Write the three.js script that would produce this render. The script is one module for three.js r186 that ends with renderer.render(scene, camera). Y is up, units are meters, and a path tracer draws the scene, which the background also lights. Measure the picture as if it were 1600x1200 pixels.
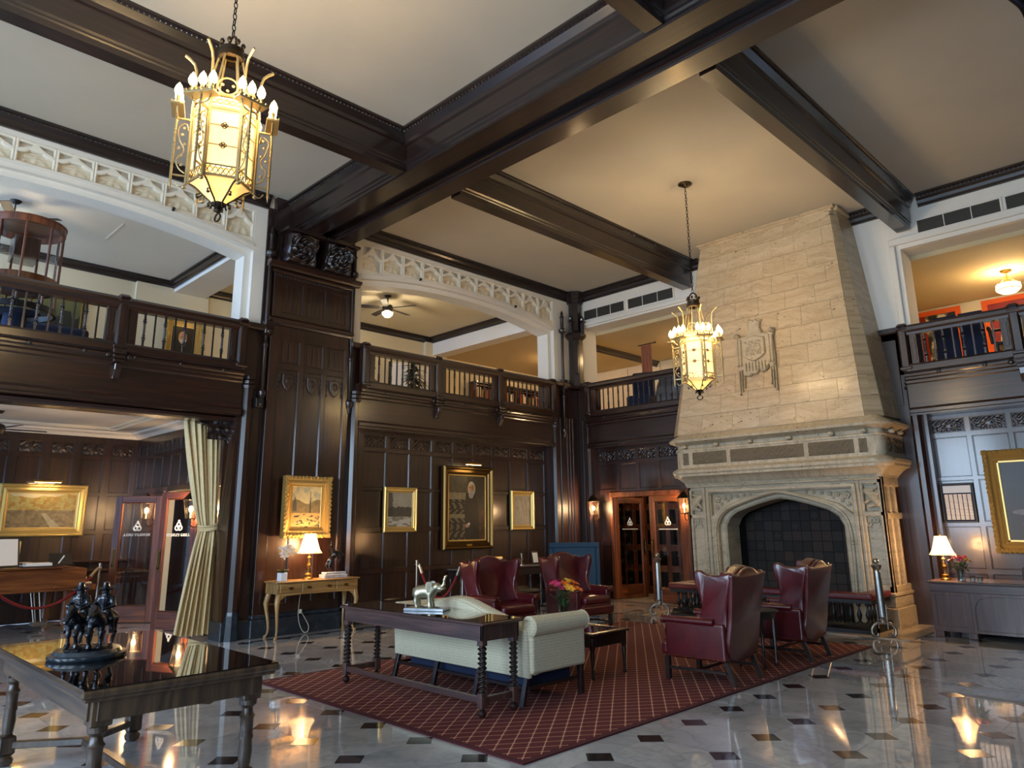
import * as THREE from 'three';
import { mergeGeometries, toCreasedNormals } from 'three/addons/utils/BufferGeometryUtils.js';
import { RectAreaLightUniformsLib } from 'three/addons/lights/RectAreaLightUniformsLib.js';
import { MarchingCubes } from 'three/addons/objects/MarchingCubes.js';
import { TextGeometry } from 'three/addons/geometries/TextGeometry.js';
import { FontLoader } from 'three/addons/loaders/FontLoader.js';
import { RoundedBoxGeometry } from 'three/addons/geometries/RoundedBoxGeometry.js';

// ---------------------------------------------------------------- camera, sky, daylight, exposure
const scene = new THREE.Scene();
const camera = new THREE.PerspectiveCamera(55.99, 4 / 3, 0.05, 200);
camera.position.set(0, 1.566, 0);
camera.rotation.order = 'YXZ';
camera.rotation.set(13.10 * Math.PI / 180, 45.17 * Math.PI / 180, -0.58 * Math.PI / 180);
camera.setViewOffset(1600, 1200, 6.3, 42.5, 1600, 1200);
const renderer = new THREE.WebGLRenderer({ antialias: true });
renderer.toneMapping = THREE.LinearToneMapping;
renderer.toneMappingExposure = 1.08;
renderer.shadowMap.enabled = true;
RectAreaLightUniformsLib.init();
scene.background = new THREE.Color(0.50, 0.68, 1.0);          // overcast daylight outside the windows
scene.backgroundIntensity = 1.0;
const DAY = new THREE.Color(0.60, 0.79, 1.0);
function windowLight(x, y, z, w, h, power, tx, ty, tz, color = DAY) {        // daylight entering through one window
  const l = new THREE.RectAreaLight(color, power, w, h);
  l.position.set(x, y, z); l.lookAt(tx, ty, tz); scene.add(l);
}
// tall windows of the front wall (behind the camera) and of the two rooms left of the hall
const HALL_WIN = [[-7.35, 3.0], [-3.9, 3.0], [-0.45, 3.0]];
for (const [x, y] of HALL_WIN) windowLight(x, y, 5.36, 2.0, 3.6, 17.0, x, y, 0);
for (const y of [1.75, 5.2]) windowLight(-12.9, y, 5.36, 2.6, y < 3 ? 2.3 : 1.8, y < 3 ? 6 : 42, -12.9, y, 0, new THREE.Color(0.30, 0.52, 1.0));  // open blue sky seen from the shaded side

const SIDE_WIN = [[1.6, 2.9]];
for (const [z, y] of SIDE_WIN) windowLight(3.86, y, z, 1.7, 3.6, 4.5, 0, y, z);

// ---------------------------------------------------------------- small helpers
const V3 = (x, y, z) => new THREE.Vector3(x, y, z), V2 = (x, y) => new THREE.Vector2(x, y);
const PI = Math.PI, rad = d => d * PI / 180, clamp = (v, a, b) => Math.max(a, Math.min(b, v));
const lerp = (a, b, t) => a + (b - a) * t, sst = (a, b, x) => { x = clamp((x - a) / (b - a), 0, 1); return x * x * (3 - 2 * x); };
function rng(s) { return () => { s |= 0; s = s + 0x6D2B79F5 | 0; let t = Math.imul(s ^ s >>> 15, 1 | s); t = t + Math.imul(t ^ t >>> 7, 61 | t) ^ t; return ((t ^ t >>> 14) >>> 0) / 4294967296; }; }
const used = {};
function numbered(n) { const k = used[n] = (used[n] || 0) + 1; return k === 1 ? n : n + '_' + String(k - 1).padStart(3, '0'); }
function tag(o, label, category, group, kind) {
  if (label) o.userData.label = label; if (category) o.userData.category = category;
  if (group) o.userData.group = group; if (kind) o.userData.kind = kind; return o;
}
function thing(name, label, category, x = 0, y = 0, z = 0, turn = 0, group) {
  const o = new THREE.Group(); o.name = numbered(name); o.position.set(x, y, z); o.rotation.y = turn; scene.add(o);
  return tag(o, label, category, group);
}
function struct(name, x = 0, y = 0, z = 0, turn = 0) {
  const o = new THREE.Group(); o.name = numbered(name); o.position.set(x, y, z); o.rotation.y = turn; o.userData.kind = 'structure'; scene.add(o); return o;
}
function copyOf(o, x, y, z, turn, label) {
  const c = o.clone(); c.name = numbered(o.name.replace(/_\d{3}$/, '')); scene.add(c); c.position.set(x, y, z); c.rotation.y = turn;
  c.userData = { ...o.userData }; if (label) c.userData.label = label; return c;
}
// geometry: everything non-indexed with position, normal, uv
function fin(g) { let h = g.index ? g.toNonIndexed() : g; for (const k of Object.keys(h.attributes)) if (!['position', 'normal', 'uv'].includes(k)) h.deleteAttribute(k); h.morphAttributes = {}; return h; }
function merge(list) { list = [list].flat(9).filter(Boolean).map(fin); return list.length === 1 ? list[0] : mergeGeometries(list, false); }
function boxUV(g, grain = 'y', ox = 0, oy = 0) {              // uv in metres by the way a face points; wood grain (v) along one axis
  const p = g.attributes.position, uv = new Float32Array(p.count * 2), a = V3(), b = V3(), c = V3(), n = V3();
  for (let i = 0; i < p.count; i += 3) {
    a.fromBufferAttribute(p, i); b.fromBufferAttribute(p, i + 1); c.fromBufferAttribute(p, i + 2);
    n.copy(b).sub(a).cross(c.clone().sub(a)); const ax = Math.abs(n.x), ay = Math.abs(n.y), az = Math.abs(n.z);
    const pl = ax >= ay && ax >= az ? 'zy' : ay >= az ? 'xz' : 'xy';
    let s = pl[0], t = pl[1];
    if (s === grain) [s, t] = [t, s];
    [a, b, c].forEach((q, k) => { uv[(i + k) * 2] = q[s] + ox; uv[(i + k) * 2 + 1] = q[t] + oy; });
  }
  g.setAttribute('uv', new THREE.BufferAttribute(uv, 2)); return g;
}
function mesh(name, geos, mat, parent = scene, o = {}) {
  let g = merge(geos); if (!o.uv) g = boxUV(g, o.grain || 'y', o.ox || 0, o.oy || 0);
  const m = new THREE.Mesh(g, mat); m.name = parent === scene ? numbered(name) : name; m.castShadow = m.receiveShadow = true; parent.add(m);
  if (o.label) m.userData.label = o.label; if (o.kind) m.userData.kind = o.kind; return m;
}
function inst(name, geo, mat, parent, x = 0, y = 0, z = 0, ry = 0) {   // a mesh that shares a finished geometry
  const m = new THREE.Mesh(geo, mat); m.name = parent === scene ? numbered(name) : name; m.position.set(x, y, z); m.rotation.y = ry; m.castShadow = m.receiveShadow = true; parent.add(m); return m;
}
const T = (g, x, y, z) => g.translate(x, y, z);
function bx(w, h, d, x = 0, y = 0, z = 0, c = 0) {            // box centred at x,y,z with chamfer c
  if (!c) return T(fin(new THREE.BoxGeometry(w, h, d)), x, y, z);
  const X = w / 2, Y = h / 2, Z = d / 2, P = [];
  const tri = (...v) => P.push(...v), q = (a, b, e, f) => { tri(...a, ...b, ...e, ...a, ...e, ...f); };
  const f = (pts) => { const A = V3(...pts[0]), B = V3(...pts[1]), C = V3(...pts[2]); const n = B.clone().sub(A).cross(C.clone().sub(A)); const ctr = V3(); pts.forEach(v => ctr.add(V3(...v))); if (n.dot(ctr) < 0) pts.reverse(); pts.length === 3 ? tri(...pts[0], ...pts[1], ...pts[2]) : q(...pts); };
  for (const s of [-1, 1]) {
    f([[s * X, -Y + c, -Z + c], [s * X, Y - c, -Z + c], [s * X, Y - c, Z - c], [s * X, -Y + c, Z - c]]);
    f([[-X + c, s * Y, -Z + c], [X - c, s * Y, -Z + c], [X - c, s * Y, Z - c], [-X + c, s * Y, Z - c]]);
    f([[-X + c, -Y + c, s * Z], [X - c, -Y + c, s * Z], [X - c, Y - c, s * Z], [-X + c, Y - c, s * Z]]);
    for (const t of [-1, 1]) {
      f([[s * X, t * (Y - c), -Z + c], [s * X, t * (Y - c), Z - c], [s * (X - c), t * Y, Z - c], [s * (X - c), t * Y, -Z + c]]);
      f([[s * X, -Y + c, t * (Z - c)], [s * X, Y - c, t * (Z - c)], [s * (X - c), Y - c, t * Z], [s * (X - c), -Y + c, t * Z]]);
      f([[-X + c, s * Y, t * (Z - c)], [X - c, s * Y, t * (Z - c)], [X - c, s * (Y - c), t * Z], [-X + c, s * (Y - c), t * Z]]);
      for (const u of [-1, 1]) f([[s * X, t * (Y - c), u * (Z - c)], [s * (X - c), t * Y, u * (Z - c)], [s * (X - c), t * (Y - c), u * Z]]);
    }
  }
  const g = new THREE.BufferGeometry(); g.setAttribute('position', new THREE.Float32BufferAttribute(P, 3)); g.setAttribute('uv', new THREE.Float32BufferAttribute(new Float32Array(P.length / 3 * 2), 2)); g.computeVertexNormals(); return T(g, x, y, z);
}
const b6 = (x0, x1, y0, y1, z0, z1, c = 0) => bx(Math.abs(x1 - x0), Math.abs(y1 - y0), Math.abs(z1 - z0), (x0 + x1) / 2, (y0 + y1) / 2, (z0 + z1) / 2, c);
const flat = g => { g = fin(g); g.computeVertexNormals(); return g; };    // faceted
function lathe(pts, seg = 16, x = 0, y = 0, z = 0) { return T(fin(toCreasedNormals(new THREE.LatheGeometry(pts.map(p => V2(Math.max(p[0], 0.0001), p[1])), seg), 0.7)), x, y, z); }
function shapeOf(pts) { const s = new THREE.Shape(); pts.forEach((p, i) => i ? s.lineTo(p[0], p[1]) : s.moveTo(p[0], p[1])); s.closePath(); return s; }
function ext(sh, d, bev = 0, curve = 6) { if (Array.isArray(sh)) sh = shapeOf(sh); return fin(new THREE.ExtrudeGeometry(sh, { depth: d - 2 * bev, bevelEnabled: bev > 0, bevelThickness: bev, bevelSize: bev, bevelOffset: -bev, bevelSegments: 1, curveSegments: curve, steps: 1 }).translate(0, 0, bev)); }
function tube(pts, r, seg = 24, rs = 6, closed = false) { const c = pts.length > 2 ? new THREE.CatmullRomCurve3(pts.map(p => V3(...p)), closed) : new THREE.LineCurve3(V3(...pts[0]), V3(...pts[1])); return fin(new THREE.TubeGeometry(c, seg, r, rs, closed)); }
function rod(a, b, r, r2 = r, seg = 8) { const A = V3(...a), B = V3(...b), d = B.clone().sub(A), g = new THREE.CylinderGeometry(r2, r, d.length(), seg); g.applyQuaternion(new THREE.Quaternion().setFromUnitVectors(V3(0, 1, 0), d.normalize())); return T(fin(g), (a[0] + b[0]) / 2, (a[1] + b[1]) / 2, (a[2] + b[2]) / 2); }
function ball(r, x = 0, y = 0, z = 0, sx = 1, sy = 1, sz = 1, a = 12, b = 8) { return T(fin(new THREE.SphereGeometry(r, a, b)).scale(sx, sy, sz), x, y, z); }
function torus(R, r, x = 0, y = 0, z = 0, a = 6, b = 20) { return T(fin(new THREE.TorusGeometry(R, r, a, b)), x, y, z); }
// a moulding: profile polygon [[out, up], ...] swept along local x from x0 to x1 (out = +z)
function mould(prof, x0, x1) { return ext(prof, x1 - x0).rotateY(-PI / 2).translate(x1, 0, 0); }
function flip(g) { for (const a of Object.values(g.attributes)) { const s = a.itemSize; for (let i = 0; i < a.count; i += 3) for (let j = 0; j < s; j++) { const t = a.array[(i + 1) * s + j]; a.array[(i + 1) * s + j] = a.array[(i + 2) * s + j]; a.array[(i + 2) * s + j] = t; } } return g; }   // after a mirroring
function relief(w, h, nx, ny, fn, base = 0) {                  // carved panel: height field facing +z, centred
  const g = new THREE.PlaneGeometry(w, h, nx, ny), p = g.attributes.position;
  for (let i = 0; i < p.count; i++) p.setZ(i, base + fn(p.getX(i), p.getY(i)));
  g.computeVertexNormals(); return fin(g);
}
function grid(fn, nu, nv, closedU = false) {                    // parametric surface fn(u,v)->[x,y,z]
  const pos = [], uv = [], idx = [];
  for (let j = 0; j <= nv; j++) for (let i = 0; i <= nu; i++) { pos.push(...fn(i / nu, j / nv)); uv.push(i / nu, j / nv); }
  for (let j = 0; j < nv; j++) for (let i = 0; i < nu; i++) { const a = j * (nu + 1) + i, b = a + 1, c = a + nu + 1, d = c + 1; idx.push(a, b, d, a, d, c); }
  const g = new THREE.BufferGeometry(); g.setAttribute('position', new THREE.Float32BufferAttribute(pos, 3)); g.setAttribute('uv', new THREE.Float32BufferAttribute(uv, 2)); g.setIndex(idx); g.computeVertexNormals(); return fin(g);
}
function blob(bones, cell, k = 0.02, pad = 0.03, fn) {          // smooth union of tapered capsules [ax,ay,az,bx,by,bz,ra,rb], meshed
  const lo = [1e9, 1e9, 1e9], hi = [-1e9, -1e9, -1e9];
  for (const b of bones) for (let i = 0; i < 3; i++) { const r = Math.max(b[6], b[7]) + pad; lo[i] = Math.min(lo[i], b[i] - r, b[i + 3] - r); hi[i] = Math.max(hi[i], b[i] + r, b[i + 3] + r); }
  const S = Math.max(hi[0] - lo[0], hi[1] - lo[1], hi[2] - lo[2]), n = Math.ceil(S / cell) + 2, mc = new MarchingCubes(n, new THREE.MeshBasicMaterial(), false, false, 400000);
  mc.isolation = 0; const half = n * cell / 2, cx = (lo[0] + hi[0]) / 2, cy = (lo[1] + hi[1]) / 2, cz = (lo[2] + hi[2]) / 2;
  for (let z = 0; z < n; z++) for (let y = 0; y < n; y++) for (let x = 0; x < n; x++) {
    const px = cx - half + x * cell, py = cy - half + y * cell, pz = cz - half + z * cell; let d = 1e3;
    for (const b of bones) {
      const dx = b[3] - b[0], dy = b[4] - b[1], dz = b[5] - b[2], L = dx * dx + dy * dy + dz * dz || 1e-9;
      const t = clamp(((px - b[0]) * dx + (py - b[1]) * dy + (pz - b[2]) * dz) / L, 0, 1), e = Math.hypot(px - b[0] - dx * t, py - b[1] - dy * t, pz - b[2] - dz * t) - lerp(b[6], b[7], t);
      const h = clamp(0.5 + 0.5 * (d - e) / k, 0, 1); d = lerp(d, e, h) - k * h * (1 - h);
    }
    if (fn) d += fn(px, py, pz);
    mc.field[x + y * n + z * n * n] = -d;
  }
  mc.update(); const c = mc.count, g = new THREE.BufferGeometry(), pos = new Float32Array(c * 3), s = half;
  for (let i = 0; i < c; i++) { pos[i * 3] = mc.positionArray[i * 3] * s + cx; pos[i * 3 + 1] = mc.positionArray[i * 3 + 1] * s + cy; pos[i * 3 + 2] = mc.positionArray[i * 3 + 2] * s + cz; }
  g.setAttribute('position', new THREE.BufferAttribute(pos, 3)); g.setAttribute('normal', new THREE.BufferAttribute(mc.normalArray.slice(0, c * 3), 3)); g.setAttribute('uv', new THREE.BufferAttribute(new Float32Array(c * 2), 2)); return g;
}
function at(g, x, y, z, ry = 0, rx = 0, rz = 0) { if (rz) g.rotateZ(rz); if (rx) g.rotateX(rx); if (ry) g.rotateY(ry); return g.translate(x, y, z); }
// ---------------------------------------------------------------- procedural textures and materials
function hash2(x, y, s) { let h = Math.imul(x | 0, 374761393) + Math.imul(y | 0, 668265263) + Math.imul(s, 974634777) | 0; h = Math.imul(h ^ h >>> 13, 1274126177); return ((h ^ h >>> 16) >>> 0) / 4294967296; }
function vn(x, y, px, py, s) {                                 // value noise that repeats every px, py
  const xi = Math.floor(x), yi = Math.floor(y), fx = x - xi, fy = y - yi, u = fx * fx * (3 - 2 * fx), v = fy * fy * (3 - 2 * fy), w = (a, p) => ((a % p) + p) % p;
  const a = hash2(w(xi, px), w(yi, py), s), b = hash2(w(xi + 1, px), w(yi, py), s), c = hash2(w(xi, px), w(yi + 1, py), s), d = hash2(w(xi + 1, px), w(yi + 1, py), s);
  return lerp(lerp(a, b, u), lerp(c, d, u), v);
}
function fbm(x, y, px, py, s, o = 4) { let t = 0, a = 0.5, n = 0; for (let i = 0; i < o; i++) { t += a * vn(x, y, px, py, s + i); n += a; x *= 2; y *= 2; px *= 2; py *= 2; a *= 0.5; } return t / n; }
function tex(w, h, fn, rx, ry, srgb = true) {                  // fn(u,v) -> [r,g,b] 0..1 ; repeats every rx, ry metres
  const d = new Uint8Array(w * h * 4);
  for (let j = 0; j < h; j++) for (let i = 0; i < w; i++) { const c = fn(i / w, j / h), k = (j * w + i) * 4; d[k] = clamp(c[0], 0, 1) * 255; d[k + 1] = clamp(c[1], 0, 1) * 255; d[k + 2] = clamp(c[2], 0, 1) * 255; d[k + 3] = 255; }
  const t = new THREE.DataTexture(d, w, h); t.magFilter = THREE.LinearFilter; t.minFilter = THREE.LinearMipmapLinearFilter; t.generateMipmaps = true; t.wrapS = t.wrapT = THREE.RepeatWrapping;
  if (srgb) t.colorSpace = THREE.SRGBColorSpace; if (rx) t.repeat.set(1 / rx, 1 / ry); t.needsUpdate = true; return t;
}
const mixc = (a, b, t) => [lerp(a[0], b[0], t), lerp(a[1], b[1], t), lerp(a[2], b[2], t)];
const gray = v => [v, v, v], hex = h => [(h >> 16 & 255) / 255, (h >> 8 & 255) / 255, (h & 255) / 255];
function woodTex(dark, mid, light, seed) {
  return tex(512, 512, (u, v) => {
    const warp = fbm(u * 4, v * 2, 4, 2, seed, 3) - 0.5, g = fbm(u * 40 + warp * 6, v * 3, 40, 3, seed + 9, 3), f = fbm(u * 128, v * 6, 128, 6, seed + 20, 2), big = fbm(u * 3, v * 2, 3, 2, seed + 30, 3);
    let t = clamp(0.5 + (g - 0.5) * 1.3 + (big - 0.5) * 0.9, 0, 1); let c = t < 0.5 ? mixc(dark, mid, t * 2) : mixc(mid, light, t * 2 - 1);
    const k = 0.86 + 0.28 * f; return [c[0] * k, c[1] * k, c[2] * k];
  }, 1.1, 1.7);
}
function phys(o) { return new THREE.MeshPhysicalMaterial(o); }
function std(color, rough = 0.6, metal = 0, o = {}) { return new THREE.MeshStandardMaterial({ color, roughness: rough, metalness: metal, ...o }); }
const mahogT = woodTex(hex(0x160907), hex(0x230f09), hex(0x38190e), 11), mahogBump = tex(256, 256, (u, v) => gray(fbm(u * 90, v * 5, 90, 5, 3, 3)), 0.8, 1.6, false);
const redT = woodTex(hex(0x3a1a0c), hex(0x5a2c13), hex(0x7a421f), 41), darkT = woodTex(hex(0x150b08), hex(0x201210), hex(0x301c16), 71), oakT = woodTex(hex(0x7d5d36), hex(0x9a7746), hex(0xb8935a), 91);
const M = {};
M.mahog = phys({ map: mahogT, bumpMap: mahogBump, bumpScale: 0.0005, roughness: 0.4, clearcoat: 0.9, clearcoatRoughness: 0.13 });
M.mahogRed = phys({ map: redT, roughness: 0.42, clearcoat: 0.2, clearcoatRoughness: 0.2 });
M.beam = phys({ map: darkT, bumpMap: mahogBump, bumpScale: 0.0005, roughness: 0.4, clearcoat: 0.8, clearcoatRoughness: 0.14 });
M.darkWood = phys({ map: darkT, roughness: 0.4, clearcoat: 0.4, clearcoatRoughness: 0.18 });
M.tableOak = phys({ map: woodTex(hex(0x2a1d13), hex(0x3d2c1e), hex(0x54402c), 171), roughness: 0.4, clearcoat: 0.4, clearcoatRoughness: 0.2 });
M.carve = phys({ map: darkT, roughness: 0.38, clearcoat: 0.5, clearcoatRoughness: 0.2 });
M.oak = phys({ map: oakT, roughness: 0.4, clearcoat: 0.4, clearcoatRoughness: 0.2 });
M.piano = phys({ map: woodTex(hex(0x4a240f), hex(0x613517), hex(0x784722), 131), roughness: 0.3, clearcoat: 0.5, clearcoatRoughness: 0.1 });
M.deskTop = phys({ map: woodTex(hex(0x3a2622), hex(0x4f3630), hex(0x64463c), 151), roughness: 0.4, clearcoat: 0.3, clearcoatRoughness: 0.2 });
const plasterB = tex(256, 256, (u, v) => gray(fbm(u * 6, v * 6, 6, 6, 5, 5)), 2.2, 2.2, false);
const plasterT = (c, s) => tex(256, 256, (u, v) => { const k = 0.965 + 0.07 * fbm(u * 3, v * 3, 3, 3, s, 4); return [c[0] * k, c[1] * k, c[2] * k]; }, 3.1, 3.1);
M.ceil = phys({ map: plasterT(hex(0xb7ae9e), 7), bumpMap: plasterB, bumpScale: 0.002, roughness: 0.85 });
M.white = phys({ map: plasterT(hex(0xe4ddd0), 17), bumpMap: plasterB, bumpScale: 0.001, roughness: 0.7 });
M.ivory = std(0xe6dcc6, 0.7); M.frieze = std(0xe8dfcc, 0.65); M.friezeBack = std(0xe0d4ba, 0.7);
M.cream = phys({ map: plasterT(hex(0xddcfae), 27), roughness: 0.8 });
M.tan = phys({ map: plasterT(hex(0xc9b68e), 37), roughness: 0.85 });
function stone(c1, c2, seed, pits) {
  return tex(1024, 1024, (u, v) => {
    const w = fbm(u * 3, v * 4, 3, 4, seed, 4) - 0.5, b = fbm(u * 3, v * 30 + w * 5, 3, 30, seed + 5, 4), f = fbm(u * 40, v * 160, 40, 160, seed + 11, 3), L = fbm(u * 2, v * 3, 2, 3, seed + 50, 4);
    let c = mixc(c1, c2, clamp(0.5 + (b - 0.5) * 1.4 + (L - 0.5) * 0.5, 0, 1)); const k = 0.93 + 0.14 * f; c = [c[0] * k, c[1] * k, c[2] * k];
    const p = fbm(u * 30, v * 150, 30, 150, seed + 70, 3) + 0.45 * (fbm(u * 6, v * 7, 6, 7, seed + 80, 3) - 0.5), q = sst(pits, pits + 0.07, p); return mixc(c, [c[0] * 0.5, c[1] * 0.44, c[2] * 0.38], q);
  }, 1.7, 1.7);
}
const travB = tex(512, 512, (u, v) => gray(1 - sst(0.81, 0.88, fbm(u * 30, v * 150, 30, 150, 301 + 70, 3) + 0.45 * (fbm(u * 6, v * 7, 6, 7, 301 + 80, 3) - 0.5))), 1.7, 1.7, false);
const travT = stone(hex(0xae9673), hex(0xc8b391), 301, 0.81), mantT = stone(hex(0xa3967c), hex(0xc0b298), 401, 0.79);
M.trav = phys({ map: travT, bumpMap: travB, bumpScale: 0.002, roughness: 0.4, clearcoat: 0.35, clearcoatRoughness: 0.12 });
M.mantel = phys({ map: mantT, roughness: 0.55, clearcoat: 0.12, clearcoatRoughness: 0.3 });
M.vinePatina = std(0x6a5d49, 0.75);
function marble(seed, a, b, c) {
  return tex(1024, 1024, (u, v) => {
    const wx = fbm(u * 3, v * 3, 3, 3, seed, 5) - 0.5, wy = fbm(u * 3, v * 3, 3, 3, seed + 40, 5) - 0.5, n = fbm(u * 4 + wx * 3, v * 4 + wy * 3, 4, 4, seed + 80, 5);
    const vein = Math.pow(1 - Math.abs(fbm(u * 3 + wy * 4 + v * 3, v * 3 + wx * 4, 3, 3, seed + 120, 4) * 2 - 1), 14), v2 = Math.pow(1 - Math.abs(fbm(u * 6 - wx * 3, v * 6 + wy * 5, 6, 6, seed + 160, 4) * 2 - 1), 20);
    return mixc(mixc(a, b, clamp(0.5 + (n - 0.5) * 2, 0, 1)), c, clamp(vein * 0.32 + v2 * 0.2, 0, 0.6));
  }, 2.6, 2.6);
}
M.marble = phys({ map: marble(501, hex(0xb4b5b8), hex(0xcccccc), hex(0x8a8a8d)), roughness: 0.05, clearcoat: 0.8, clearcoatRoughness: 0.01, specularIntensity: 1 });
M.blackMarble = phys({ map: marble(551, hex(0x1d1b1c), hex(0x2a2627), hex(0x4a4647)), roughness: 0.14, clearcoat: 0.6, clearcoatRoughness: 0.05 });
M.darkStone = phys({ map: marble(601, hex(0x1c2228), hex(0x2c343c), hex(0x55606a)), roughness: 0.25, clearcoat: 0.3, clearcoatRoughness: 0.1 });
M.greyMarble = phys({ map: marble(651, hex(0x9aa2ac), hex(0xc2c8cf), hex(0x6a727c)), roughness: 0.15, clearcoat: 0.5, clearcoatRoughness: 0.05 });
M.threshold = phys({ map: marble(701, hex(0x9d8f7c), hex(0xc4b69e), hex(0x7a6c58)), roughness: 0.25 });
const leatherB = tex(512, 512, (u, v) => { const n = fbm(u * 60, v * 60, 60, 60, 21, 3), m = fbm(u * 8, v * 8, 8, 8, 29, 3); return gray(0.5 * n + 0.5 * m); }, 0.5, 0.5, false);
const leatherT = tex(256, 256, (u, v) => { const n = fbm(u * 8, v * 8, 8, 8, 61, 4), k = 0.8 + 0.4 * n; return [0.31 * k, 0.05 * k, 0.085 * k]; }, 0.9, 0.9);
M.leather = phys({ map: leatherT, bumpMap: leatherB, bumpScale: 0.0012, roughness: 0.34, clearcoat: 0.6, clearcoatRoughness: 0.16 });
M.stud = std(0x8a6a3a, 0.3, 1);
const sofaT = tex(512, 512, (u, v) => {
  const x = u * 24, y = v * 24, r = Math.floor(y), fx = (x + (r % 2 ? 0.5 : 0)) % 1 - 0.5, fy = y % 1 - 0.5, dot = Math.abs(fx) * 1.3 + Math.abs(fy) < 0.24 ? 1 : 0, w = 0.9 + 0.2 * fbm(u * 128, v * 128, 128, 128, 31, 2);
  const c = mixc(hex(0xcfc6aa), hex(0xa39d84), dot); return [c[0] * w, c[1] * w, c[2] * w];
}, 0.6, 0.6);
M.sofa = phys({ map: sofaT, roughness: 0.85, sheen: 0.3, sheenRoughness: 0.6 });
const velvet = (c, o = {}) => phys({ color: c, roughness: 0.9, sheen: 0.6, sheenRoughness: 0.5, ...o });
const drapeT = tex(256, 256, (u, v) => { const k = 0.96 + 0.08 * fbm(u * 40, v * 40, 40, 40, 44, 3); return [0.88 * k, 0.79 * k, 0.60 * k]; }, 0.6, 0.6);
M.drape = phys({ map: drapeT, roughness: 0.75, sheen: 0.25, sheenRoughness: 0.5 });
M.brass = std(0xb08d4a, 0.28, 1); M.brassDark = std(0x6b5430, 0.38, 1); M.gilt = phys({ color: 0xd2b46c, roughness: 0.36, metalness: 0.6 });
const giltB = tex(256, 256, (u, v) => { const a = fbm(u * 14, v * 14, 14, 14, 77, 3), b = Math.abs(Math.sin((u + a * 0.25) * PI * 16) * Math.sin((v + a * 0.25) * PI * 16)); return gray(b); }, 0.16, 0.16, false);
M.giltCarved = phys({ color: 0xd6b56a, roughness: 0.38, metalness: 0.55, bumpMap: giltB, bumpScale: 0.012 });
M.lanternBrass = phys({ color: 0xb6a377, roughness: 0.36, metalness: 0.8 }); M.lanternDark = std(0x3a2f22, 0.4, 0.8);
M.iron = std(0x15131a, 0.35, 0.9); M.ironBright = std(0x4a4648, 0.32, 0.9); M.steel = std(0xa8a7a2, 0.3, 1); M.silver = std(0xb8b2a4, 0.3, 1);
M.bronze = phys({ color: 0x14171f, roughness: 0.3, metalness: 0.55, clearcoat: 0.6, clearcoatRoughness: 0.12 });
M.pewter = phys({ color: 0xb5ac92, roughness: 0.34, metalness: 0.85 });
M.black = std(0x0a0a0b, 0.5); M.blackGloss = phys({ color: 0x060607, roughness: 0.05, clearcoat: 1, clearcoatRoughness: 0.02 });
M.tableGlass = phys({ color: 0x0b0806, roughness: 0.03, clearcoat: 1, clearcoatRoughness: 0.01, specularIntensity: 1 });
M.glass = phys({ color: 0xffffff, roughness: 0.02, transmission: 1, thickness: 0, ior: 1.5 });
M.vaseGlass = phys({ color: 0xdfe8e4, roughness: 0.02, transmission: 1, thickness: 0.02, ior: 1.45 });
M.navy = velvet(0x16233f); M.teal = velvet(0x1d3f5c); M.rope = velvet(0x6d0f1c); M.redPad = phys({ color: 0x5a1416, roughness: 0.4, clearcoat: 0.3, clearcoatRoughness: 0.2 });
M.paper = std(0xe8e6df, 0.8); M.ivoryShade = phys({ color: 0xfff0cf, roughness: 0.9, transmission: 0.3, thickness: 0, emissive: 0xffd9a0, emissiveIntensity: 0.55 });
M.china = phys({ color: 0xe9edf2, roughness: 0.2, clearcoat: 0.6 }); M.leaf = std(0x35552a, 0.55); M.leafDark = std(0x1d2e1c, 0.6); M.petalWhite = phys({ color: 0xf6f3f2, roughness: 0.6, transmission: 0.15 });
M.petalPink = std(0xb32b55, 0.6); M.petalOrange = std(0xe0701f, 0.6); M.petalYellow = std(0xe8b23a, 0.6);
M.bulb = new THREE.MeshStandardMaterial({ color: 0xfff2d0, emissive: 0xffdc96, emissiveIntensity: 9 });
M.amber = phys({ color: 0xf3dba2, roughness: 0.5, transmission: 0.35, thickness: 0, emissive: 0xffe0a0, emissiveIntensity: 1.25 });
M.amberLow = phys({ color: 0xe2c68a, roughness: 0.5, transmission: 0.3, thickness: 0, emissive: 0xffd68a, emissiveIntensity: 0.45 });
M.frost = new THREE.MeshStandardMaterial({ color: 0xfff4dc, emissive: 0xffe2a8, emissiveIntensity: 4 });
M.clearPane = M.glass; M.fan = std(0x1c1512, 0.5); M.vent = std(0x4b4740, 0.6, 0.4); M.skyGlass = M.glass;
M.soot = std(0x14110f, 0.9); M.gridSlot = std(0x1b1918, 0.8);
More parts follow.
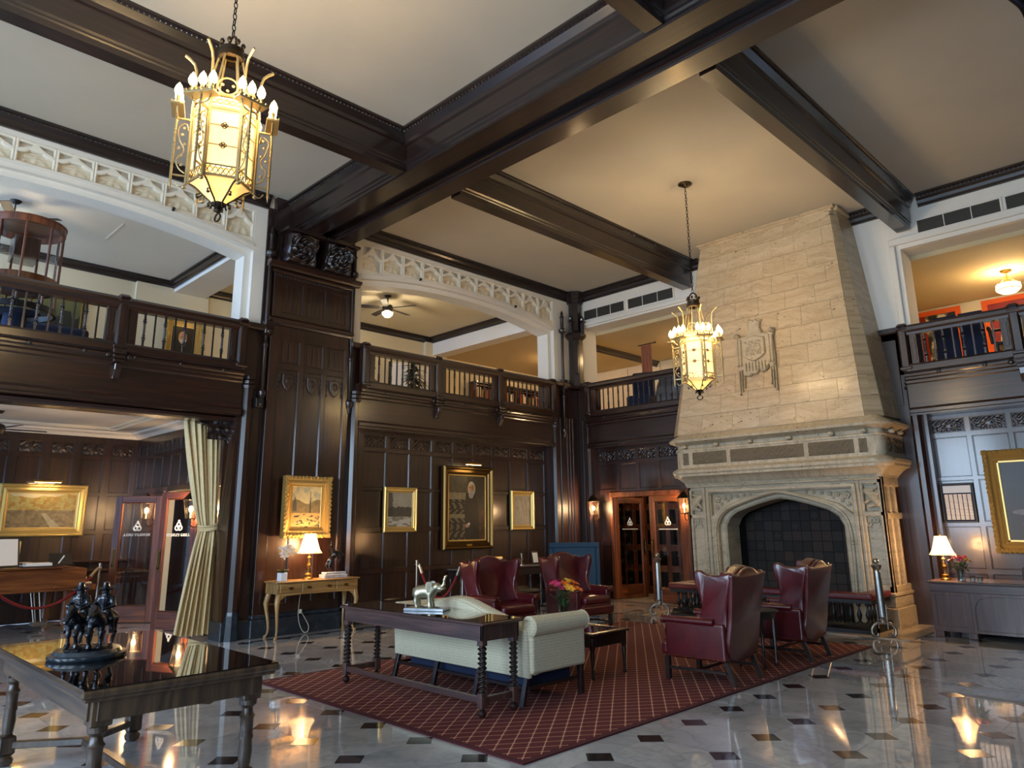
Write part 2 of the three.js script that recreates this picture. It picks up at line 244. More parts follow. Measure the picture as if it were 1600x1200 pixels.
// ---------------------------------------------------------------- room shell
const CEIL = 6.88, XL = -10.6, ZR = -12.8;                       // ceiling height, faces of the upper left and back walls
const S0 = 0.61, NX = -3.4624, NZ = -4.9038;                     // marble lattice
{ // floor: octagonal marble tiles with black corner insets
  const fl = struct('floor'); const c = 0.124, s = S0 / 2 - 0.0012, t = 0.03;
  mesh('screed', bx(20.4, 0.05, 24, -5.4, -0.055 - 0.0, -6), M.darkStone, fl);
  const oct = [[-s + c, -s], [s - c, -s], [s, -s + c], [s, s - c], [s - c, s], [-s + c, s], [-s, s - c], [-s, -s + c]], variants = [], r = rng(5);
  for (let k = 0; k < 10; k++) { const g = ext(oct, t).rotateX(-PI / 2).translate(0, -t, 0); variants.push(boxUV(g, 'y', r() * 2.6, r() * 2.6)); }
  const q = 0.0862; const insetG = boxUV(bx(q * 2, t, q * 2, 0, -t / 2 + 0.0003, 0).rotateY(PI / 4), 'y', 0.3, 0.7);
  const camF = (x, z) => { const p = V3(x, 0, z).project(camera); return { in: Math.abs(p.x) < 1.08 && Math.abs(p.y) < 1.1 && p.z < 1, d: Math.hypot(x, z) }; };
  camera.updateMatrixWorld(); camera.updateProjectionMatrix();
  const tiles = [], ins = [];
  for (let a = -16; a < 15; a++) for (let b = -20; b < 12; b++) {
    const x = NX + b * S0, z = NZ - a * S0; const okT = x + S0 / 2 < 3.4 && z - S0 / 2 < 5.2 && x + S0 / 2 > -15.1 && z - S0 / 2 > -13.1;
    if (okT && !(x < -10.2 && z < -5.3)) tiles.push([x + S0 / 2, z - S0 / 2, ...Object.values(camF(x + S0 / 2, z - S0 / 2))]);
    if (x < 3.6 && z < 5.3 && x > -15.1 && z > -12.75 && !(x < -10.0 && z < -5.0 )) ins.push([x, z, ...Object.values(camF(x, z))]);
  }
  const onRug = (x, z) => x > -7.5 && x < -3.8 && z < -3.9 && z > -10.1;
  const sort = L => L.sort((p, q) => (onRug(p[0], p[1]) - onRug(q[0], q[1])) || (q[2] - p[2]) || (p[3] - q[3]));
  const place = (L, name, pick, mat) => { sort(L); const rest = [];
    L.forEach((p, i) => { const g = pick(i); if (i < 290) { const m = inst(name, g, mat, fl, p[0], 0, p[1]); m.rotation.y = 0; } else rest.push(g.clone().translate(p[0], 0, p[1])); });
    if (rest.length) { const m = inst(name + '_field', mergeGeometries(rest), mat, fl); m.userData.kind = 'stuff'; } };
  place(tiles, 'marble_tile', i => variants[(i * 7 + (i >> 2)) % 10], M.marble); place(ins, 'black_inset', () => insetG, M.blackMarble);
  // dark border lines and pale margins along the walls
  mesh('border_line', [b6(-10.26, -10.17, -0.03, 0.0006, -12.62, -4.98), b6(-10.2, -7.6, -0.03, 0.0006, -12.71, -12.62), b6(-3.9, 3.4, -0.03, 0.0006, -12.71, -12.62)], M.blackMarble, fl);
  mesh('margin', [b6(-10.9, -10.26, -0.03, 0.0003, -13.1, -5.0), b6(-10.26, 3.4, -0.03, 0.0003, -13.3, -12.71)], M.marble, fl);
  mesh('hearth_slab', b6(-7.85, -3.52, -0.03, 0.012, -12.1, -11.02, 0.004), M.threshold, fl); mesh('hearth_slab', b6(-3.96, -3.5, -0.03, 0.012, -12.95, -12.1, 0.004), M.threshold, fl);
}
{ // ceiling slab over the hall
  const c = struct('ceiling'); mesh('plaster', b6(-10.75, 4, CEIL, CEIL + 0.25, -13.0, 5.5), M.ceil, c);
}
// crown moulding profile: out from the wall, up to the ceiling (h tall, p deep)
const crownP = (h, p) => [[0, 0], [p * 0.25, 0], [p * 0.25, h * 0.14], [p * 0.42, h * 0.2], [p * 0.5, h * 0.45], [p * 0.75, h * 0.62], [p * 0.78, h * 0.78], [p, h * 0.86], [p, h], [0, h]];
function beads(len, r, sp) { const n = Math.floor(len / sp), L = []; const g = new THREE.IcosahedronGeometry(r, 0); for (let i = 0; i < n; i++) L.push(T(g.clone(), (i + 0.5) * sp, 0, 0)); return merge(L); }
function crown(x, y, z, len, turn, h = 0.21, p = 0.14, beaded = true) {
  const o = struct('trim_1', x, y, z, turn); mesh('crown_moulding', mould(crownP(h, p), 0, len), M.beam, o, { grain: 'x' });
  if (beaded) mesh('bead_row', T(beads(len, 0.016, 0.06), 0, h * 0.72, p * 0.86), M.beam, o, { kind: 'stuff' }); return o;
}
const LT = PI / 2;                                                // turn of things on the left wall: local x = -z, local z = +x
crown(XL, 6.67, 5.4, 5.4 + 5.0, LT); crown(XL, 6.67, -6.6, 6.2, LT); crown(-10.6, 6.67, ZR, 3.4, 0); crown(-4.35, 6.67, ZR, 0.9, 0); crown(-3.1, 6.67, ZR, 7, 0);
// ceiling beams
function beam(len, x, y, z, turn, half, name = 'trim_2') {        // runs along local x, soffit at y, centred on local z
  const o = struct(name, x, y, z, turn), H = CEIL - y, w = half;
  const side = s => { const pr = [[0, 0], [w, 0], [w, 0.07], [w + 0.012, 0.085], [w + 0.012, 0.11], [w + 0.03, 0.13], [w + 0.03, H - 0.2], [w + 0.055, H - 0.19], [w + 0.06, H - 0.14], [w + 0.11, H - 0.07], [w + 0.11, H - 0.045], [w + 0.14, H - 0.03], [w + 0.14, H], [0, H]]; const g = mould(pr, 0, len); return s > 0 ? g : g.rotateY(PI).translate(len, 0, 0); };
  mesh('beam_core', [side(1), side(-1)], M.beam, o, { grain: 'x' });
  for (const s of [1, -1]) mesh('bead_row', T(beads(len, 0.015, 0.055), 0, H - 0.055, s * (w + 0.112)), M.beam, o, { kind: 'stuff' });
  return o;
}
{ // the main beam from pilaster to pilaster: two fascias with a sunk channel between
  const y = 6.3, L = 14.4, o = struct('trim_3', -10.5, y, -5.9), H = CEIL - y, w = 0.47, c = 0.1;
  const pr = [[c, 0.12], [c, 0.06], [c + 0.03, 0.05], [c + 0.03, 0.02], [c + 0.05, 0], [w - 0.02, 0], [w, 0.015], [w, 0.05], [w + 0.02, 0.07], [w + 0.02, 0.1], [w + 0.045, 0.12], [w + 0.045, 0.15], [w + 0.02, 0.16], [w + 0.02, H - 0.22], [w + 0.05, H - 0.2], [w + 0.06, H - 0.15], [w + 0.12, H - 0.08], [w + 0.12, H - 0.05], [w + 0.16, H - 0.03], [w + 0.16, H], [0, H], [0, 0.12]];
  const g = mould(pr, 0, L), g2 = mould(pr, 0, L).rotateY(PI).translate(L, 0, 0); mesh('beam_core', [g, g2], M.beam, o, { grain: 'x' });
  for (const s of [1, -1]) mesh('bead_row', T(beads(L, 0.017, 0.06), 0, H - 0.06, s * (w + 0.125)), M.beam, o, { kind: 'stuff' });
}
for (const x of [-7.52, -3.355, 1.2]) { beam(6.3, x, 6.3, -6.42, LT, 0.1); beam(10.8, x, 6.3, 5.4, LT, 0.1); }
// outer walls behind the camera, with the windows that let the daylight in
function windowedWall(name, len, H, x, y, z, turn, wins, inner) {   // faces local +z, wins: [x, y, w, h]
  const o = struct(name, x, y, z, turn), sh = shapeOf([[0, 0], [len, 0], [len, H], [0, H]]);
  for (const [wx, wy, w, h] of wins) { const p = new THREE.Path(); p.moveTo(wx - w / 2, wy - h / 2); p.lineTo(wx + w / 2, wy - h / 2); p.lineTo(wx + w / 2, wy + h / 2); p.lineTo(wx - w / 2, wy + h / 2); p.closePath(); sh.holes.push(p); }
  mesh('masonry', ext(sh, 0.3).translate(0, 0, -0.3), inner, o);
  wins.forEach(([wx, wy, w, h], i) => { const f = []; const n = 4, m = 6; f.push(b6(wx - w / 2 - 0.07, wx + w / 2 + 0.07, wy + h / 2, wy + h / 2 + 0.1, -0.2, 0.04), b6(wx - w / 2 - 0.1, wx + w / 2 + 0.1, wy - h / 2 - 0.06, wy - h / 2, -0.2, 0.08), b6(wx - w / 2 - 0.07, wx - w / 2, wy - h / 2, wy + h / 2, -0.2, 0.04), b6(wx + w / 2, wx + w / 2 + 0.07, wy - h / 2, wy + h / 2, -0.2, 0.04));
    for (let k = 1; k < n; k++) f.push(bx(0.03, h, 0.04, wx - w / 2 + w * k / n, wy, -0.2)); for (let k = 1; k < m; k++) f.push(bx(w, 0.03, 0.04, wx, wy - h / 2 + h * k / m, -0.2));
    mesh('window_frame', f, M.darkWood, o); mesh('pane', bx(w, h, 0.006, wx, wy, -0.2), M.glass, o); });
}
windowedWall('wall_front', 15.2, 6.9, 4, 0, 5.4, PI, HALL_WIN.map(([x, y]) => [4 - x, y, 2.0, 3.6]), M.mahog);
windowedWall('wall_front', 4.5, 6.9, -10.6, 0, 5.4, PI, [[2.3, 1.75, 2.6, 2.3], [2.3, 5.2, 2.6, 1.8]], M.white);
windowedWall('wall_right', 18.4, 6.9, 3.9, 0, -13, -PI / 2, SIDE_WIN.map(([z, y]) => [z + 13, y, 1.7, 3.6]), M.mahog);
// ---------------------------------------------------------------- upper walls with their gallery openings
const archY = (u, c, h) => 5.9 + 0.26 * (1 - Math.pow(Math.min(1, Math.abs((u - c) / h)), 2.2));
function archHole(u0, u1, y0, dy = 0) { const c = (u0 + u1) / 2, h = (u1 - u0) / 2, p = new THREE.Path(), n = 28; p.moveTo(u0, y0); p.lineTo(u1, y0); for (let i = 0; i <= n; i++) { const u = lerp(u1, u0, i / n); p.lineTo(u, archY(u, c, h) + dy); } p.closePath(); return p; }
const BAYS = [[-0.4, 4.8], [6.82, 12.02]];
{
  const w = struct('wall_left', XL, 0, 0, LT);
  const outer = [[-5.4, 3.9], [13.3, 3.9], [13.3, 6.95], [-5.4, 6.95]], A = shapeOf(outer), B = shapeOf(outer);
  for (const [u0, u1] of BAYS) {
    const c = (u0 + u1) / 2, h = (u1 - u0) / 2, n = 24, f = new THREE.Path(); A.holes.push(archHole(u0, u1, 3.95)); B.holes.push(archHole(u0 + 0.1, u1 - 0.1, 3.95, -0.09));
    f.moveTo(u0 + 0.01, 6.6); for (let i = 0; i <= n; i++) { const u = lerp(u0 + 0.01, u1 - 0.01, i / n); f.lineTo(u, archY(u, c, h) + 0.1); } f.lineTo(u1 - 0.01, 6.6); f.closePath(); A.holes.push(f);
  }
  mesh('plaster', ext(A, 0.1).translate(0, 0, -0.1), M.white, w); mesh('plaster_core', ext(B, 0.32).translate(0, 0, -0.42), M.white, w);
  // tracery cells of the two friezes
  const flower = (bw, bh) => relief(bw, bh, 14, 12, (x, y) => { const X = x / bw * 2, Y = y / bh * 2; const stem = Math.exp(-Math.pow(X * 7, 2)) * (Y < 0.2 ? 1 : 0), a = Math.atan2(Y - 0.15, X), r = Math.hypot(X, Y - 0.15), pet = sst(0.62 + 0.16 * Math.cos(a * 5), 0.3, r) * (0.6 + 0.4 * Math.cos(a * 5)), leaf = sst(0.28, 0.05, Math.abs(Math.abs(X) - 0.45 + 0.3 * Y)) * (Y < 0 ? 1 : 0), e = sst(1, 0.8, Math.max(Math.abs(X), Math.abs(Y))); return 0.03 * e * Math.max(stem, pet, leaf); });
  for (const [u0, u1] of BAYS) { const c = (u0 + u1) / 2, h = (u1 - u0) / 2, n = 11, p = (u1 - u0 - 0.02) / n;
    for (let i = 0; i < n; i++) {
      const a = u0 + 0.01 + i * p, yl = archY(a, c, h) + 0.1, yr = archY(a + p, c, h) + 0.1, yb = Math.max(yl, yr), ym = Math.min(yl, yr), H = 6.6 - yb, m = 0.035;
      const s = shapeOf([[0, yl], [p, yr], [p, 6.6], [0, 6.6]]), lo = new THREE.Path(), kb = yb + 0.03, k1 = yb + H * 0.46, k2 = yb + H * 0.62;
      lo.moveTo(m, kb); lo.lineTo(p - m, kb); lo.lineTo(p - m, k1); lo.quadraticCurveTo(p * 0.72, k1 + 0.01, p * 0.66, k2); lo.lineTo(p * 0.34, k2); lo.quadraticCurveTo(p * 0.28, k1 + 0.01, m, k1); lo.closePath(); s.holes.push(lo);
      const q = (x0, x1) => { const t = new THREE.Path(); t.moveTo(x0, k1 + 0.055); t.lineTo(x0, 6.6 - m); t.lineTo(x1, 6.6 - m); t.quadraticCurveTo(lerp(x0, x1, 0.85), k2 + 0.06, x0, k1 + 0.055); t.closePath(); s.holes.push(t); };
      q(m, p * 0.44); q(p - m, p * 0.56);
      const o = mesh('tracery_panel', [ext(s, 0.075, 0.012, 4).translate(a, 0, -0.085)], M.frieze, w); o.userData.label = 'cream gothic tracery panel';
      mesh('carved_flower', flower(p - 2 * m, k2 - kb).translate(a + p / 2, (kb + k2) / 2, -0.096), M.friezeBack, o);
    }
    mesh('frieze_ledge', Array.from({ length: 20 }, (_, i) => { const a = lerp(u0, u1, i / 20), b = lerp(u0, u1, (i + 1) / 20); const g = b6(a, b, 0, 0.03, -0.09, 0.02); const pp = g.attributes.position; for (let k = 0; k < pp.count; k++) pp.setY(k, pp.getY(k) + archY(pp.getX(k), c, h) + 0.07); return g; }), M.white, w);
    for (const f of [0.25, 0.75]) mesh('spot_fitting', lathe([[0, 0], [0.02, 0], [0.025, 0.05], [0, 0.06]], 8).rotateX(0.9).translate(lerp(u0, u1, f), archY(lerp(u0, u1, f), c, h) + 0.06, 0.05), M.black, w);
  }
}
{
  const w = struct('wall_back', 0, 0, ZR), s = shapeOf([[-10.6, 3.9], [3.9, 3.9], [3.9, 6.95], [-10.6, 6.95]]), hole = (a, b, y0, y1) => { const p = new THREE.Path(); p.moveTo(a, y0); p.lineTo(b, y0); p.lineTo(b, y1); p.lineTo(a, y1); p.closePath(); s.holes.push(p); };
  hole(-10.39, -6.6, 3.95, 6.03); hole(-3.46, 2.2, 3.95, 6.03); mesh('plaster', ext(s, 0.5).translate(0, 0, -0.5), M.white, w);
  mesh('opening_trim', [b6(-10.56, -10.47, 4.6, 6.065, 0, 0.05, 0.01), b6(-10.56, -6.9, 6.07, 6.15, 0, 0.05, 0.01), b6(-3.62, -3.53, 4.6, 6.095, 0, 0.06, 0.01), b6(-3.62, 2.3, 6.1, 6.22, 0, 0.06, 0.01)], M.white, w);
  for (const [a, b] of [[-10.31, -9.16], [-9.05, -7.89], [-3.15, -1.98], [-1.9, -0.75]]) { // air vents
    const v = thing('air_vent', a < -9.5 ? 'long grey louvred air vent in the white wall nearest the corner post' : a < -7 ? 'long grey louvred air vent in the white wall beside the stone chimney hood' : a < -2 ? 'long grey mesh air vent above the yellow gallery beside the beam end' : 'long grey mesh air vent above the yellow gallery beyond the first one', 'vent', (a + b) / 2, 6.33, ZR); const W = b - a, h = 0.22;
    mesh('frame', [b6(-W / 2 - 0.03, W / 2 + 0.03, h / 2, h / 2 + 0.03, 0, 0.025, 0.004), b6(-W / 2 - 0.03, W / 2 + 0.03, -h / 2 - 0.03, -h / 2, 0, 0.025, 0.004), b6(-W / 2 - 0.03, -W / 2, -h / 2, h / 2, 0, 0.025, 0.004), b6(W / 2, W / 2 + 0.03, -h / 2, h / 2, 0, 0.025, 0.004), bx(0.012, h, 0.02, -W / 6, 0, 0.012), bx(0.012, h, 0.02, W / 6, 0, 0.012)], M.white, v);
    mesh('backplate', bx(W, h, 0.004, 0, 0, 0.003), M.vent, v); for (let k = 0; k < 9; k++) mesh('slat', bx(W, 0.01, 0.014, 0, -h / 2 + h * (k + 0.5) / 9, 0.011).rotateX(0), M.vent, v);
  }
}
// ---------------------------------------------------------------- rooms behind the openings
{ // gallery behind the left wall and behind the back wall
  const f = struct('floor'); mesh('gallery_slab', [b6(-15.4, -10.62, 3.42, 3.9, -17, 5.4), b6(-10.62, 3.9, 3.42, 3.9, -17, -12.96)], M.cream, f);
  const c = struct('ceiling'); mesh('plaster', b6(-14.8, -11.02, 6.4, 6.6, -5.0, 5.4), M.white, c); mesh('plaster', b6(-14.8, -11.02, 6.4, 6.6, -11.65, -5.6), M.cream, c); mesh('downstand', b6(-14.6, -11.02, 6.18, 6.6, -5.62, -5.0), M.white, c);
  mesh('downstand', b6(-14.6, -11.02, 5.92, 6.6, -12.0, -11.63), M.white, c); mesh('low_plaster', [b6(-14.8, -11.02, 5.95, 6.3, -17, -12.0), b6(-11.02, 3.9, 5.95, 6.3, -17, -13.3)], M.tan, c);
  mesh('ceiling_slot', [bx(0.9, 0.006, 0.03, -12.6, 6.398, -3.3).rotateY(0), b6(-13.2, -13.16, 6.393, 6.4, -9.4, -8.6)], M.white, c);
  const w = struct('wall_left'); mesh('plaster', [b6(-14.8, -14.6, 3.9, 6.5, -17, 5.4), b6(-14.6, -14.52, 3.9, 6.26, -5.7, -4.3), b6(-14.6, -14.5, 3.9, 6.26, -12.1, -11.4)], M.cream, w);
  const wb = struct('wall_back'); mesh('plaster', b6(-14.8, 3.9, 3.9, 6.3, -17.2, -16.8), M.cream, wb); mesh('picture_rail', b6(-14.6, 3.9, 5.72, 5.9, -16.8, -16.77), M.cream, wb);
  for (let i = 0; i < 12; i++) mesh('wall_joint', b6(-12 + i * 1.1, -11.99 + i * 1.1, 3.9, 5.9, -16.775, -16.765), M.brassDark, wb);
  crown(-14.6, 6.25, 5.4, 10.4, LT, 0.15, 0.12); crown(-14.6, 6.25, -5.6, 6.05, LT, 0.15, 0.12); crown(-14.6, 6.25, -11.63, 3.6, 0, 0.15, 0.12); crown(-14.6, 6.25, -5.0, 3.6, 0, 0.15, 0.12); crown(-14.5, 5.80, -16.9, 4, LT, 0.15, 0.12, false); crown(-11.02, 5.8, -13.32, 4, PI * 0.5, 0.15, 0.1, false);
}
// ---------------------------------------------------------------- panelling
const vine = (x, y, w, h) => { // scrolling foliage, 0..1
  const k = x / h * 3.4, c = Math.sin(k) * h * 0.24, st = sst(0.07 * h, 0.02 * h, Math.abs(y - c)), X = x / h * 9, Y = y / h * 8, lf = Math.pow(Math.abs(Math.sin(X + 1.9 * Math.sin(Y * 0.9 + 0.7)) * Math.cos(Y + 1.6 * Math.sin(X * 0.8))), 0.7), cl = Math.abs(Math.sin(X * 2.3 + Y * 1.1)) * 0.4;
  return Math.max(st, lf * (0.75 + cl)) * sst(0.5, 0.46, Math.max(Math.abs(x) / w, Math.abs(y) / h)); };
const reliefCache = {};
function carvedPanel(w, h, depth = 0.02) { const k = w.toFixed(2) + h.toFixed(2); return reliefCache[k] ||= boxUV(relief(w, h, Math.round(w / 0.014), Math.round(h / 0.014), (x, y) => { const sh = Math.hypot(x * 1.1, y) < h * 0.28 ? 1.1 - Math.pow(Math.hypot(x, y) / (h * 0.4), 2) : 0; return depth * Math.max(vine(x, y, w, h), sh); })); }
const panelCache = {};
function panelGeo(w, h) { const k = w.toFixed(3) + '_' + h.toFixed(3); return panelCache[k] ||= [0, 1, 2].map(i => boxUV(merge([ext([[-w / 2, -h / 2], [w / 2, -h / 2], [w / 2, h / 2], [-w / 2, h / 2]], 0.012, 0)]), 'y', i * 0.37, i * 0.53)); }
// a field of panels: columns [x0,x1], rows [y0,y1,kind]; stiles and rails in front of sunk panels, local +z
function panelling(o, x0, x1, y0, y1, cols, rows, z, mat = M.mahog, skip) {
  const s = shapeOf([[x0, y0], [x1, y0], [x1, y1], [x0, y1]]), bead = [];
  rows.forEach(([a, b, kind], j) => cols.forEach(([c, d], i) => { if (skip && skip(i, j)) return;
    const p = new THREE.Path(); p.moveTo(c, a); p.lineTo(d, a); p.lineTo(d, b); p.lineTo(c, b); p.closePath(); s.holes.push(p);
    const w = d - c, h = b - a, t = 0.012; bead.push(b6(c, c + t, a, b, z - 0.022, z - 0.008, 0.003), b6(d - t, d, a, b, z - 0.022, z - 0.008, 0.003), b6(c, d, b - t, b, z - 0.022, z - 0.008, 0.003), b6(c, d, a, a + t, z - 0.022, z - 0.008, 0.003));
    if (kind === 'carved') inst('carved_panel', carvedPanel(w, h), M.carve, o, (c + d) / 2, (a + b) / 2, z - 0.026);
    else inst('panel', panelGeo(w, h)[(i * 2 + j) % 3], mat, o, (c + d) / 2, (a + b) / 2, z - 0.034); }));
  mesh('stiles_and_rails', ext(s, 0.026, 0.004).translate(0, 0, z - 0.026), mat, o, { ox: 0.2 }); mesh('panel_beading', bead, mat, o); mesh('backing', b6(x0, x1, y0, y1, z - 0.06, z - 0.036), M.darkWood, o);
}
const ROWS = [[2.92, 3.13, 'carved'], [2.23, 2.84], [1.55, 2.17], [0.86, 1.47], [0.34, 0.78]];
const colsFrom = (a, n, p, w) => Array.from({ length: n }, (_, i) => [a + i * p, a + i * p + w]);
const chair = [[0, 0], [0.03, 0.01], [0.035, 0.03], [0.02, 0.05], [0, 0.06]];
const baseP = [[0, 0], [0.05, 0], [0.05, 0.2], [0.035, 0.24], [0, 0.27]];
function baseboard(x, z, turn, len, side) { const o = struct('baseboard_' + side, x, 0, z, turn); mesh('plinth', mould(baseP, 0, len), M.darkStone, o, { grain: 'x' }); }
{ // left wall, second bay: solid panelling under the gallery
  const w = struct('wall_left', XL, 0, 0, LT); panelling(w, 6.6, 12.3, 0.0, 3.25, colsFrom(7.09, 9, 0.52, 0.45), ROWS, -0.1); mesh('masonry', b6(6.5, 13.2, 0, 3.5, -0.4, -0.16), M.cream, w); baseboard(XL - 0.1, -6.6, LT, 5.4, 'left');
}
{ // back wall, left of the fireplace: panels above the double doors; right of it: panels behind the desk
  const w = struct('wall_back', 0, 0, -12.95);
  panelling(w, -10.6, -7.3, 2.2, 3.3, [[-10.16, -9.7], [-9.63, -9.17], [-9.1, -8.64], [-8.57, -8.11], [-8.04, -7.58]], [ROWS[0], [2.3, 2.84]], 0);
  panelling(w, -10.6, -9.84, 0, 2.2, [[-10.16, -9.92]], [[1.2, 2.05], [0.34, 1.1]], 0); panelling(w, -8.02, -7.3, 0, 2.2, [[-7.92, -7.7]], [[1.55, 2.05], [0.95, 1.45], [0.34, 0.86]], 0);
  const b = struct('wall_back', 0, 0, -12.95); panelling(b, -4.2, 3.9, 0, 3.3, colsFrom(-3.42, 13, 0.545, 0.47), ROWS, 0); mesh('masonry', [b6(-4.2, 3.9, 0, 3.5, -0.3, -0.06)], M.cream, b); baseboard(-3.9, -12.95, 0, 7.8, 'back');
  mesh('masonry', [b6(-10.6, -9.84, 0, 3.5, -0.2, -0.06), b6(-8.02, -7.1, 0, 3.5, -0.2, -0.06), b6(-9.84, -8.02, 2.2, 3.5, -0.2, -0.06)], M.cream, w);
}
// ---------------------------------------------------------------- gallery fronts: fascia (structure) and railings
const fasciaP = [[-0.3, 0], [0.0, 0], [0.0, 0.03], [0.02, 0.04], [0.02, 0.09], [-0.005, 0.11], [-0.02, 0.13], [-0.02, 0.5], [0.0, 0.52], [0.0, 0.56], [0.03, 0.58], [0.03, 0.61], [0.05, 0.63], [0.05, 0.66], [0.03, 0.68], [0.06, 0.72], [0.06, 0.78], [-0.3, 0.78]];
function fascia(x, z, turn, a, b) { const o = struct('trim_4', x, 3.2, z, turn); mesh('fascia_board', mould(fasciaP, a, b), M.mahog, o, { grain: 'x' });
  for (let u = a + 0.5; u < b; u += 0.62) mesh('rosette', at(ball(0.032, 0, 0, 0, 1, 1, 0.5, 6, 4), u, 0.645, 0.05), M.carve, o); }
const XRL = XL + 0.15, ZRR = ZR + 0.17;                          // faces of the gallery fronts
fascia(XRL, 0, LT, -5.4, 4.72); fascia(XRL, 0, LT, 6.8, 11.8); fascia(0, ZRR, 0, -10.2, -7.1); fascia(0, ZRR, 0, -3.6, 3.9);
const balPlain = boxUV(merge([bx(0.02, 0.5, 0.02, 0, 0.25, 0)]));
const balTwist = boxUV(merge([(() => { const g = new THREE.BoxGeometry(0.024, 0.5, 0.024, 1, 20, 1), p = g.attributes.position; for (let i = 0; i < p.count; i++) { const y = p.getY(i), a = clamp((y + 0.15) / 0.3, 0, 1) * PI * 3.5, x = p.getX(i), z = p.getZ(i); p.setX(i, x * Math.cos(a) - z * Math.sin(a)); p.setZ(i, x * Math.sin(a) + z * Math.cos(a)); } g.computeVertexNormals(); return T(fin(g), 0, 0.25, 0); })(),
  ...[0.13, 0.37].flatMap(y => [new THREE.OctahedronGeometry(0.032, 0).scale(1, 0.9, 1).translate(0, y, 0), bx(0.036, 0.012, 0.036, 0, y + 0.03, 0), bx(0.036, 0.012, 0.036, 0, y - 0.03, 0)])]));
const postGeo = boxUV(merge([b6(-0.075, 0.075, 3.95, 4.62, -0.075, 0.075, 0.03), b6(-0.095, 0.095, 4.58, 4.63, -0.095, 0.095, 0.02), b6(-0.085, 0.085, 4.63, 4.70, -0.085, 0.085, 0.035), b6(-0.09, 0.09, 3.93, 3.98, -0.06, 0.095, 0.01)]));
const pendGeo = boxUV(merge([b6(-0.085, 0.085, 3.86, 3.93, -0.06, 0.105, 0.01), b6(-0.075, 0.075, 3.8, 3.85, -0.06, 0.095, 0.01), b6(-0.07, 0.07, 3.74, 3.79, -0.06, 0.09, 0.01), ext([[-0.06, 0], [0.1, 0], [0.09, -0.08], [0.03, -0.17], [0.02, -0.2], [-0.06, -0.2]], 0.09, 0.01).rotateY(-PI / 2).translate(0.045, 3.72, 0)]));
const carvedKnob = boxUV(merge([ball(0.04, -0.13, 3.83, 0.06, 1, 1, 0.6, 6, 5), ball(0.04, 0.13, 3.83, 0.06, 1, 1, 0.6, 6, 5)]));
function railing(x, z, turn, posts, label, noEnd) {                       // posts along local x, local z out into the hall
  const o = thing('gallery_railing', label, 'railing', x, 0, z, turn), a = posts[0], b = posts[posts.length - 1];
  mesh('handrail', mould([[-0.075, 4.5], [0.05, 4.5], [0.06, 4.54], [0.085, 4.57], [0.085, 4.62], [0.05, 4.66], [-0.05, 4.66], [-0.085, 4.62], [-0.075, 4.56]], a, b), M.mahog, o, { grain: 'x' });
  mesh('bottom_rail', mould([[-0.07, 3.9], [0.07, 3.9], [0.07, 3.99], [0.05, 4.02], [-0.05, 4.02], [-0.07, 3.99]], a, b), M.mahog, o, { grain: 'x' });
  posts.forEach((u, i) => { if (noEnd && i === posts.length - 1) return; const p = inst('post', postGeo, M.mahog, o, u, 0, 0); if (i && i < posts.length - 1) { inst('pendant_bracket', pendGeo, M.mahog, p); inst('carved_knobs', carvedKnob, M.carve, p); } });
  for (let i = 0; i + 1 < posts.length; i++) { const last = noEnd && i + 2 === posts.length, p = posts[i] + 0.23, q = posts[i + 1] - (last ? 0.03 : 0.23), n = Math.max(2, Math.round((q - p) / 0.135));
    for (const s of last ? [posts[i] + 0.14] : [posts[i] + 0.14, posts[i + 1] - 0.14]) mesh('end_panel', [b6(s - 0.055, s + 0.055, 4.0, 4.52, -0.03, 0.03, 0.006), b6(s - 0.03, s + 0.03, 4.08, 4.44, 0.028, 0.036, 0.004)], M.mahog, o);
    for (let k = 0; k < n; k++) inst('baluster', (k + i) % 2 ? balPlain : balTwist, M.ironBright, o, lerp(p, q, (k + 0.5) / n), 4.01, 0); }
  return o;
}
railing(XRL, 0, LT, [-3.75, -2.05, -0.4, 1.25, 2.95, 4.65], 'dark wood gallery railing with iron balusters above the piano room');
railing(XRL, 0, LT, [6.88, 8.5, 10.13, 11.75], 'dark wood gallery railing with iron balusters above the bearded man portrait');
railing(0, ZRR, 0, [-10.15, -7.47], 'short gallery railing between the corner post and the stone chimney hood', true);
railing(0, ZRR, 0, [-3.55, -2.02, -0.2], 'gallery railing before the orange posters above the reception desk');
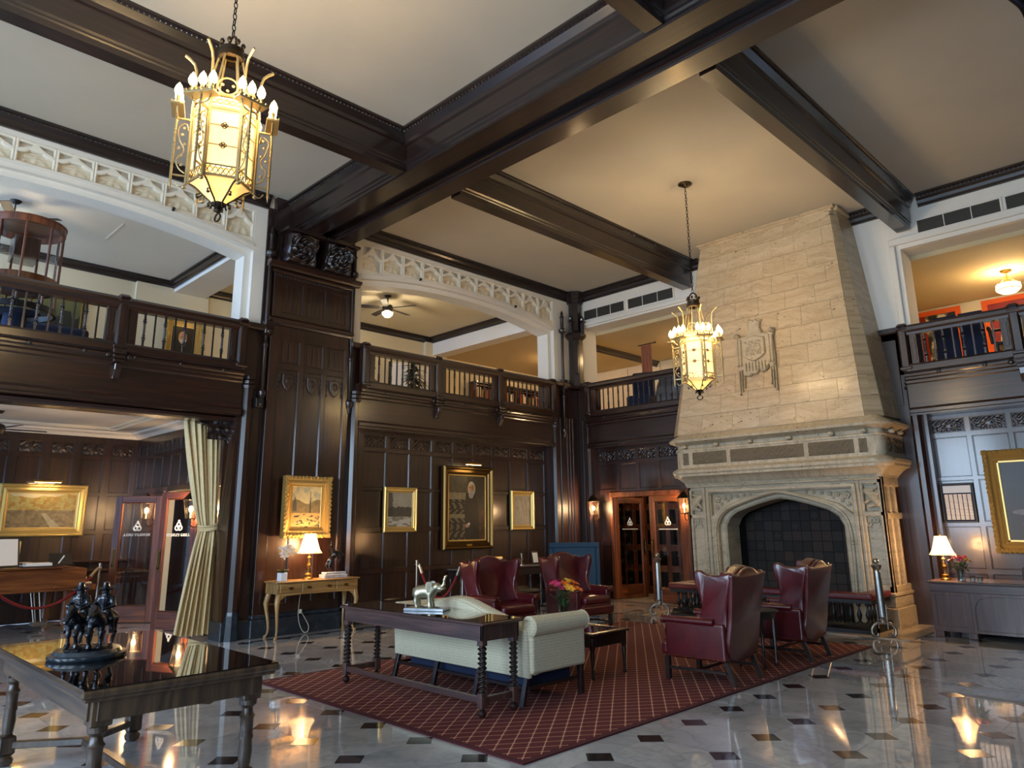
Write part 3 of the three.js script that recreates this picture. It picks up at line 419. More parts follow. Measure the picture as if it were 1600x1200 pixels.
// ---------------------------------------------------------------- the great pilaster, the corner post and the jamb posts
function linenfold(w, h, n = 4) { return boxUV(relief(w, h, n * 8, 10, (x, y) => 0.012 * (0.5 + 0.5 * Math.cos(x / w * n * 2 * PI)) * sst(0.5, 0.46, Math.abs(y) / h) * sst(0.5, 0.46, Math.abs(x) / w))); }
const shieldG = boxUV(merge([ext([[-0.09, 0.12], [0, 0.135], [0.09, 0.12], [0.095, -0.02], [0.05, -0.11], [0, -0.15], [-0.05, -0.11], [-0.095, -0.02]], 0.035, 0.012), ball(0.05, 0, 0.02, 0.035, 1, 1.2, 0.4, 8, 6), ...[-1, 1].flatMap(s => [0, 1, 2, 3].map(k => ball(0.022, s * 0.15, 0.1 - k * 0.075, 0.012, 1, 1.4, 0.6, 6, 5)))]));
{
  const o = struct('wall_left', XL, 0, 0, LT), f = 0.1;
  const cols = [[5.3, 5.66], [5.74, 6.08], [6.16, 6.5]]; // three tall fields
  mesh('pilaster_core', b6(5.16, 6.56, 0, 6.4, -0.5, f - 0.04), M.darkWood, o);
  panelling(o, 5.14, 6.57, 0.3, 4.72, cols, [[0.45, 4.02], [4.12, 4.5]], f);
  panelling(o, 5.14, 6.57, 4.86, 5.62, cols, [[4.95, 5.48]], f);
  for (const [a, b] of cols) { inst('carved_shield', shieldG, M.carve, o, (a + b) / 2, 3.82, f - 0.025); inst('linenfold_panel', linenfold(b - a - 0.03, 0.5), M.mahog, o, (a + b) / 2, 5.215, f - 0.03); inst('small_linenfold', linenfold(b - a - 0.03, 0.34, 3), M.mahog, o, (a + b) / 2, 4.31, f - 0.03); }
  const band = (y, h, p, m = M.mahog) => mesh('moulding', [mould([[0, 0], [p * 0.5, 0], [p * 0.6, h * 0.3], [p, h * 0.5], [p, h * 0.8], [p * 0.7, h], [0, h]], 5.14 - p, 6.57 + p).translate(0, y, f), b6(5.14 - p * 0.8, 5.14, y + h * 0.3, y + h * 0.9, -0.1, f), b6(6.57, 6.57 + p * 0.8, y + h * 0.3, y + h * 0.9, -0.1, f)], m, o, { grain: 'x' });
  band(4.72, 0.12, 0.06); band(5.6, 0.05, 0.04); band(5.66, 0.11, 0.14); mesh('cresting', T(beads(1.43, 0.022, 0.05), 5.14, 5.56, f), M.carve, o, { kind: 'stuff' });
  mesh('plinth', [b6(5.1, 6.61, 0, 0.26, -0.1, f + 0.05, 0.01), b6(5.12, 6.59, 0.26, 0.32, -0.1, f + 0.03, 0.01)], M.darkStone, o);
  // carved corbels under the great beam
  const corb = s => relief(0.56, 0.52, 40, 36, (x, y) => { const r = Math.hypot(x, y * 1.05), a = Math.atan2(y, x); return (0.16 + y * 0.2 + 0.1 * (y > 0 ? 1 : 0.6)) * sst(0.30, 0.24, Math.max(Math.abs(x), Math.abs(y) + 0.02)) + 0.035 * Math.cos(r * 60 + a * 3 * s) * sst(0.28, 0.2, r) + 0.02 * Math.sin(a * 7 + r * 20); });
  mesh('carved_corbel', [corb(1).translate(5.52, 6.02, f - 0.02), b6(5.22, 5.82, 5.77, 6.3, 0, f + 0.02)], M.carve, o); mesh('carved_corbel', [corb(-1).translate(6.2, 6.02, f - 0.02), b6(5.9, 6.5, 5.77, 6.3, 0, f + 0.02)], M.carve, o);
  mesh('corbel_cap', [b6(5.16, 5.86, 6.26, 6.31, 0, f + 0.32, 0.01), b6(5.88, 6.54, 6.26, 6.31, 0, f + 0.32, 0.01), b6(5.14, 6.57, 5.76, 5.8, 0, f + 0.1, 0.01)], M.carve, o);
  mesh('beam_end', b6(5.1, 6.6, 6.3, 6.9, -0.05, 0.12), M.beam, o);
}
const shaftG = h => boxUV(flat(new THREE.CylinderGeometry(0.085, 0.085, h, 8).rotateY(PI / 8).translate(0, h / 2, 0)));
const ringG = boxUV(merge([0, 0.07, 0.14].map((y, i) => flat(new THREE.CylinderGeometry(0.115 - i * 0.008, 0.105 - i * 0.008, 0.045, 8).rotateY(PI / 8).translate(0, y, 0)))));
const footG = boxUV(merge([flat(new THREE.CylinderGeometry(0.1, 0.12, 0.34, 8).rotateY(PI / 8).translate(0, 0.17, 0)), flat(new THREE.CylinderGeometry(0.09, 0.1, 0.06, 8).rotateY(PI / 8).translate(0, 0.36, 0))]));
function jambPost(o, u, w) { inst('post_shaft', shaftG(3.3), M.mahog, o, u, 0.36, w); inst('post_rings', ringG, M.mahog, o, u, 3.66, w); inst('post_foot', footG, M.darkStone, o, u, 0, w); }
const colonetteG = boxUV(merge([lathe([[0, 0], [0.02, 0.01], [0.035, 0.05], [0.03, 0.09], [0.06, 0.14], [0.065, 0.2], [0.03, 0.24], [0.03, 0.9], [0.05, 0.93], [0.05, 0.97], [0.03, 1.0], [0.03, 1.1], [0.035, 1.15], [0.035, 2.4], [0.08, 2.45], [0.085, 2.5], [0.04, 2.55], [0.04, 2.78], [0.055, 2.8], [0.03, 2.84], [0.035, 2.9], [0, 2.97]], 10)]));
const bracketHead = boxUV(merge([ext([[0, 0], [0.12, 0.04], [0.14, 0.1], [0.11, 0.18], [0.14, 0.24], [0, 0.26]], 0.14, 0.01).rotateY(-PI / 2).translate(0.07, 0, 0), ball(0.05, 0, 0.08, 0.1, 1, 1, 1, 8, 6)]));
{ // boards and posts flanking the first bay (left of the pilaster) and the second bay
  const o = struct('wall_left', XL, 0, 0, LT);
  mesh('jamb_board', [b6(4.92, 5.16, 0, 4.66, -0.3, 0.02), b6(4.7, 4.95, 0, 4.66, -0.3, 0.06), b6(4.66, 5.16, 4.58, 4.68, -0.2, 0.16, 0.02), b6(5.0, 5.16, 4.68, 6.7, -0.05, 0.03)], M.mahog, o);
  jambPost(o, 4.85, 0.06); inst('colonette', colonetteG, M.carve, o, 5.07, 3.42, 0.07); inst('bracket_head', bracketHead, M.carve, o, 5.08, 4.5, 0.04);
  mesh('plinth', b6(4.68, 5.16, 0, 0.26, -0.3, 0.1, 0.01), M.darkStone, o);
  mesh('jamb_board', [b6(6.55, 6.92, 0, 4.66, -0.3, 0.03), b6(6.6, 6.92, 4.58, 4.68, -0.2, 0.16, 0.02), b6(6.56, 6.66, 4.68, 6.7, -0.05, 0.03)], M.mahog, o);
  jambPost(o, 6.76, 0.06); inst('colonette', colonetteG, M.carve, o, 6.62, 3.42, 0.1);
  // the corner
  mesh('corner_board', [b6(11.8, 12.75, 0, 4.66, -0.3, 0.04), b6(11.7, 12.8, 4.58, 4.68, -0.2, 0.16, 0.02)], M.mahog, o); jambPost(o, 11.86, 0.08); inst('colonette', colonetteG, M.carve, o, 12.2, 3.42, 0.1); inst('bracket_head', bracketHead, M.carve, o, 12.2, 4.5, 0.05);
  for (const u of [12.0, 12.12, 12.34, 12.44, 12.54]) mesh('reeding', b6(u - 0.03, u + 0.03, 0.3, 3.9, 0.03, 0.065, 0.015), M.mahog, o);
  const b = struct('wall_back', 0, 0, -12.9); mesh('corner_board', [b6(-10.75, -10.16, 0, 4.66, -0.2, 0.14), b6(-10.75, -10.1, 4.58, 4.68, -0.2, 0.36, 0.02)], M.mahog, b); jambPost(b, -10.26, 0.18);
  for (const x of [-10.45, -10.37]) mesh('reeding', b6(x - 0.03, x + 0.03, 0.3, 3.9, 0.13, 0.165, 0.015), M.mahog, b);
  // octagonal corner post above the rail
  const c = struct('trim_5', XL + 0.13, 0, ZR + 0.17); const oct = (r, y0, y1, r2 = r) => flat(new THREE.CylinderGeometry(r2, r, y1 - y0, 8).rotateY(PI / 8).translate(0, (y0 + y1) / 2, 0));
  mesh('corner_post', [oct(0.19, 4.64, 4.78), oct(0.17, 4.78, 5.72), oct(0.17, 5.72, 5.8, 0.26), oct(0.26, 5.8, 5.86), oct(0.24, 5.86, 5.95, 0.14), oct(0.15, 5.95, 6.9), b6(-0.05, 0.05, 4.9, 5.6, 0.15, 0.19, 0.02).rotateY(PI / 4), oct(0.2, 6.62, 6.75), oct(0.24, 6.75, 6.88)], M.beam, c);
  mesh('finial', lathe([[0.05, 0], [0.05, 0.25], [0.08, 0.27], [0.04, 0.32], [0.05, 0.36], [0, 0.44]], 8, 0.08, 5.86, 0.24), M.beam, c); mesh('finial', lathe([[0.05, 0], [0.05, 0.25], [0.08, 0.27], [0.04, 0.32], [0.05, 0.36], [0, 0.44]], 8, 0.2, 5.86, -0.02), M.beam, c);
  // pier between the fireplace and the right-hand gallery
  const p = struct('wall_back', 0, 0, -12.9); mesh('pier_board', [b6(-4.3, -3.42, 0, 4.66, -0.2, 0.1), b6(-4.3, -3.4, 4.6, 4.7, -0.2, 0.18, 0.02)], M.mahog, p); jambPost(p, -3.56, 0.14); mesh('pier_panel', b6(-4.2, -3.72, 3.4, 4.5, 0.1, 0.12, 0.005), M.mahog, p);
}
// ---------------------------------------------------------------- fireplace: stone mantel and tapering hood
{
  const cx = -5.685, zf = -12.05, o = thing('fireplace', 'huge carved stone fireplace with a tapering travertine chimney hood', 'fireplace', cx, 0, zf), hw = 1.715;
  // front plate with a four-centred arched opening
  const arch = (w, sp, ap, n = 14) => { const L = []; for (let i = 0; i <= n; i++) { const t = i / n, x = w * (1 - t * 0 - Math.pow(t, 1) * 1); const k = 1 - x / w; L.push([x, sp + (ap - sp) * Math.pow(k < 0.22 ? Math.sqrt(k / 0.22) * 0.55 : 0.55 + 0.45 * (1 - Math.pow(1 - (k - 0.22) / 0.78, 1.35)), 1)]); } return L; };
  const archPts = (w, sp, ap, y0) => { const R = arch(w, sp, ap), P = [[w, y0], ...R]; const Lf = R.slice(0, -1).reverse().map(([x, y]) => [-x, y]); return [...P, ...Lf, [-w, y0]]; };
  const path = pts => { const p = new THREE.Path(); pts.forEach((q, i) => i ? p.lineTo(...q) : p.moveTo(...q)); p.closePath(); return p; };
  const gate = (W, H, w, sp, ap) => shapeOf([[W, 0], [W, H], [-W, H], [-W, 0], ...archPts(w, sp, ap, 0).reverse()]);
  const front = gate(hw, 2.26, 1.14, 1.5, 2.04);
  front.holes.push(path([[-1.24, 1.68], [-1.24, 2.08], [-0.2, 2.08], [-0.62, 1.98], [-1.02, 1.85]]), path([[1.24, 1.68], [1.24, 2.08], [0.2, 2.08], [0.62, 1.98], [1.02, 1.85]]));
  for (const s of [-1, 1]) front.holes.push(path([[s * 1.42, 1.72], [s * 1.66, 1.72], [s * 1.66, 2.14], [s * 1.42, 2.14]]), path([[s * 1.42, 0.62], [s * 1.66, 0.62], [s * 1.66, 1.64], [s * 1.42, 1.64]]));
  mesh('mantel_face', ext(front, 0.1, 0.014, 4).translate(0, 0, -0.1), M.mantel, o, { label: 'weathered stone mantel front' });
  const f2 = gate(1.27, 2.2, 1.03, 1.5, 1.96); mesh('inner_arch', ext(f2, 0.5, 0.03, 4).translate(0, 0, -0.61), M.mantel, o);
  mesh('arch_roll', tube(archPts(1.165, 1.52, 2.075, 0.3).map(([x, y]) => [x, y, 0.012]), 0.028, 80, 6), M.mantel, o);
  mesh('label_mould', [b6(-1.32, -1.26, 0.4, 2.16, 0, 0.04, 0.012), b6(1.26, 1.32, 0.4, 2.16, 0, 0.04, 0.012), b6(-1.32, 1.32, 2.1, 2.16, 0, 0.045, 0.012), b6(-1.38, -1.34, 0.4, 2.2, 0, 0.03, 0.01), b6(1.34, 1.38, 0.4, 2.2, 0, 0.03, 0.01), b6(-1.7, 1.7, 2.2, 2.24, 0, 0.05, 0.012)], M.mantel, o);
  // carvings: leafy spandrels, corner beasts, cusped pier heads
  for (const s of [-1, 1]) { const P = [[1.24, 1.68], [1.24, 2.08], [0.2, 2.08], [0.62, 1.98], [1.02, 1.85]].map(([x, y]) => [s * x, y]); mesh('spandrel_ground', ext(s > 0 ? P : P.reverse(), 0.02).translate(0, 0, -0.1), M.mantel, o);
    const lv = []; for (const [x, y, r] of [[1.14, 1.98, 0.075], [1.0, 2.0, 0.05], [1.16, 1.84, 0.05], [0.88, 2.01, 0.045], [0.75, 2.03, 0.035], [0.62, 2.04, 0.03], [0.5, 2.05, 0.025], [1.07, 1.9, 0.04], [0.93, 1.95, 0.03]]) { for (let k = 0; k < 5; k++) { const a = k * 2 * PI / 5 + x * 9; lv.push(ball(r * 0.42, s * x + Math.cos(a) * r * 0.5, y + Math.sin(a) * r * 0.5, -0.065, 1, 1, 0.6, 6, 5)); } lv.push(ball(r * 0.35, s * x, y, -0.05, 1, 1, 0.6, 6, 5)); } mesh('leaf_spandrel', lv, M.mantel, o); }
  for (const s of [-1, 1]) {
    const beast = blob([[-0.08, 0.1, 0, 0.02, 0.0, 0.02, 0.05, 0.07], [0.02, 0, 0.02, 0.08, -0.1, 0.03, 0.07, 0.045], [0.08, -0.1, 0.03, -0.06, -0.14, 0.02, 0.03, 0.02], [-0.08, 0.1, 0, 0.08, 0.14, 0.03, 0.035, 0.015], [0.0, 0.06, 0.03, 0.1, 0.05, 0.05, 0.03, 0.02], [-0.02, -0.02, 0.03, -0.1, -0.08, 0.04, 0.03, 0.02]], 0.016, 0.02).scale(s, 1, 1); if (s < 0) flip(beast); mesh('corner_beast', beast.translate(s * 1.54, 1.93, -0.05), M.mantel, o);
    mesh('beast_ground', bx(0.26, 0.44, 0.02, s * 1.54, 1.93, -0.09), M.mantel, o);
    mesh('cusped_head', [-0.09, -0.03, 0.03, 0.09].map((x, i) => torus(0.03, 0.012, s * 1.54 + x, 1.58 - (i % 3 ? 0 : 0.06), -0.03, 5, 10)), M.mantel, o); mesh('pier_field', bx(0.26, 1.06, 0.02, s * 1.54, 1.13, -0.065), M.mantel, o);
    // blind tracery on the outer side of each pier
    const d = 0.9, sd = shapeOf([[0, 0.1], [d, 0.1], [d, 2.26], [0, 2.26]]); const nb = 3, pw = (d - 0.12) / nb; for (let i = 0; i < nb; i++) { const a = 0.08 + i * pw; sd.holes.push(path([[a, 0.62], [a + pw - 0.07, 0.62], [a + pw - 0.07, 1.6], [a, 1.6]]), path([[a, 1.7], [a + pw - 0.07, 1.7], [a + pw - 0.07, 2.1], [a, 2.1]])); }
    const g = ext(sd, 0.08, 0.014).rotateY(s > 0 ? PI / 2 : -PI / 2); mesh('side_tracery', s > 0 ? g.translate(hw - 0.08, 0, 0) : g.translate(-hw + 0.08, 0, -d), M.mantel, o, { label: 'stone side with sunk lancet lights' });
    mesh('side_ground', b6(s * (hw - 0.36), s * (hw - 0.33), 0.1, 2.26, -d, -0.11), M.mantel, o);
    for (let i = 0; i < 3; i++) mesh('lancet_cusps', [0.9, 1.25, 1.5].map(y => new THREE.OctahedronGeometry(0.05, 0).scale(0.3, 1.2, 1).translate(s * (hw - 0.1), y, -(0.08 + i * pw + (pw - 0.07) / 2))), M.mantel, o);
    mesh('pier_plinth', [b6(s * 1.28, s * (hw + 0.03), 0, 0.3, -d, 0.04, 0.015), b6(s * 1.3, s * (hw + 0.01), 0.3, 0.46, -d, 0.025, 0.015), b6(s * 1.28, s * (hw + 0.03), 0.46, 0.52, -d, 0.045, 0.018)], M.mantel, o);
  }
  // shelf cornice, vine frieze and top cornice wrap round three sides; corners are canted above
  const wrap = (prof, y, name, mat = M.mantel) => { // prof: [[out, up]...]
    const g = [mould(prof, -hw - 0.02, hw + 0.02).translate(0, y, 0)]; for (const s of [-1, 1]) { const m = mould(prof, 0, 0.92).rotateY(s * PI / 2); g.push(s > 0 ? m.translate(hw, y, 0.0) : m.translate(-hw, y, -0.92)); const gp = new THREE.LatheGeometry(prof.map(p => V2(Math.max(p[0], 0.0005), p[1])), 6, s > 0 ? 0 : -PI / 2, PI / 2); g.push(T(fin(gp), s * hw, y, 0)); }
    return mesh(name, g, mat, o, { grain: 'x' }); };
  wrap([[-0.02, 0], [0.02, 0], [0.03, 0.03], [0.1, 0.1], [0.16, 0.14], [0.22, 0.16], [0.22, 0.2], [0.24, 0.22], [0.24, 0.27], [0.12, 0.33], [-0.02, 0.33]], 2.24, 'shelf_cornice');
  wrap([[-0.02, 0], [0.14, 0], [0.14, 0.33], [-0.02, 0.33]], 2.56, 'frieze_block'); wrap([[-0.02, 0], [0.16, 0], [0.16, 0.03], [0.12, 0.05], [0.12, 0.1], [0.16, 0.12], [0.27, 0.16], [0.28, 0.2], [0.14, 0.28], [0.08, 0.33], [-0.02, 0.33]], 2.87, 'top_cornice');
  for (const [a, b] of [[-1.66, -1.55], [-1.46, -0.78], [-0.7, 0.62], [0.7, 1.42], [1.5, 1.62]]) mesh('vine_panel', relief(b - a, 0.22, Math.round((b - a) / 0.016), 14, (x, y) => 0.002 + 0.022 * vine(x + 0.05, y, b - a, 0.22)).translate((a + b) / 2, 2.725, 0.143), M.vinePatina, o, { label: 'dark carved vine panel' });
  for (const [a, b] of [[0.1, 0.25], [0.35, 0.75]]) mesh('vine_panel', relief(b - a, 0.22, Math.round((b - a) / 0.016), 14, (x, y) => 0.002 + 0.022 * vine(x, y, b - a, 0.22)).rotateY(PI / 2).translate(hw + 0.143, 2.725, -(a + b) / 2 + 0.05), M.vinePatina, o, { label: 'dark carved vine panel' });
  for (const x of [-1.6, -0.95, -0.3, 0.4, 1.1, 1.6]) mesh('cornice_boss', bx(0.09, 0.06, 0.1, x, 2.945, 0.17, 0.02), M.mantel, o);
  for (const z of [-0.2, -0.6]) mesh('cornice_boss', bx(0.1, 0.06, 0.09, hw + 0.17, 2.945, z, 0.02), M.mantel, o);
  // hood: courses of travertine blocks on a backing
  const B = { l: -7.46 - cx, r: -4.06 - cx, z: 0.1, y: 3.18, cr: 0.2, cz: -0.2 }, Tp = { l: -6.76 - cx, r: -4.29 - cx, z: -0.07, y: CEIL, cr: 0.05, cz: -0.1 };
  const backZ = -0.85, P = (q, s, e) => V3(q[s], q.y, e === 'f' ? q.z : q.z + q.cz);
  const F = [P(B, 'l', 'f'), P(B, 'r', 'f'), P(Tp, 'r', 'f'), P(Tp, 'l', 'f')];
  const bil = (Q, u, v) => Q[0].clone().lerp(Q[1], u).lerp(Q[3].clone().lerp(Q[2], u), v);
  function blocks(Q, rows, cols, seed, name) { const r = rng(seed), n = Q[1].clone().sub(Q[0]).cross(Q[3].clone().sub(Q[0])).normalize(), W = Q[0].distanceTo(Q[1]), Hh = Q[0].distanceTo(Q[3]);
    for (let j = 0; j < rows; j++) { const v0 = j / rows + 0.0009 / Hh * 2, v1 = (j + 1) / rows - 0.0009 / Hh * 2, cuts = [0]; const off = j % 2 ? 0.5 : 0; for (let i = 0; i < cols; i++) { const c = (i + off + (r() - 0.5) * 0.24) / cols; if (c > 0.09 && c < 0.93 && c > cuts[cuts.length - 1] + 0.07) cuts.push(c); } cuts.push(1);
      for (let i = 0; i + 1 < cuts.length; i++) { const e = 0.0012 / W, a = cuts[i] + e, b = cuts[i + 1] - e, pr = 0.018 + r() * 0.0015, c = [bil(Q, a, v0), bil(Q, b, v0), bil(Q, b, v1), bil(Q, a, v1)], pos = [], uv = [], ox = Math.floor(r() * 3) * 0.57, oy = 0; const q = (p1, p2, p3, p4) => { for (const p of [p1, p2, p3, p1, p3, p4]) { pos.push(p.x, p.y, p.z); uv.push(p.x + p.z + ox, p.y + oy); } };
        const t = c.map(p => p.clone().addScaledVector(n, pr)), m = c.map((p, k) => p.clone().addScaledVector(n, pr - 0.002)), ctr = t[0].clone().add(t[2]).multiplyScalar(0.5); t.forEach(p => p.lerp(ctr, 0.003)); q(t[0], t[1], t[2], t[3]); for (let k = 0; k < 4; k++) { const k2 = (k + 1) % 4; q(m[k], m[k2], t[k2], t[k]); q(c[k], c[k2], m[k2], m[k]); }
        const g = new THREE.BufferGeometry(); g.setAttribute('position', new THREE.Float32BufferAttribute(pos, 3)); g.setAttribute('uv', new THREE.Float32BufferAttribute(uv, 2)); g.computeVertexNormals(); const mm = new THREE.Mesh(g, M.trav); mm.name = name; mm.castShadow = mm.receiveShadow = true; o.add(mm); } } }
  blocks(F, 11, 6, 3, 'stone_block');
  for (const s of ['r', 'l']) { const k = s === 'r' ? 1 : -1, cb = V3(B[s] + k * B.cr, B.y, B.z + B.cz), ct = V3(Tp[s] + k * Tp.cr, Tp.y, Tp.z + Tp.cz), wb = V3(B[s] + k * (B.cr + 0.06), B.y, backZ), wt = V3(Tp[s] + k * (Tp.cr + 0.03), Tp.y, backZ); const fb = F[s === 'r' ? 1 : 0], ft = F[s === 'r' ? 2 : 3];
    if (s === 'r') { blocks([fb, cb, ct, ft], 11, 1, 7, 'stone_block'); blocks([cb, wb, wt, ct], 11, 2, 9, 'stone_block'); } else { blocks([cb, fb, ft, ct], 11, 1, 7, 'stone_block'); blocks([wb, cb, ct, wt], 11, 2, 9, 'stone_block'); } }
  const core = (() => { const ring = q => [V3(q.l - q.cr, q.y, backZ), V3(q.l - q.cr, q.y, q.z + q.cz), V3(q.l, q.y, q.z), V3(q.r, q.y, q.z), V3(q.r + q.cr, q.y, q.z + q.cz), V3(q.r + q.cr, q.y, backZ)], a = ring(B), b = ring(Tp), pos = []; for (let i = 0; i < 6; i++) { const j = (i + 1) % 6; for (const p of [a[i], a[j], b[j], a[i], b[j], b[i]]) pos.push(p.x, p.y, p.z); } const g = new THREE.BufferGeometry(); g.setAttribute('position', new THREE.Float32BufferAttribute(pos, 3)); g.setAttribute('uv', new THREE.Float32BufferAttribute(new Float32Array(pos.length / 3 * 2), 2)); g.computeVertexNormals(); return g; })();
  mesh('hood_core', core, M.mantel, o); mesh('hood_cap', [b6(Tp.l - 0.05, Tp.r + 0.05, CEIL - 0.1, CEIL - 0.04, -0.16, -0.02, 0.012), b6(Tp.l - 0.09, Tp.r + 0.09, CEIL - 0.05, CEIL, -0.16, 0.01, 0.012), b6(Tp.r + 0.02, Tp.r + 0.13, CEIL - 0.08, CEIL, backZ, -0.1, 0.012)], M.trav, o);
  mesh('mantel_core', [b6(-hw + 0.38, -1.12, 0, 2.3, -0.89, -0.13), b6(1.12, hw - 0.38, 0, 2.3, -0.89, -0.13), b6(-hw + 0.13, hw - 0.13, 2.12, 3.17, -0.89, -0.04)], M.mantel, o);
  // coat of arms in relief on the hood
  const arms = shapeOf([[-0.32, 0.34], [-0.33, 0.28], [-0.26, 0.27], [-0.14, 0.3], [-0.1, 0.4], [-0.11, 0.5], [-0.15, 0.55], [-0.08, 0.53], [-0.04, 0.57], [0.0, 0.54], [0.04, 0.57], [0.08, 0.53], [0.15, 0.55], [0.11, 0.5], [0.1, 0.4], [0.14, 0.3], [0.26, 0.27], [0.33, 0.28], [0.32, 0.34], [0.36, 0.33], [0.36, 0.24], [0.33, 0.2], [0.35, 0.0], [0.36, -0.22], [0.33, -0.36], [0.26, -0.36], [0.24, -0.3], [0.18, -0.4], [0.1, -0.42], [0.05, -0.36], [0, -0.44], [-0.08, -0.42], [-0.14, -0.47], [-0.24, -0.44], [-0.25, -0.34], [-0.33, -0.36], [-0.36, -0.2], [-0.34, 0.0], [-0.33, 0.2], [-0.36, 0.24], [-0.36, 0.33]]);
  const nz = lerp(B.z, Tp.z, 0.42) + 0.03, em = [ext(arms, 0.05, 0.015), ext([[-0.2, 0.2], [0, 0.26], [0.2, 0.2], [0.21, -0.1], [0.12, -0.17], [0, -0.22], [-0.12, -0.17], [-0.21, -0.1]], 0.04, 0.015).translate(0, 0, 0.04), relief(0.28, 0.26, 20, 18, (x, y) => 0.015 + 0.014 * Math.sin(x * 50 + y * 30) * Math.cos(y * 55)).translate(0, 0.02, 0.07), ball(0.05, -0.33, 0.3, 0.05), ball(0.05, 0.33, 0.3, 0.05)];
  for (let i = -3; i <= 3; i++) em.push(bx(0.02, 0.16, 0.02, i * 0.06, -0.3, 0.055, 0.006)); for (const s of [-1, 1]) for (const k of [0, 1, 2]) em.push(rod([s * (0.25 + k * 0.045), -0.3, 0.02], [s * (0.25 + k * 0.045), -0.62 - k * 0.06, 0.02], 0.014), ball(0.02, s * (0.25 + k * 0.045), -0.64 - k * 0.06, 0.02));
  for (const s of [-1, 1]) for (const k of [0, 1]) em.push(at(bx(0.05, 0.5, 0.03, s * (0.27 + k * 0.05), -0.02, 0.055, 0.012), 0, 0, 0));
  mesh('coat_of_arms', merge(em).scale(1, 1, 1.7).rotateX(-0.046).translate(-5.76 - cx, 4.55, nz), M.mantel, o, { label: 'carved stone coat of arms with crown and tassels' });
  // firebox with tiled back
  mesh('firebox', [b6(-1.1, -1.045, 0.001, 2.09, -0.9, -0.3), b6(1.045, 1.1, 0.001, 2.09, -0.9, -0.3), b6(-1.1, 1.1, 2.0, 2.05, -0.9, -0.3), b6(-1.1, 1.1, -0.001, 0.014, -0.9, 0)], M.soot, o);
  const tm = [std(0x1d1917, 0.8), std(0x28211d, 0.75), std(0x2e2019, 0.75), std(0x211d1b, 0.85)], tg = boxUV(bx(0.17, 0.17, 0.02, 0, 0, 0, 0.004)), dm = boxUV(bx(0.11, 0.11, 0.024, 0, 0, 0, 0.004).rotateZ(PI / 4)), r = rng(8); mesh('firebox_back', bx(2.2, 2.1, 0.02, 0, 1.05, -0.88), M.soot, o);
  for (let j = 0; j < 11; j++) for (let i = 0; i < 12; i++) { const x = -0.96 + i * 0.175, y = 0.1 + j * 0.175; inst('firebox_tile', tg, tm[Math.floor(r() * 4)], o, x, y, -0.868); if ((i * 3 + j * 5) % 11 === 0) inst('diamond_tile', dm, tm[2 - (i % 2)], o, x, y, -0.864); }
}
{ // club fender before the hearth: padded seat on small balusters
  const o = thing('club_fender', 'low fender bench with oxblood padded seat on black balusters around the hearth', 'fender', -5.685, 0, -11.3), W = 1.56, d = 0.68;
  mesh('base', [mould([[-0.1, 0], [0.12, 0], [0.12, 0.05], [0.06, 0.09], [0.03, 0.13], [-0.1, 0.13]], -W - 0.1, W + 0.1).translate(0, 0.012, 0), b6(-W - 0.1, -W + 0.1, 0.012, 0.14, -d, 0.02, 0.02), b6(W - 0.1, W + 0.1, 0.012, 0.14, -d, 0.02, 0.02)], M.black, o);
  const pad = (w, dd) => { const s = new THREE.Shape(); const r = 0.045; s.moveTo(-w / 2 + r, -dd / 2); s.lineTo(w / 2 - r, -dd / 2); s.quadraticCurveTo(w / 2, -dd / 2, w / 2, -dd / 2 + r); s.lineTo(w / 2, dd / 2 - r); s.quadraticCurveTo(w / 2, dd / 2, w / 2 - r, dd / 2); s.lineTo(-w / 2 + r, dd / 2); s.quadraticCurveTo(-w / 2, dd / 2, -w / 2, dd / 2 - r); s.lineTo(-w / 2, -dd / 2 + r); s.quadraticCurveTo(-w / 2, -dd / 2, -w / 2 + r, -dd / 2); return fin(new THREE.ExtrudeGeometry(s, { depth: 0.03, bevelEnabled: true, bevelThickness: 0.03, bevelSize: 0.03, bevelSegments: 3, curveSegments: 5 })).rotateX(-PI / 2); };
  mesh('seat_pad', [pad(2 * W + 0.22, 0.2).translate(0, 0.5, 0), pad(0.2, d).translate(-W, 0.5, -d / 2), pad(0.2, d).translate(W, 0.5, -d / 2)], M.redPad, o); mesh('seat_rail', [bx(2 * W + 0.2, 0.05, 0.18, 0, 0.445, 0), bx(0.18, 0.05, d, -W, 0.445, -d / 2), bx(0.18, 0.05, d, W, 0.445, -d / 2)], M.black, o);
  const bal = boxUV(lathe([[0.035, 0], [0.035, 0.03], [0.015, 0.05], [0.03, 0.09], [0.036, 0.13], [0.014, 0.2], [0.012, 0.24], [0.03, 0.26], [0.03, 0.3]], 10)); for (let i = 0; i <= 26; i++) inst('baluster', bal, M.black, o, -W + i * (2 * W / 26), 0.13, 0); for (const s of [-1, 1]) for (let k = 1; k < 6; k++) inst('baluster', bal, M.black, o, s * W, 0.13, -k * 0.13);
}
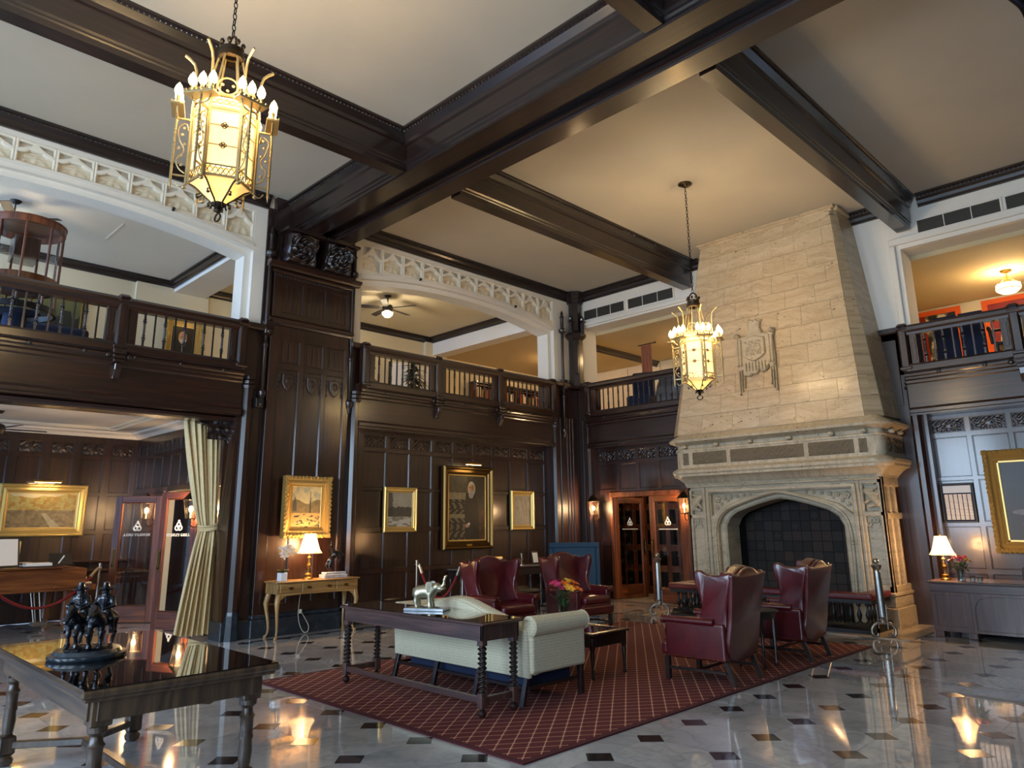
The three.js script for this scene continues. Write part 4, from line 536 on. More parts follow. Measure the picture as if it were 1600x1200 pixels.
// ---------------------------------------------------------------- piano room left of the hall, door rooms
const font = await new FontLoader().loadAsync('fonts/droid/droid_serif_bold.typeface.json');
function lettering(s, size, depth = 0.002) { const g = new TextGeometry(s, { font, size, depth, curveSegments: 3, bevelEnabled: false }); g.computeBoundingBox(); const b = g.boundingBox; return T(fin(g), -(b.min.x + b.max.x) / 2, 0, 0); }
{
  const wl = struct('wall_left', -15.2, 0, 0, LT); panelling(wl, -5.4, 4.9, 0, 3.3, colsFrom(4.4 - 9 * 0.51, 10, 0.51, 0.36), ROWS, 0); mesh('masonry', b6(-5.4, 5.1, 0, 3.5, -0.3, -0.06), M.cream, wl);
  const wr = struct('wall_right', 0, 0, -4.85); const c0 = [[-15.1, -14.75], [-14.68, -14.33], [-14.26, -13.91], [-13.84, -13.49], [-13.42, -13.07], [-13.0, -12.65], [-12.58, -12.23], [-12.16, -11.81], [-11.74, -11.39]];
  panelling(wr, -15.2, -11.0, 2.2, 3.3, c0, [ROWS[0], [2.3, 2.84]], 0); panelling(wr, -15.2, -13.6, 0, 2.2, c0.slice(0, 3), [[1.55, 2.1], [0.86, 1.47], [0.34, 0.78]], 0); panelling(wr, -11.9, -11.0, 0, 2.2, [[-11.74, -11.39]], [[1.55, 2.1], [0.86, 1.47], [0.34, 0.78]], 0);
  mesh('masonry', [b6(-15.4, -13.6, 0, 3.5, -0.2, -0.06), b6(-11.9, -10.6, 0, 3.5, -0.2, -0.06), b6(-13.6, -11.9, 2.2, 3.5, -0.2, -0.06)], M.cream, wr);
  mesh('chair_rail', [mould(chair, -15.2, -13.62).translate(0, 0.79, 0)], M.mahog, wr); mesh('chair_rail', mould(chair, -5.4, 4.85).translate(0, 0.79, 0), M.mahog, wl);
  mesh('doorway_back', [b6(-14.6, -11, 0, 3, -2.4, -2.3)], M.mahogRed, wr); mesh('doorway_sides', [b6(-14.6, -14.5, 0, 3, -2.3, -0.2), b6(-11.1, -11, 0, 3, -2.3, -0.2), b6(-14.6, -11, 2.9, 3, -2.3, -0.2)], M.mahog, wr); mesh('doorway_floor', b6(-14.6, -11, -0.03, 0, -2.3, 0), M.threshold, wr);
  const cl = struct('ceiling'); mesh('plaster', b6(-15.4, -10.6, 3.36, 3.42, -4.95, 5.4), M.white, cl); mesh('cove', [mould([[0, 0], [0.04, 0], [0.1, 0.05], [0.2, 0.07], [0.22, 0.1], [0, 0.1]], -5.4, 4.85).rotateY(LT).translate(-15.2, 3.26, 0), mould([[0, 0], [0.04, 0], [0.1, 0.05], [0.2, 0.07], [0.22, 0.1], [0, 0.1]], -15.2, -11).translate(0, 3.26, -4.85)], M.white, cl, { grain: 'x' });
  mesh('ceiling_border', [b6(-14.55, -14.5, 3.33, 3.36, -4.2, 5.4), b6(-14.5, -11.0, 3.33, 3.36, -4.25, -4.2), b6(-14.4, -14.38, 3.34, 3.36, -4.1, 5.4), b6(-14.4, -11.0, 3.34, 3.36, -4.1, -4.07)], M.ivory, cl);
  const hd = struct('trim_6', XL, 0, 0, LT); mesh('opening_head', [b6(-5.4, 4.75, 3.12, 3.45, -0.35, -0.02, 0.01), mould([[0, 0], [0.03, 0.02], [0.04, 0.06], [0, 0.08]], -5.4, 4.7).translate(0, 3.12, -0.02)], M.mahog, hd, { grain: 'x' });
  const cb = relief(0.5, 0.3, 20, 14, (x, y) => 0.04 * Math.abs(Math.sin(x * 22 + y * 8) * Math.cos(y * 26)) * sst(0.5, 0.3, Math.hypot(x + 0.0, y) / 0.5)); mesh('carved_bracket', [ext([[0.3, 0], [0.3, 0.4], [-0.3, 0.4], [-0.25, 0.34], [0.0, 0.28], [0.15, 0.18], [0.22, 0]], 0.12, 0.01).translate(4.5, 2.75, -0.28), cb.translate(4.62, 3.0, -0.15)], M.carve, hd);
}
// wall lantern: tapering glass lantern on a scrolled iron bracket, bulb inside
function lantern(x, y, z, label) {
  const o = thing('wall_lantern', label, 'lantern', x, y, z, 0, undefined); const h = 0.3, r0 = 0.075, r1 = 0.13, f = [];
  const cn = [[1, 1], [1, -1], [-1, -1], [-1, 1]]; for (const [a, b] of cn) f.push(rod([a * r0 * 0.7, -h / 2, 0.16 + b * r0 * 0.7], [a * r1 * 0.7, h / 2, 0.16 + b * r1 * 0.7], 0.008)); f.push(bx(r1 * 1.5, 0.014, r1 * 1.5, 0, h / 2, 0.16), bx(r0 * 1.6, 0.014, r0 * 1.6, 0, -h / 2, 0.16));
  mesh('frame', f, M.lanternDark, o); const roof = new THREE.CylinderGeometry(0.03, r1 * 1.1, 0.12, 4).rotateY(PI / 4).translate(0, h / 2 + 0.065, 0.16); mesh('roof', [roof, ball(0.02, 0, h / 2 + 0.14, 0.16)], M.lanternDark, o);
  mesh('bracket', [bx(0.07, 0.34, 0.015, 0, -0.05, 0.008), tube([[0, -0.2, 0.01], [0, -0.28, 0.08], [0, -0.24, 0.16], [0, -h / 2, 0.16]], 0.009, 14), tube([[0, -0.2, 0.01], [0, -0.12, 0.07], [0, -0.17, 0.1]], 0.007, 10)], M.lanternDark, o);
  for (let k = 0; k < 4; k++) { const g = grid((u, v) => { const r = lerp(r0, r1, v) * 0.7, t = lerp(-r, r, u); return [t, lerp(-h / 2, h / 2, v), r]; }, 1, 1).rotateY(k * PI / 2).translate(0, 0, 0.16); mesh('pane', g, M.glass, o); }
  mesh('bulb', ball(0.035, 0, 0.0, 0.16, 1, 1.5, 1), M.bulb, o); mesh('candle', rod([0, -h / 2, 0.16], [0, -0.05, 0.16], 0.014), M.ivory, o);
  const l = new THREE.PointLight(0xffd29a, 5.0); l.position.set(0, 0.0, 0.16); l.castShadow = true; l.shadow.radius = 1.6; o.add(l); return o;
}
lantern(-13.88, 1.88, -4.84, 'lit wall lantern behind the open glass door nearer the autumn landscape'); lantern(-11.9, 1.86, -4.84, 'lit wall lantern behind the open glass door nearer the cream curtain');
lantern(-10.1, 1.9, -12.78, 'lit wall lantern between the corner post and the wine room doors'); lantern(-7.93, 1.9, -12.93, 'lit wall lantern between the wine room doors and the stone fireplace');
// glass door leaf; hinge at local x = 0, reaches to local x = w
function doorLeaf(name, x, z, ang, w, h, label, text, mat, dir = 1) {
  const o = struct(name, x, 0.01, z, ang), s = 0.115, S = dir; const q = (a, b) => b6(Math.min(S * a, S * b), Math.max(S * a, S * b), 0, 1, 0, 1);
  const B = (a, b, y0, y1, z0, z1, c = 0.006) => b6(Math.min(S * a, S * b), Math.max(S * a, S * b), y0, y1, z0, z1, c);
  mesh('stile', B(0, s, 0, h, -0.022, 0.022), mat, o); mesh('stile', B(w - s, w, 0, h, -0.022, 0.022), mat, o); mesh('top_rail', B(s, w - s, h - s, h, -0.022, 0.022), mat, o, { grain: 'x' }); mesh('bottom_rail', B(s, w - s, 0, 0.27, -0.022, 0.022), mat, o, { grain: 'x' });
  mesh('pane', B(s, w - s, 0.27, h - s, -0.003, 0.003, 0), M.glass, o); mesh('glazing_bead', [B(s, s + 0.015, 0.27, h - s, -0.014, 0.014), B(w - s - 0.015, w - s, 0.27, h - s, -0.014, 0.014), B(s, w - s, 0.27, 0.285, -0.014, 0.014), B(s, w - s, h - s - 0.015, h - s, -0.014, 0.014)], mat, o);
  for (const zz of [1, -1]) mesh('pull_handle', [tube([[S * (w - s / 2), 0.92, zz * 0.022], [S * (w - s / 2), 0.94, zz * 0.055], [S * (w - s / 2), 1.06, zz * 0.06], [S * (w - s / 2), 1.18, zz * 0.055], [S * (w - s / 2), 1.2, zz * 0.022]], 0.009, 18), bx(0.05, 0.36, 0.004, S * (w - s / 2), 1.05, zz * 0.024)], M.brassDark, o);
  if (text) { const m = S * w / 2, g = []; g.push(text.trim() ? lettering(text, 0.042).translate(m, 1.43, 0.004) : bx(0.46, 0.014, 0.002, m, 1.44, 0.005)); g.push(torus(0.036, 0.012, m - 0.03, 1.56, 0.005), torus(0.036, 0.012, m + 0.03, 1.56, 0.005), torus(0.036, 0.011, m, 1.61, 0.005), ball(0.022, m, 1.67, 0.005, 1, 1, 0.2)); mesh('emblem_lettering', g, M.paper, o, { label: 'white knot emblem over lettering' }); }
  tag(o, label); return o;
}
doorLeaf('door_1', -13.55, -4.83, Math.atan2(-0.6, -0.62), 0.83, 2.12, 'open left glass door of the piano room', 'HENSLEY GRILL', M.mahogRed).rotation.y = PI + Math.atan2(0.59, 0.61);
doorLeaf('door_2', -11.95, -4.83, 0, 0.76, 2.14, 'open right glass door of the piano room', 'HENSLEY GRILL', M.mahogRed, -1).rotation.y = Math.atan2(0.33, 0.68);
doorLeaf('door_3', -9.82, -12.98, 0, 0.9, 2.12, 'left glass door of the wine room standing ajar', ' ', M.mahogRed).rotation.y = rad(80);
doorLeaf('door_4', -8.04, -12.98, 0, 0.9, 2.12, 'right glass door of the wine room', ' ', M.mahogRed, -1).rotation.y = rad(-4);
{ // wine room beyond
  const w = struct('wall_back', 0, 0, -13); mesh('door_frame', [b6(-9.9, -9.82, 0, 2.2, -0.12, 0.06, 0.01), b6(-8.04, -7.96, 0, 2.2, -0.12, 0.06, 0.01), b6(-9.9, -7.96, 2.13, 2.24, -0.12, 0.08, 0.01)], M.mahogRed, w);
  for (const [n, ...g] of [['wall_left', -11, -10.9, 0, 2.9, -2.6, -0.2], ['wall_right', -7.2, -7.1, 0, 2.9, -2.6, -0.2], ['ceiling', -11, -7.1, 2.9, 3, -2.6, -0.2], ['wall_back', -11, -7.1, 0, 3, -2.7, -2.6], ['floor', -11, -7.1, -0.03, 0.002, -2.6, -0.06]]) { const q = struct(n, 0, 0, -13); mesh('lining', b6(...g), n === 'floor' ? M.threshold : M.darkWood, q); }
  const c = thing('wine_locker', 'tall reddish wooden wine locker wall seen between the glass doors', 'cabinet', -9.6, 0.003, -14.5), glassD = phys({ color: 0x0a0807, roughness: 0.1, clearcoat: 0.6 }); mesh('carcass', b6(-1.1, 0.75, 0, 2.4, -0.3, 0), M.mahogRed, c);
  for (let j = 0; j < 5; j++) for (let i = 0; i < 6; i++) { const x = -0.95 + i * 0.31, y = 0.12 + j * 0.46; const d = mesh('locker_door', [b6(x - 0.14, x - 0.1, y, y + 0.42, 0, 0.02), b6(x + 0.1, x + 0.14, y, y + 0.42, 0, 0.02), b6(x - 0.1, x + 0.1, y, y + 0.05, 0, 0.02), b6(x - 0.1, x + 0.1, y + 0.37, y + 0.42, 0, 0.02)], M.mahogRed, c); mesh('dark_pane', b6(x - 0.1, x + 0.1, y + 0.05, y + 0.37, 0.004, 0.008), glassD, d); mesh('knob', ball(0.012, x + (i % 2 ? -0.12 : 0.12), y + 0.36, 0.028), M.brass, d); }
  const rk = thing('wine_rack', 'dark rack of stacked wine bottles behind the right glass door', 'rack', -8.15, 0.003, -14.0, -0.5); mesh('rack_frame', [bx(0.03, 2.1, 0.3, -0.55, 1.05, 0), bx(0.03, 2.1, 0.3, 0.55, 1.05, 0), ...Array.from({ length: 11 }, (_, k) => bx(1.1, 0.02, 0.3, 0, 0.05 + k * 0.2, 0))], M.black, rk);
  const bg = boxUV(lathe([[0, 0], [0.036, 0.01], [0.038, 0.2], [0.014, 0.25], [0.014, 0.3], [0, 0.3]], 8).rotateX(PI / 2).translate(0, 0, -0.15)), cap = [std(0x5a1010, 0.4), std(0xb9a77a, 0.4), std(0x202a20, 0.4), std(0xc8c8c0, 0.4)];
  for (let j = 0; j < 10; j++) for (let i = 0; i < 9; i++) inst('bottle', bg, cap[(i * 7 + j * 3) % 4], rk, -0.46 + i * 0.115, 0.1 + j * 0.2, 0);
  const l = new THREE.PointLight(0xffe0b0, 1.2); l.position.set(-8.9, 2.5, -13.9); l.castShadow = true; scene.add(l); const f = thing('ceiling_lamp', 'small glowing ceiling lamp inside the wine room', 'lamp', -8.9, 2.5, -13.9); mesh('bulb', ball(0.04), M.bulb, f); mesh('fitting', lathe([[0.03, 0.03], [0.05, 0.35], [0.0, 0.4]], 10), M.brassDark, f);
}
{ // cream curtain tied back at the piano room opening
  const o = thing('curtain', 'long cream curtain gathered and tied back beside the dark jamb', 'curtain', -11.05, 0, 0, LT);
  const cen = y => y > 1.57 ? lerp(4.61, 4.42, Math.pow((y - 1.57) / 1.6, 0.8)) : lerp(4.61, 4.5, Math.pow((1.57 - y) / 1.5, 0.9)), wid = y => y > 1.57 ? lerp(0.13, 0.3, Math.pow(clamp((y - 1.57) / 1.6, 0, 1), 0.7)) : lerp(0.13, 0.27, Math.pow(clamp((1.57 - y) / 1.5, 0, 1), 0.8));
  const g = grid((u, v) => { const y = lerp(0.06, 3.2, v), w = wid(y), c = cen(y), k = 1 - Math.exp(-Math.abs(y - 1.57) * 2.2), f = 7, a = u * 2 * PI * f; return [c + w * (u * 2 - 1) + 0.012 * Math.cos(a * 2 + y), y, (0.03 + 0.06 * k) * Math.sin(a + 0.35 * Math.sin(y * 2.1)) + 0.012 * Math.sin(a * 2.3 + 1) + 0.02 * Math.sin(u * 17 + y) + 0.05 * (1 - Math.pow(u * 2 - 1, 2)) * (1 - k * 0.6)]; }, 150, 46);
  const m = mesh('drape', g, M.drape, o, {}); m.material = M.drape.clone(); m.material.side = THREE.DoubleSide;
  const band = []; for (let i = 0; i < 26; i++) { const t = i / 25, x = 4.46 + t * 0.31; band.push(bx(0.016, 0.07, 0.012, x, 1.545 + 0.05 * t * t, 0.1 * Math.sin(PI * t * 0.9) + 0.03, 0.003)); } band.push(tube([[4.45, 1.6, 0.03], [4.52, 1.585, 0.12], [4.65, 1.6, 0.13], [4.78, 1.66, 0.04]], 0.016, 20)); mesh('tie_back', band, M.drape, o, { label: 'fringed cream tie-back' });
}
{ // grand piano with its things, rope and stanchion
  const o = thing('grand_piano', 'brown wooden grand piano behind the red rope', 'piano', -13.4, 0, -3.7, LT); // local x = -z, local z = +x
  const body = shapeOf([[0, 0], [0.02, -1.45], [-0.9, -1.45], [-1.3, -1.2], [-1.7, -0.8], [-2.1, -0.6], [-2.1, -0.1], [-2.0, 0]]);
  mesh('case', ext(body, 0.34, 0.015).rotateX(PI / 2).translate(0, 0.96, 0), M.piano, o, { grain: 'x' }); mesh('lid', ext(shapeOf([[-0.35, 0.02], [-0.35, -1.4], [-0.9, -1.42], [-1.7, -0.8], [-2.1, -0.6], [-2.1, 0.02]]), 0.025, 0.006).rotateX(PI / 2).translate(0, 0.99, 0), M.piano, o, { grain: 'x' });
  mesh('case_moulding', [b6(-2.0, 0, 0.63, 0.66, 0, 0.012), b6(-0.45, 0.02, 0.66, 0.7, 0, 0.03, 0.008)], M.piano, o, { grain: 'x' }); mesh('key_slip', [bx(0.03, 0.03, 1.25, 0.02, 0.8, -0.72), bx(0.12, 0.02, 1.2, 0.06, 0.72, -0.72)], M.paper, o); mesh('key_bed', bx(0.2, 0.08, 1.45, 0.06, 0.66, -0.72), M.piano, o);
  for (const [x, z] of [[-0.2, -0.12], [-0.2, -1.3], [-1.75, -0.5]]) { mesh('leg', [b6(x - 0.06, x + 0.06, 0.1, 0.64, z - 0.06, z + 0.06, 0.015), lathe([[0.03, 0], [0.05, 0.1]], 8, x, 0.03, z)], M.piano, o); mesh('caster', lathe([[0, -0.03], [0.03, -0.03], [0.035, 0], [0.03, 0.03], [0, 0.03]], 10).rotateZ(PI / 2).translate(x, 0.036, z), M.brass, o); }
  mesh('pedal_lyre', [rod([-0.5, 0.62, -0.6], [-0.42, 0.12, -0.6], 0.012), rod([-0.62, 0.62, -0.6], [-0.52, 0.12, -0.6], 0.012), rod([-0.56, 0.62, -0.66], [-0.48, 0.12, -0.66], 0.01), bx(0.2, 0.06, 0.2, -0.45, 0.1, -0.62)], M.silver, o);
  const p = thing('sheet_music', 'open pale music books lying on the brown piano', 'book', -13.75, 1.003, -3.05, LT); mesh('pages', [bx(0.4, 0.02, 0.28, 0, 0.012, 0, 0.004), bx(0.36, 0.025, 0.25, 0.02, 0.036, 0.01, 0.004)], M.paper, p); mesh('cover', bx(0.42, 0.004, 0.3, 0, 0.002, 0), M.navy, p);
  const b = thing('black_binder', 'black propped binder on the brown piano', 'binder', -13.85, 1.003, -3.42, LT); mesh('cover', [at(bx(0.34, 0.2, 0.012, 0, 0.1, 0, 0.003), 0, 0, 0, 0, -0.4), bx(0.34, 0.012, 0.2, 0, 0.008, 0.1)], M.black, b); mesh('page', at(bx(0.02, 0.14, 0.004, -0.05, 0.08, 0.03), 0, 0, 0, 0, 0.2, -0.5), M.paper, b);
  const s = thing('framed_notice', 'white framed notice leaning on the piano beside the music books', 'frame', -13.5, 1.004, -2.62, LT + 0.25); mesh('frame', [at(bx(0.34, 0.46, 0.02, 0, 0.23, 0, 0.004), 0, 0, 0, 0, -0.22)], M.black, s); mesh('sheet', at(bx(0.28, 0.4, 0.004, 0, 0.23, 0.013), 0, 0, 0, 0, -0.22), M.paper, s); mesh('prop', at(bx(0.04, 0.34, 0.01, 0, 0.17, -0.16), 0, 0, 0, 0, 0.2), M.black, s);
  const n = thing('framed_card', 'small yellow lettered card in a black frame below the autumn landscape', 'frame', -15.13, 1.02, -2.98, LT); mesh('frame', bx(0.3, 0.4, 0.03, 0, 0.2, 0, 0.006), M.black, n); mesh('card', bx(0.22, 0.3, 0.004, 0, 0.2, 0.018), std(0xe8c46a, 0.7), n); mesh('print', [bx(0.03, 0.03, 0.002, 0, 0.29, 0.0205), ...[0, 1, 2, 3].map(k => bx(0.13, 0.006, 0.002, 0, 0.22 - k * 0.03, 0.0205))], M.black, n); const sh = struct('trim_7', -15.2, 0, 0, LT); mesh('ledge', b6(1.5, 4.85, 0.98, 1.02, 0, 0.16, 0.006), M.mahog, sh, { grain: 'x' });
}
// stanchions and ropes
const stanG = [boxUV(merge([lathe([[0, 0], [0.16, 0], [0.16, 0.012], [0.05, 0.03], [0.02, 0.05], [0.02, 0.93], [0.035, 0.935], [0.035, 0.95], [0.022, 0.955], [0.022, 0.985], [0.03, 0.99], [0.03, 1.005], [0, 1.012]], 16)])), boxUV(torus(0.03, 0.005, 0.05, 0.93, 0).rotateX(0))];
function stanchion(x, z, label, h = 1) { const o = thing('stanchion', label, 'stanchion', x, 0, z); inst('post', stanG[0], M.silver, o).scale.y = h; inst('rope_ring', stanG[1], M.silver, o).scale.y = h; return o; }
function ropeTo(a, b, sag, label) { const pts = []; for (let i = 0; i <= 14; i++) { const t = i / 14; pts.push([lerp(a[0], b[0], t), lerp(a[1], b[1], t) - sag * 4 * t * (1 - t), lerp(a[2], b[2], t)]); } const o = thing('velvet_rope', label, 'rope', ...a); mesh('rope', tube(pts.map(p => [p[0] - a[0], p[1] - a[1], p[2] - a[2]]), 0.02, 40, 8), M.rope, o); const d = pts.map(p => [p[0] - a[0], p[1] - a[1], p[2] - a[2]]); mesh('hook', rod(d[0], d[1], 0.024), M.silver, o); mesh('hook', rod(d[14], d[13], 0.024), M.silver, o); }
stanchion(-13.8, -4.0, 'slim metal stanchion beside the open glass door of the piano room'); ropeTo([-13.75, 0.93, -3.96], [-12.2, 0.93, -2.1], 0.5, 'sagging red velvet rope in front of the grand piano');
stanchion(-9.97, -7.72, 'slim metal stanchion beside the snowy woodland picture'); stanchion(-8.96, -7.85, 'slim metal stanchion close beside an oxblood wing chair'); ropeTo([-9.92, 0.93, -7.73], [-9.01, 0.93, -7.84], 0.5, 'red velvet rope hanging steeply between two stanchions');
// ---------------------------------------------------------------- chandeliers, lamps, fans
const meshAt = mesh;
function chandelier(x, y, z, turn, label) {
  const o = thing('chandelier', label, 'chandelier', x, y, z, turn), R = 0.235, low = q => q < 0.2 ? q * 0.8 : q < 0.4 ? lerp(0.16, 0.3, (q - 0.2) / 0.2) : q < 1.3 ? q - 0.1 : q < 1.5 ? lerp(1.2, 1.5, (q - 1.3) / 0.2) : q, mesh = (n, g, m, p, e) => { const h = merge(g), a = h.attributes.position; for (let i = 0; i < a.count; i++) a.setY(i, low(a.getY(i))); return meshAt(n, h, m, p, e); }, hexP = (r, yy, k) => [r * Math.cos(k * PI / 3), yy, r * Math.sin(k * PI / 3)];
  const ringH = (r, yy, t, h) => Array.from({ length: 6 }, (_, k) => { const a = hexP(r, yy, k), b = hexP(r, yy, k + 1); const L = Math.hypot(a[0] - b[0], a[2] - b[2]); return at(bx(L + t * 0.4, h, t), (a[0] + b[0]) / 2, yy, (a[2] + b[2]) / 2, -Math.atan2(b[2] - a[2], b[0] - a[0])); });
  mesh('body_frame', [...Array.from({ length: 6 }, (_, k) => rod(hexP(R, 0.38, k), hexP(R, 1.04, k), 0.014, 0.014, 6)), ...ringH(R, 0.4, 0.02, 0.022), ...ringH(R, 0.485, 0.016, 0.016), ...ringH(R, 0.98, 0.02, 0.02), ...ringH(R, 1.1, 0.02, 0.016), ...ringH(R, 0.66, 0.008, 0.008), ...ringH(R, 0.83, 0.008, 0.008)], M.lanternBrass, o);
  const quat = []; for (let k = 0; k < 6; k++) for (const yy of [0.66, 0.83]) { const a = hexP(R, yy, k), b = hexP(R, yy, k + 1), m = [(a[0] + b[0]) / 2, yy, (a[2] + b[2]) / 2], ang = -Math.atan2(b[2] - a[2], b[0] - a[0]); for (const [dx, dy] of [[0.012, 0], [-0.012, 0], [0, 0.012], [0, -0.012]]) quat.push(at(torus(0.014, 0.004, dx, dy, 0, 4, 8), m[0] * 1.02, yy, m[2] * 1.02, ang)); } mesh('quatrefoils', quat, M.lanternDark, o);
  const lat = []; for (let k = 0; k < 6; k++) { const a = hexP(R, 0, k), b = hexP(R, 0, k + 1), P = (t, yy) => [lerp(a[0], b[0], t), yy, lerp(a[2], b[2], t)]; for (let i = 0; i < 6; i++) for (const s of [0, 1]) lat.push(rod(P((i + s) / 6, 0.41), P((i + 1 - s) / 6, 0.478), 0.0035, 0.0035, 4)); } mesh('lattice_band', lat, M.lanternDark, o);
  const band = []; for (let k = 0; k < 6; k++) { const a = hexP(R, 0, k), b = hexP(R, 0, k + 1), ang = -Math.atan2(b[2] - a[2], b[0] - a[0]); for (let i = 0; i < 5; i++) { const t = (i + 0.5) / 5; band.push(at(torus(0.02, 0.005, 0, 0, 0, 4, 8), lerp(a[0], b[0], t), 1.04, lerp(a[2], b[2], t), ang)); } band.push(at(torus(0.075, 0.008, 0, 0, 0, 5, 14), (a[0] + b[0]) / 2, 1.18, (a[2] + b[2]) / 2, ang)); for (const [dx, dy] of [[-0.04, 1.19], [0.04, 1.19], [0, 1.14]]) band.push(at(ball(0.013, dx, 0, 0, 1, 1, 0.6, 6, 5), (a[0] + b[0]) / 2, dy, (a[2] + b[2]) / 2, ang)); } mesh('pierced_crown', band, M.lanternBrass, o);
  for (let k = 0; k < 6; k++) { const a = hexP(R * 0.985, 0, k), b = hexP(R * 0.985, 0, k + 1); mesh('glass_pane', grid((u, v) => [lerp(a[0], b[0], u), lerp(0.49, 1.08, v), lerp(a[2], b[2], u)], 1, 1), M.amber, o); const c = hexP(0.04, 0, k), d = hexP(0.04, 0, k + 1); mesh('lower_pane', grid((u, v) => { const e = Math.pow(v, 1.5), q = [lerp(a[0], b[0], u), lerp(a[2], b[2], u)], w = [lerp(c[0], d[0], u), lerp(c[2], d[2], u)]; return [lerp(q[0], w[0], v), lerp(0.39, 0.17, e), lerp(q[1], w[1], v)]; }, 1, 5), M.amberLow, o); }
  const ribs = [], horns = [], stays = []; for (let k = 0; k < 6; k++) { const c = Math.cos(k * PI / 3), s = Math.sin(k * PI / 3), P = (r, yy) => [r * c, yy, r * s]; ribs.push(tube([P(R, 0.39), P(0.19, 0.36), P(0.12, 0.27), P(0.05, 0.18), P(0.06, 0.13)], 0.008, 16, 5), tube([P(0.12, 0.27), P(0.16, 0.24), P(0.17, 0.27), P(0.14, 0.28)], 0.006, 10, 5), ball(0.014, 0.16 * c, 0.235, 0.16 * s, 1, 1, 1, 6, 5)); horns.push(tube([P(R + 0.02, 0.36), P(R + 0.02, 1.0), P(R + 0.012, 1.26), P(R + 0.03, 1.39), P(R + 0.11, 1.44)], 0.011, 26, 6)); stays.push(rod(P(R * 0.8, 1.1), P(0.085, 1.5), 0.009, 0.009, 6)); }
  mesh('lower_ribs', ribs, M.lanternDark, o); mesh('horns', horns, M.lanternBrass, o); mesh('stays', stays, M.lanternBrass, o);
  mesh('pendant_finial', [lathe([[0, 0.09], [0.02, 0.1], [0.03, 0.12], [0.015, 0.14], [0.05, 0.17], [0.06, 0.19], [0.02, 0.21], [0, 0.21]], 12), torus(0.04, 0.008, 0, 0.045, 0, 6, 18)], M.lanternDark, o);
  mesh('top_crown', [lathe([[0.085, 1.46], [0.105, 1.47], [0.105, 1.5], [0.09, 1.51], [0.095, 1.55], [0.075, 1.56], [0.06, 1.55]], 14), ...Array.from({ length: 8 }, (_, k) => ball(0.02, 0.09 * Math.cos(k * PI / 4), 1.59, 0.09 * Math.sin(k * PI / 4), 1, 1.3, 1, 6, 5)), tube([[0.06, 1.56, 0], [0.05, 1.64, 0], [0, 1.68, 0], [-0.05, 1.64, 0], [-0.06, 1.56, 0]], 0.012, 16, 6)], M.lanternDark, o);
  for (let k = 0; k < 6; k++) { // one bracket: scroll fin, twisted rod, tray with three candles
    const th = -k * PI / 3, W = g => g.rotateY(th), br = []; br.push(b6(R, 0.375, 0.93, 0.945, -0.008, 0.008), b6(R, 0.37, 0.44, 0.452, -0.006, 0.006), rod([0.365, 0.36, 0], [0.365, 1.0, 0], 0.011, 0.011, 6), rod([0.365, 0.36, 0], [0.365, 0.29, 0], 0.011, 0.002, 6)); for (let i = 0; i < 9; i++) br.push(torus(0.012, 0.004, 0.365, 0, 0, 4, 7).rotateX(PI / 2).translate(0, 0.55 + i * 0.035, 0)); // twist
    br.push(tube([[0.27, 0.47, 0], [0.31, 0.5, 0], [0.34, 0.58, 0], [0.29, 0.66, 0], [0.33, 0.76, 0], [0.34, 0.86, 0], [0.29, 0.9, 0], [0.27, 0.84, 0]], 0.006, 30, 5)); for (const [rr, yy] of [[0.3, 0.54], [0.31, 0.62], [0.29, 0.72], [0.31, 0.8], [0.3, 0.86], [0.33, 0.68]]) br.push(ball(0.014, rr, yy, 0, 1, 1, 0.4, 6, 4)); br.push(tube([[R + 0.02, 0.36, 0], [0.3, 0.33, 0], [0.33, 0.38, 0]], 0.006, 10, 5), ball(0.02, R + 0.03, 0.33, 0, 1, 1, 1, 6, 5)); mesh('scroll_bracket', br.map(W), M.lanternBrass, o);
    mesh('candle_tray', [b6(0.31, 0.41, 1.0, 1.02, -0.125, 0.125, 0.004), ...Array.from({ length: 7 }, (_, i) => b6(0.402, 0.412, 1.02, 1.035, -0.12 + i * 0.036, -0.1 + i * 0.036)), tube([[0.36, 0.93, 0], [0.36, 0.95, 0.06], [0.36, 1.0, 0.08]], 0.007, 10, 5), tube([[0.36, 0.93, 0], [0.36, 0.95, -0.06], [0.36, 1.0, -0.08]], 0.007, 10, 5)].map(W), M.lanternBrass, o);
    for (const t of [-0.085, 0, 0.085]) { const cd = mesh('candle', W(rod([0.36, 1.02, t], [0.36, 1.09, t], 0.013)), M.lanternBrass, o); mesh('bulb', W(lathe([[0.014, 0], [0.03, 0.022], [0.034, 0.05], [0.022, 0.085], [0, 0.12]], 10).translate(0.36, 1.09, t)), M.bulb, cd); }
    const l = new THREE.PointLight(0xffdca4, 2.3); l.position.set(0.36, 1.04, 0).applyAxisAngle(V3(0, 1, 0), th); l.castShadow = true; l.shadow.radius = 2; o.add(l);
  }
  const links = [], top = CEIL - y; const n = Math.floor((top - 1.74) / 0.055); for (let i = 0; i < n; i++) links.push(torus(0.02, 0.0055, 0, 0, 0, 5, 10).scale(0.75, 1.5, 1).rotateY(i % 2 ? PI / 2 : 0).translate(0, 1.71 + i * 0.055, 0)); mesh('chain', links, M.iron, o, { kind: 'stuff' });
  mesh('ceiling_canopy', lathe([[0, top - 0.07], [0.03, top - 0.06], [0.05, top - 0.03], [0.11, top - 0.01], [0.11, top], [0, top]], 20), M.lanternDark, o);
  const l = new THREE.PointLight(0xffd8a0, 1.2); l.position.set(0, 0.3, 0); l.castShadow = true; l.shadow.radius = 3; o.add(l); return o;
}
chandelier(-5.56, 3.36, -9.58, 0.33, 'gilt gothic lantern chandelier hanging on a long chain before the chimney hood');
chandelier(-5.4, 3.93, -2.13, 0.12, 'gilt gothic lantern chandelier hanging before the arched gallery of the piano room');
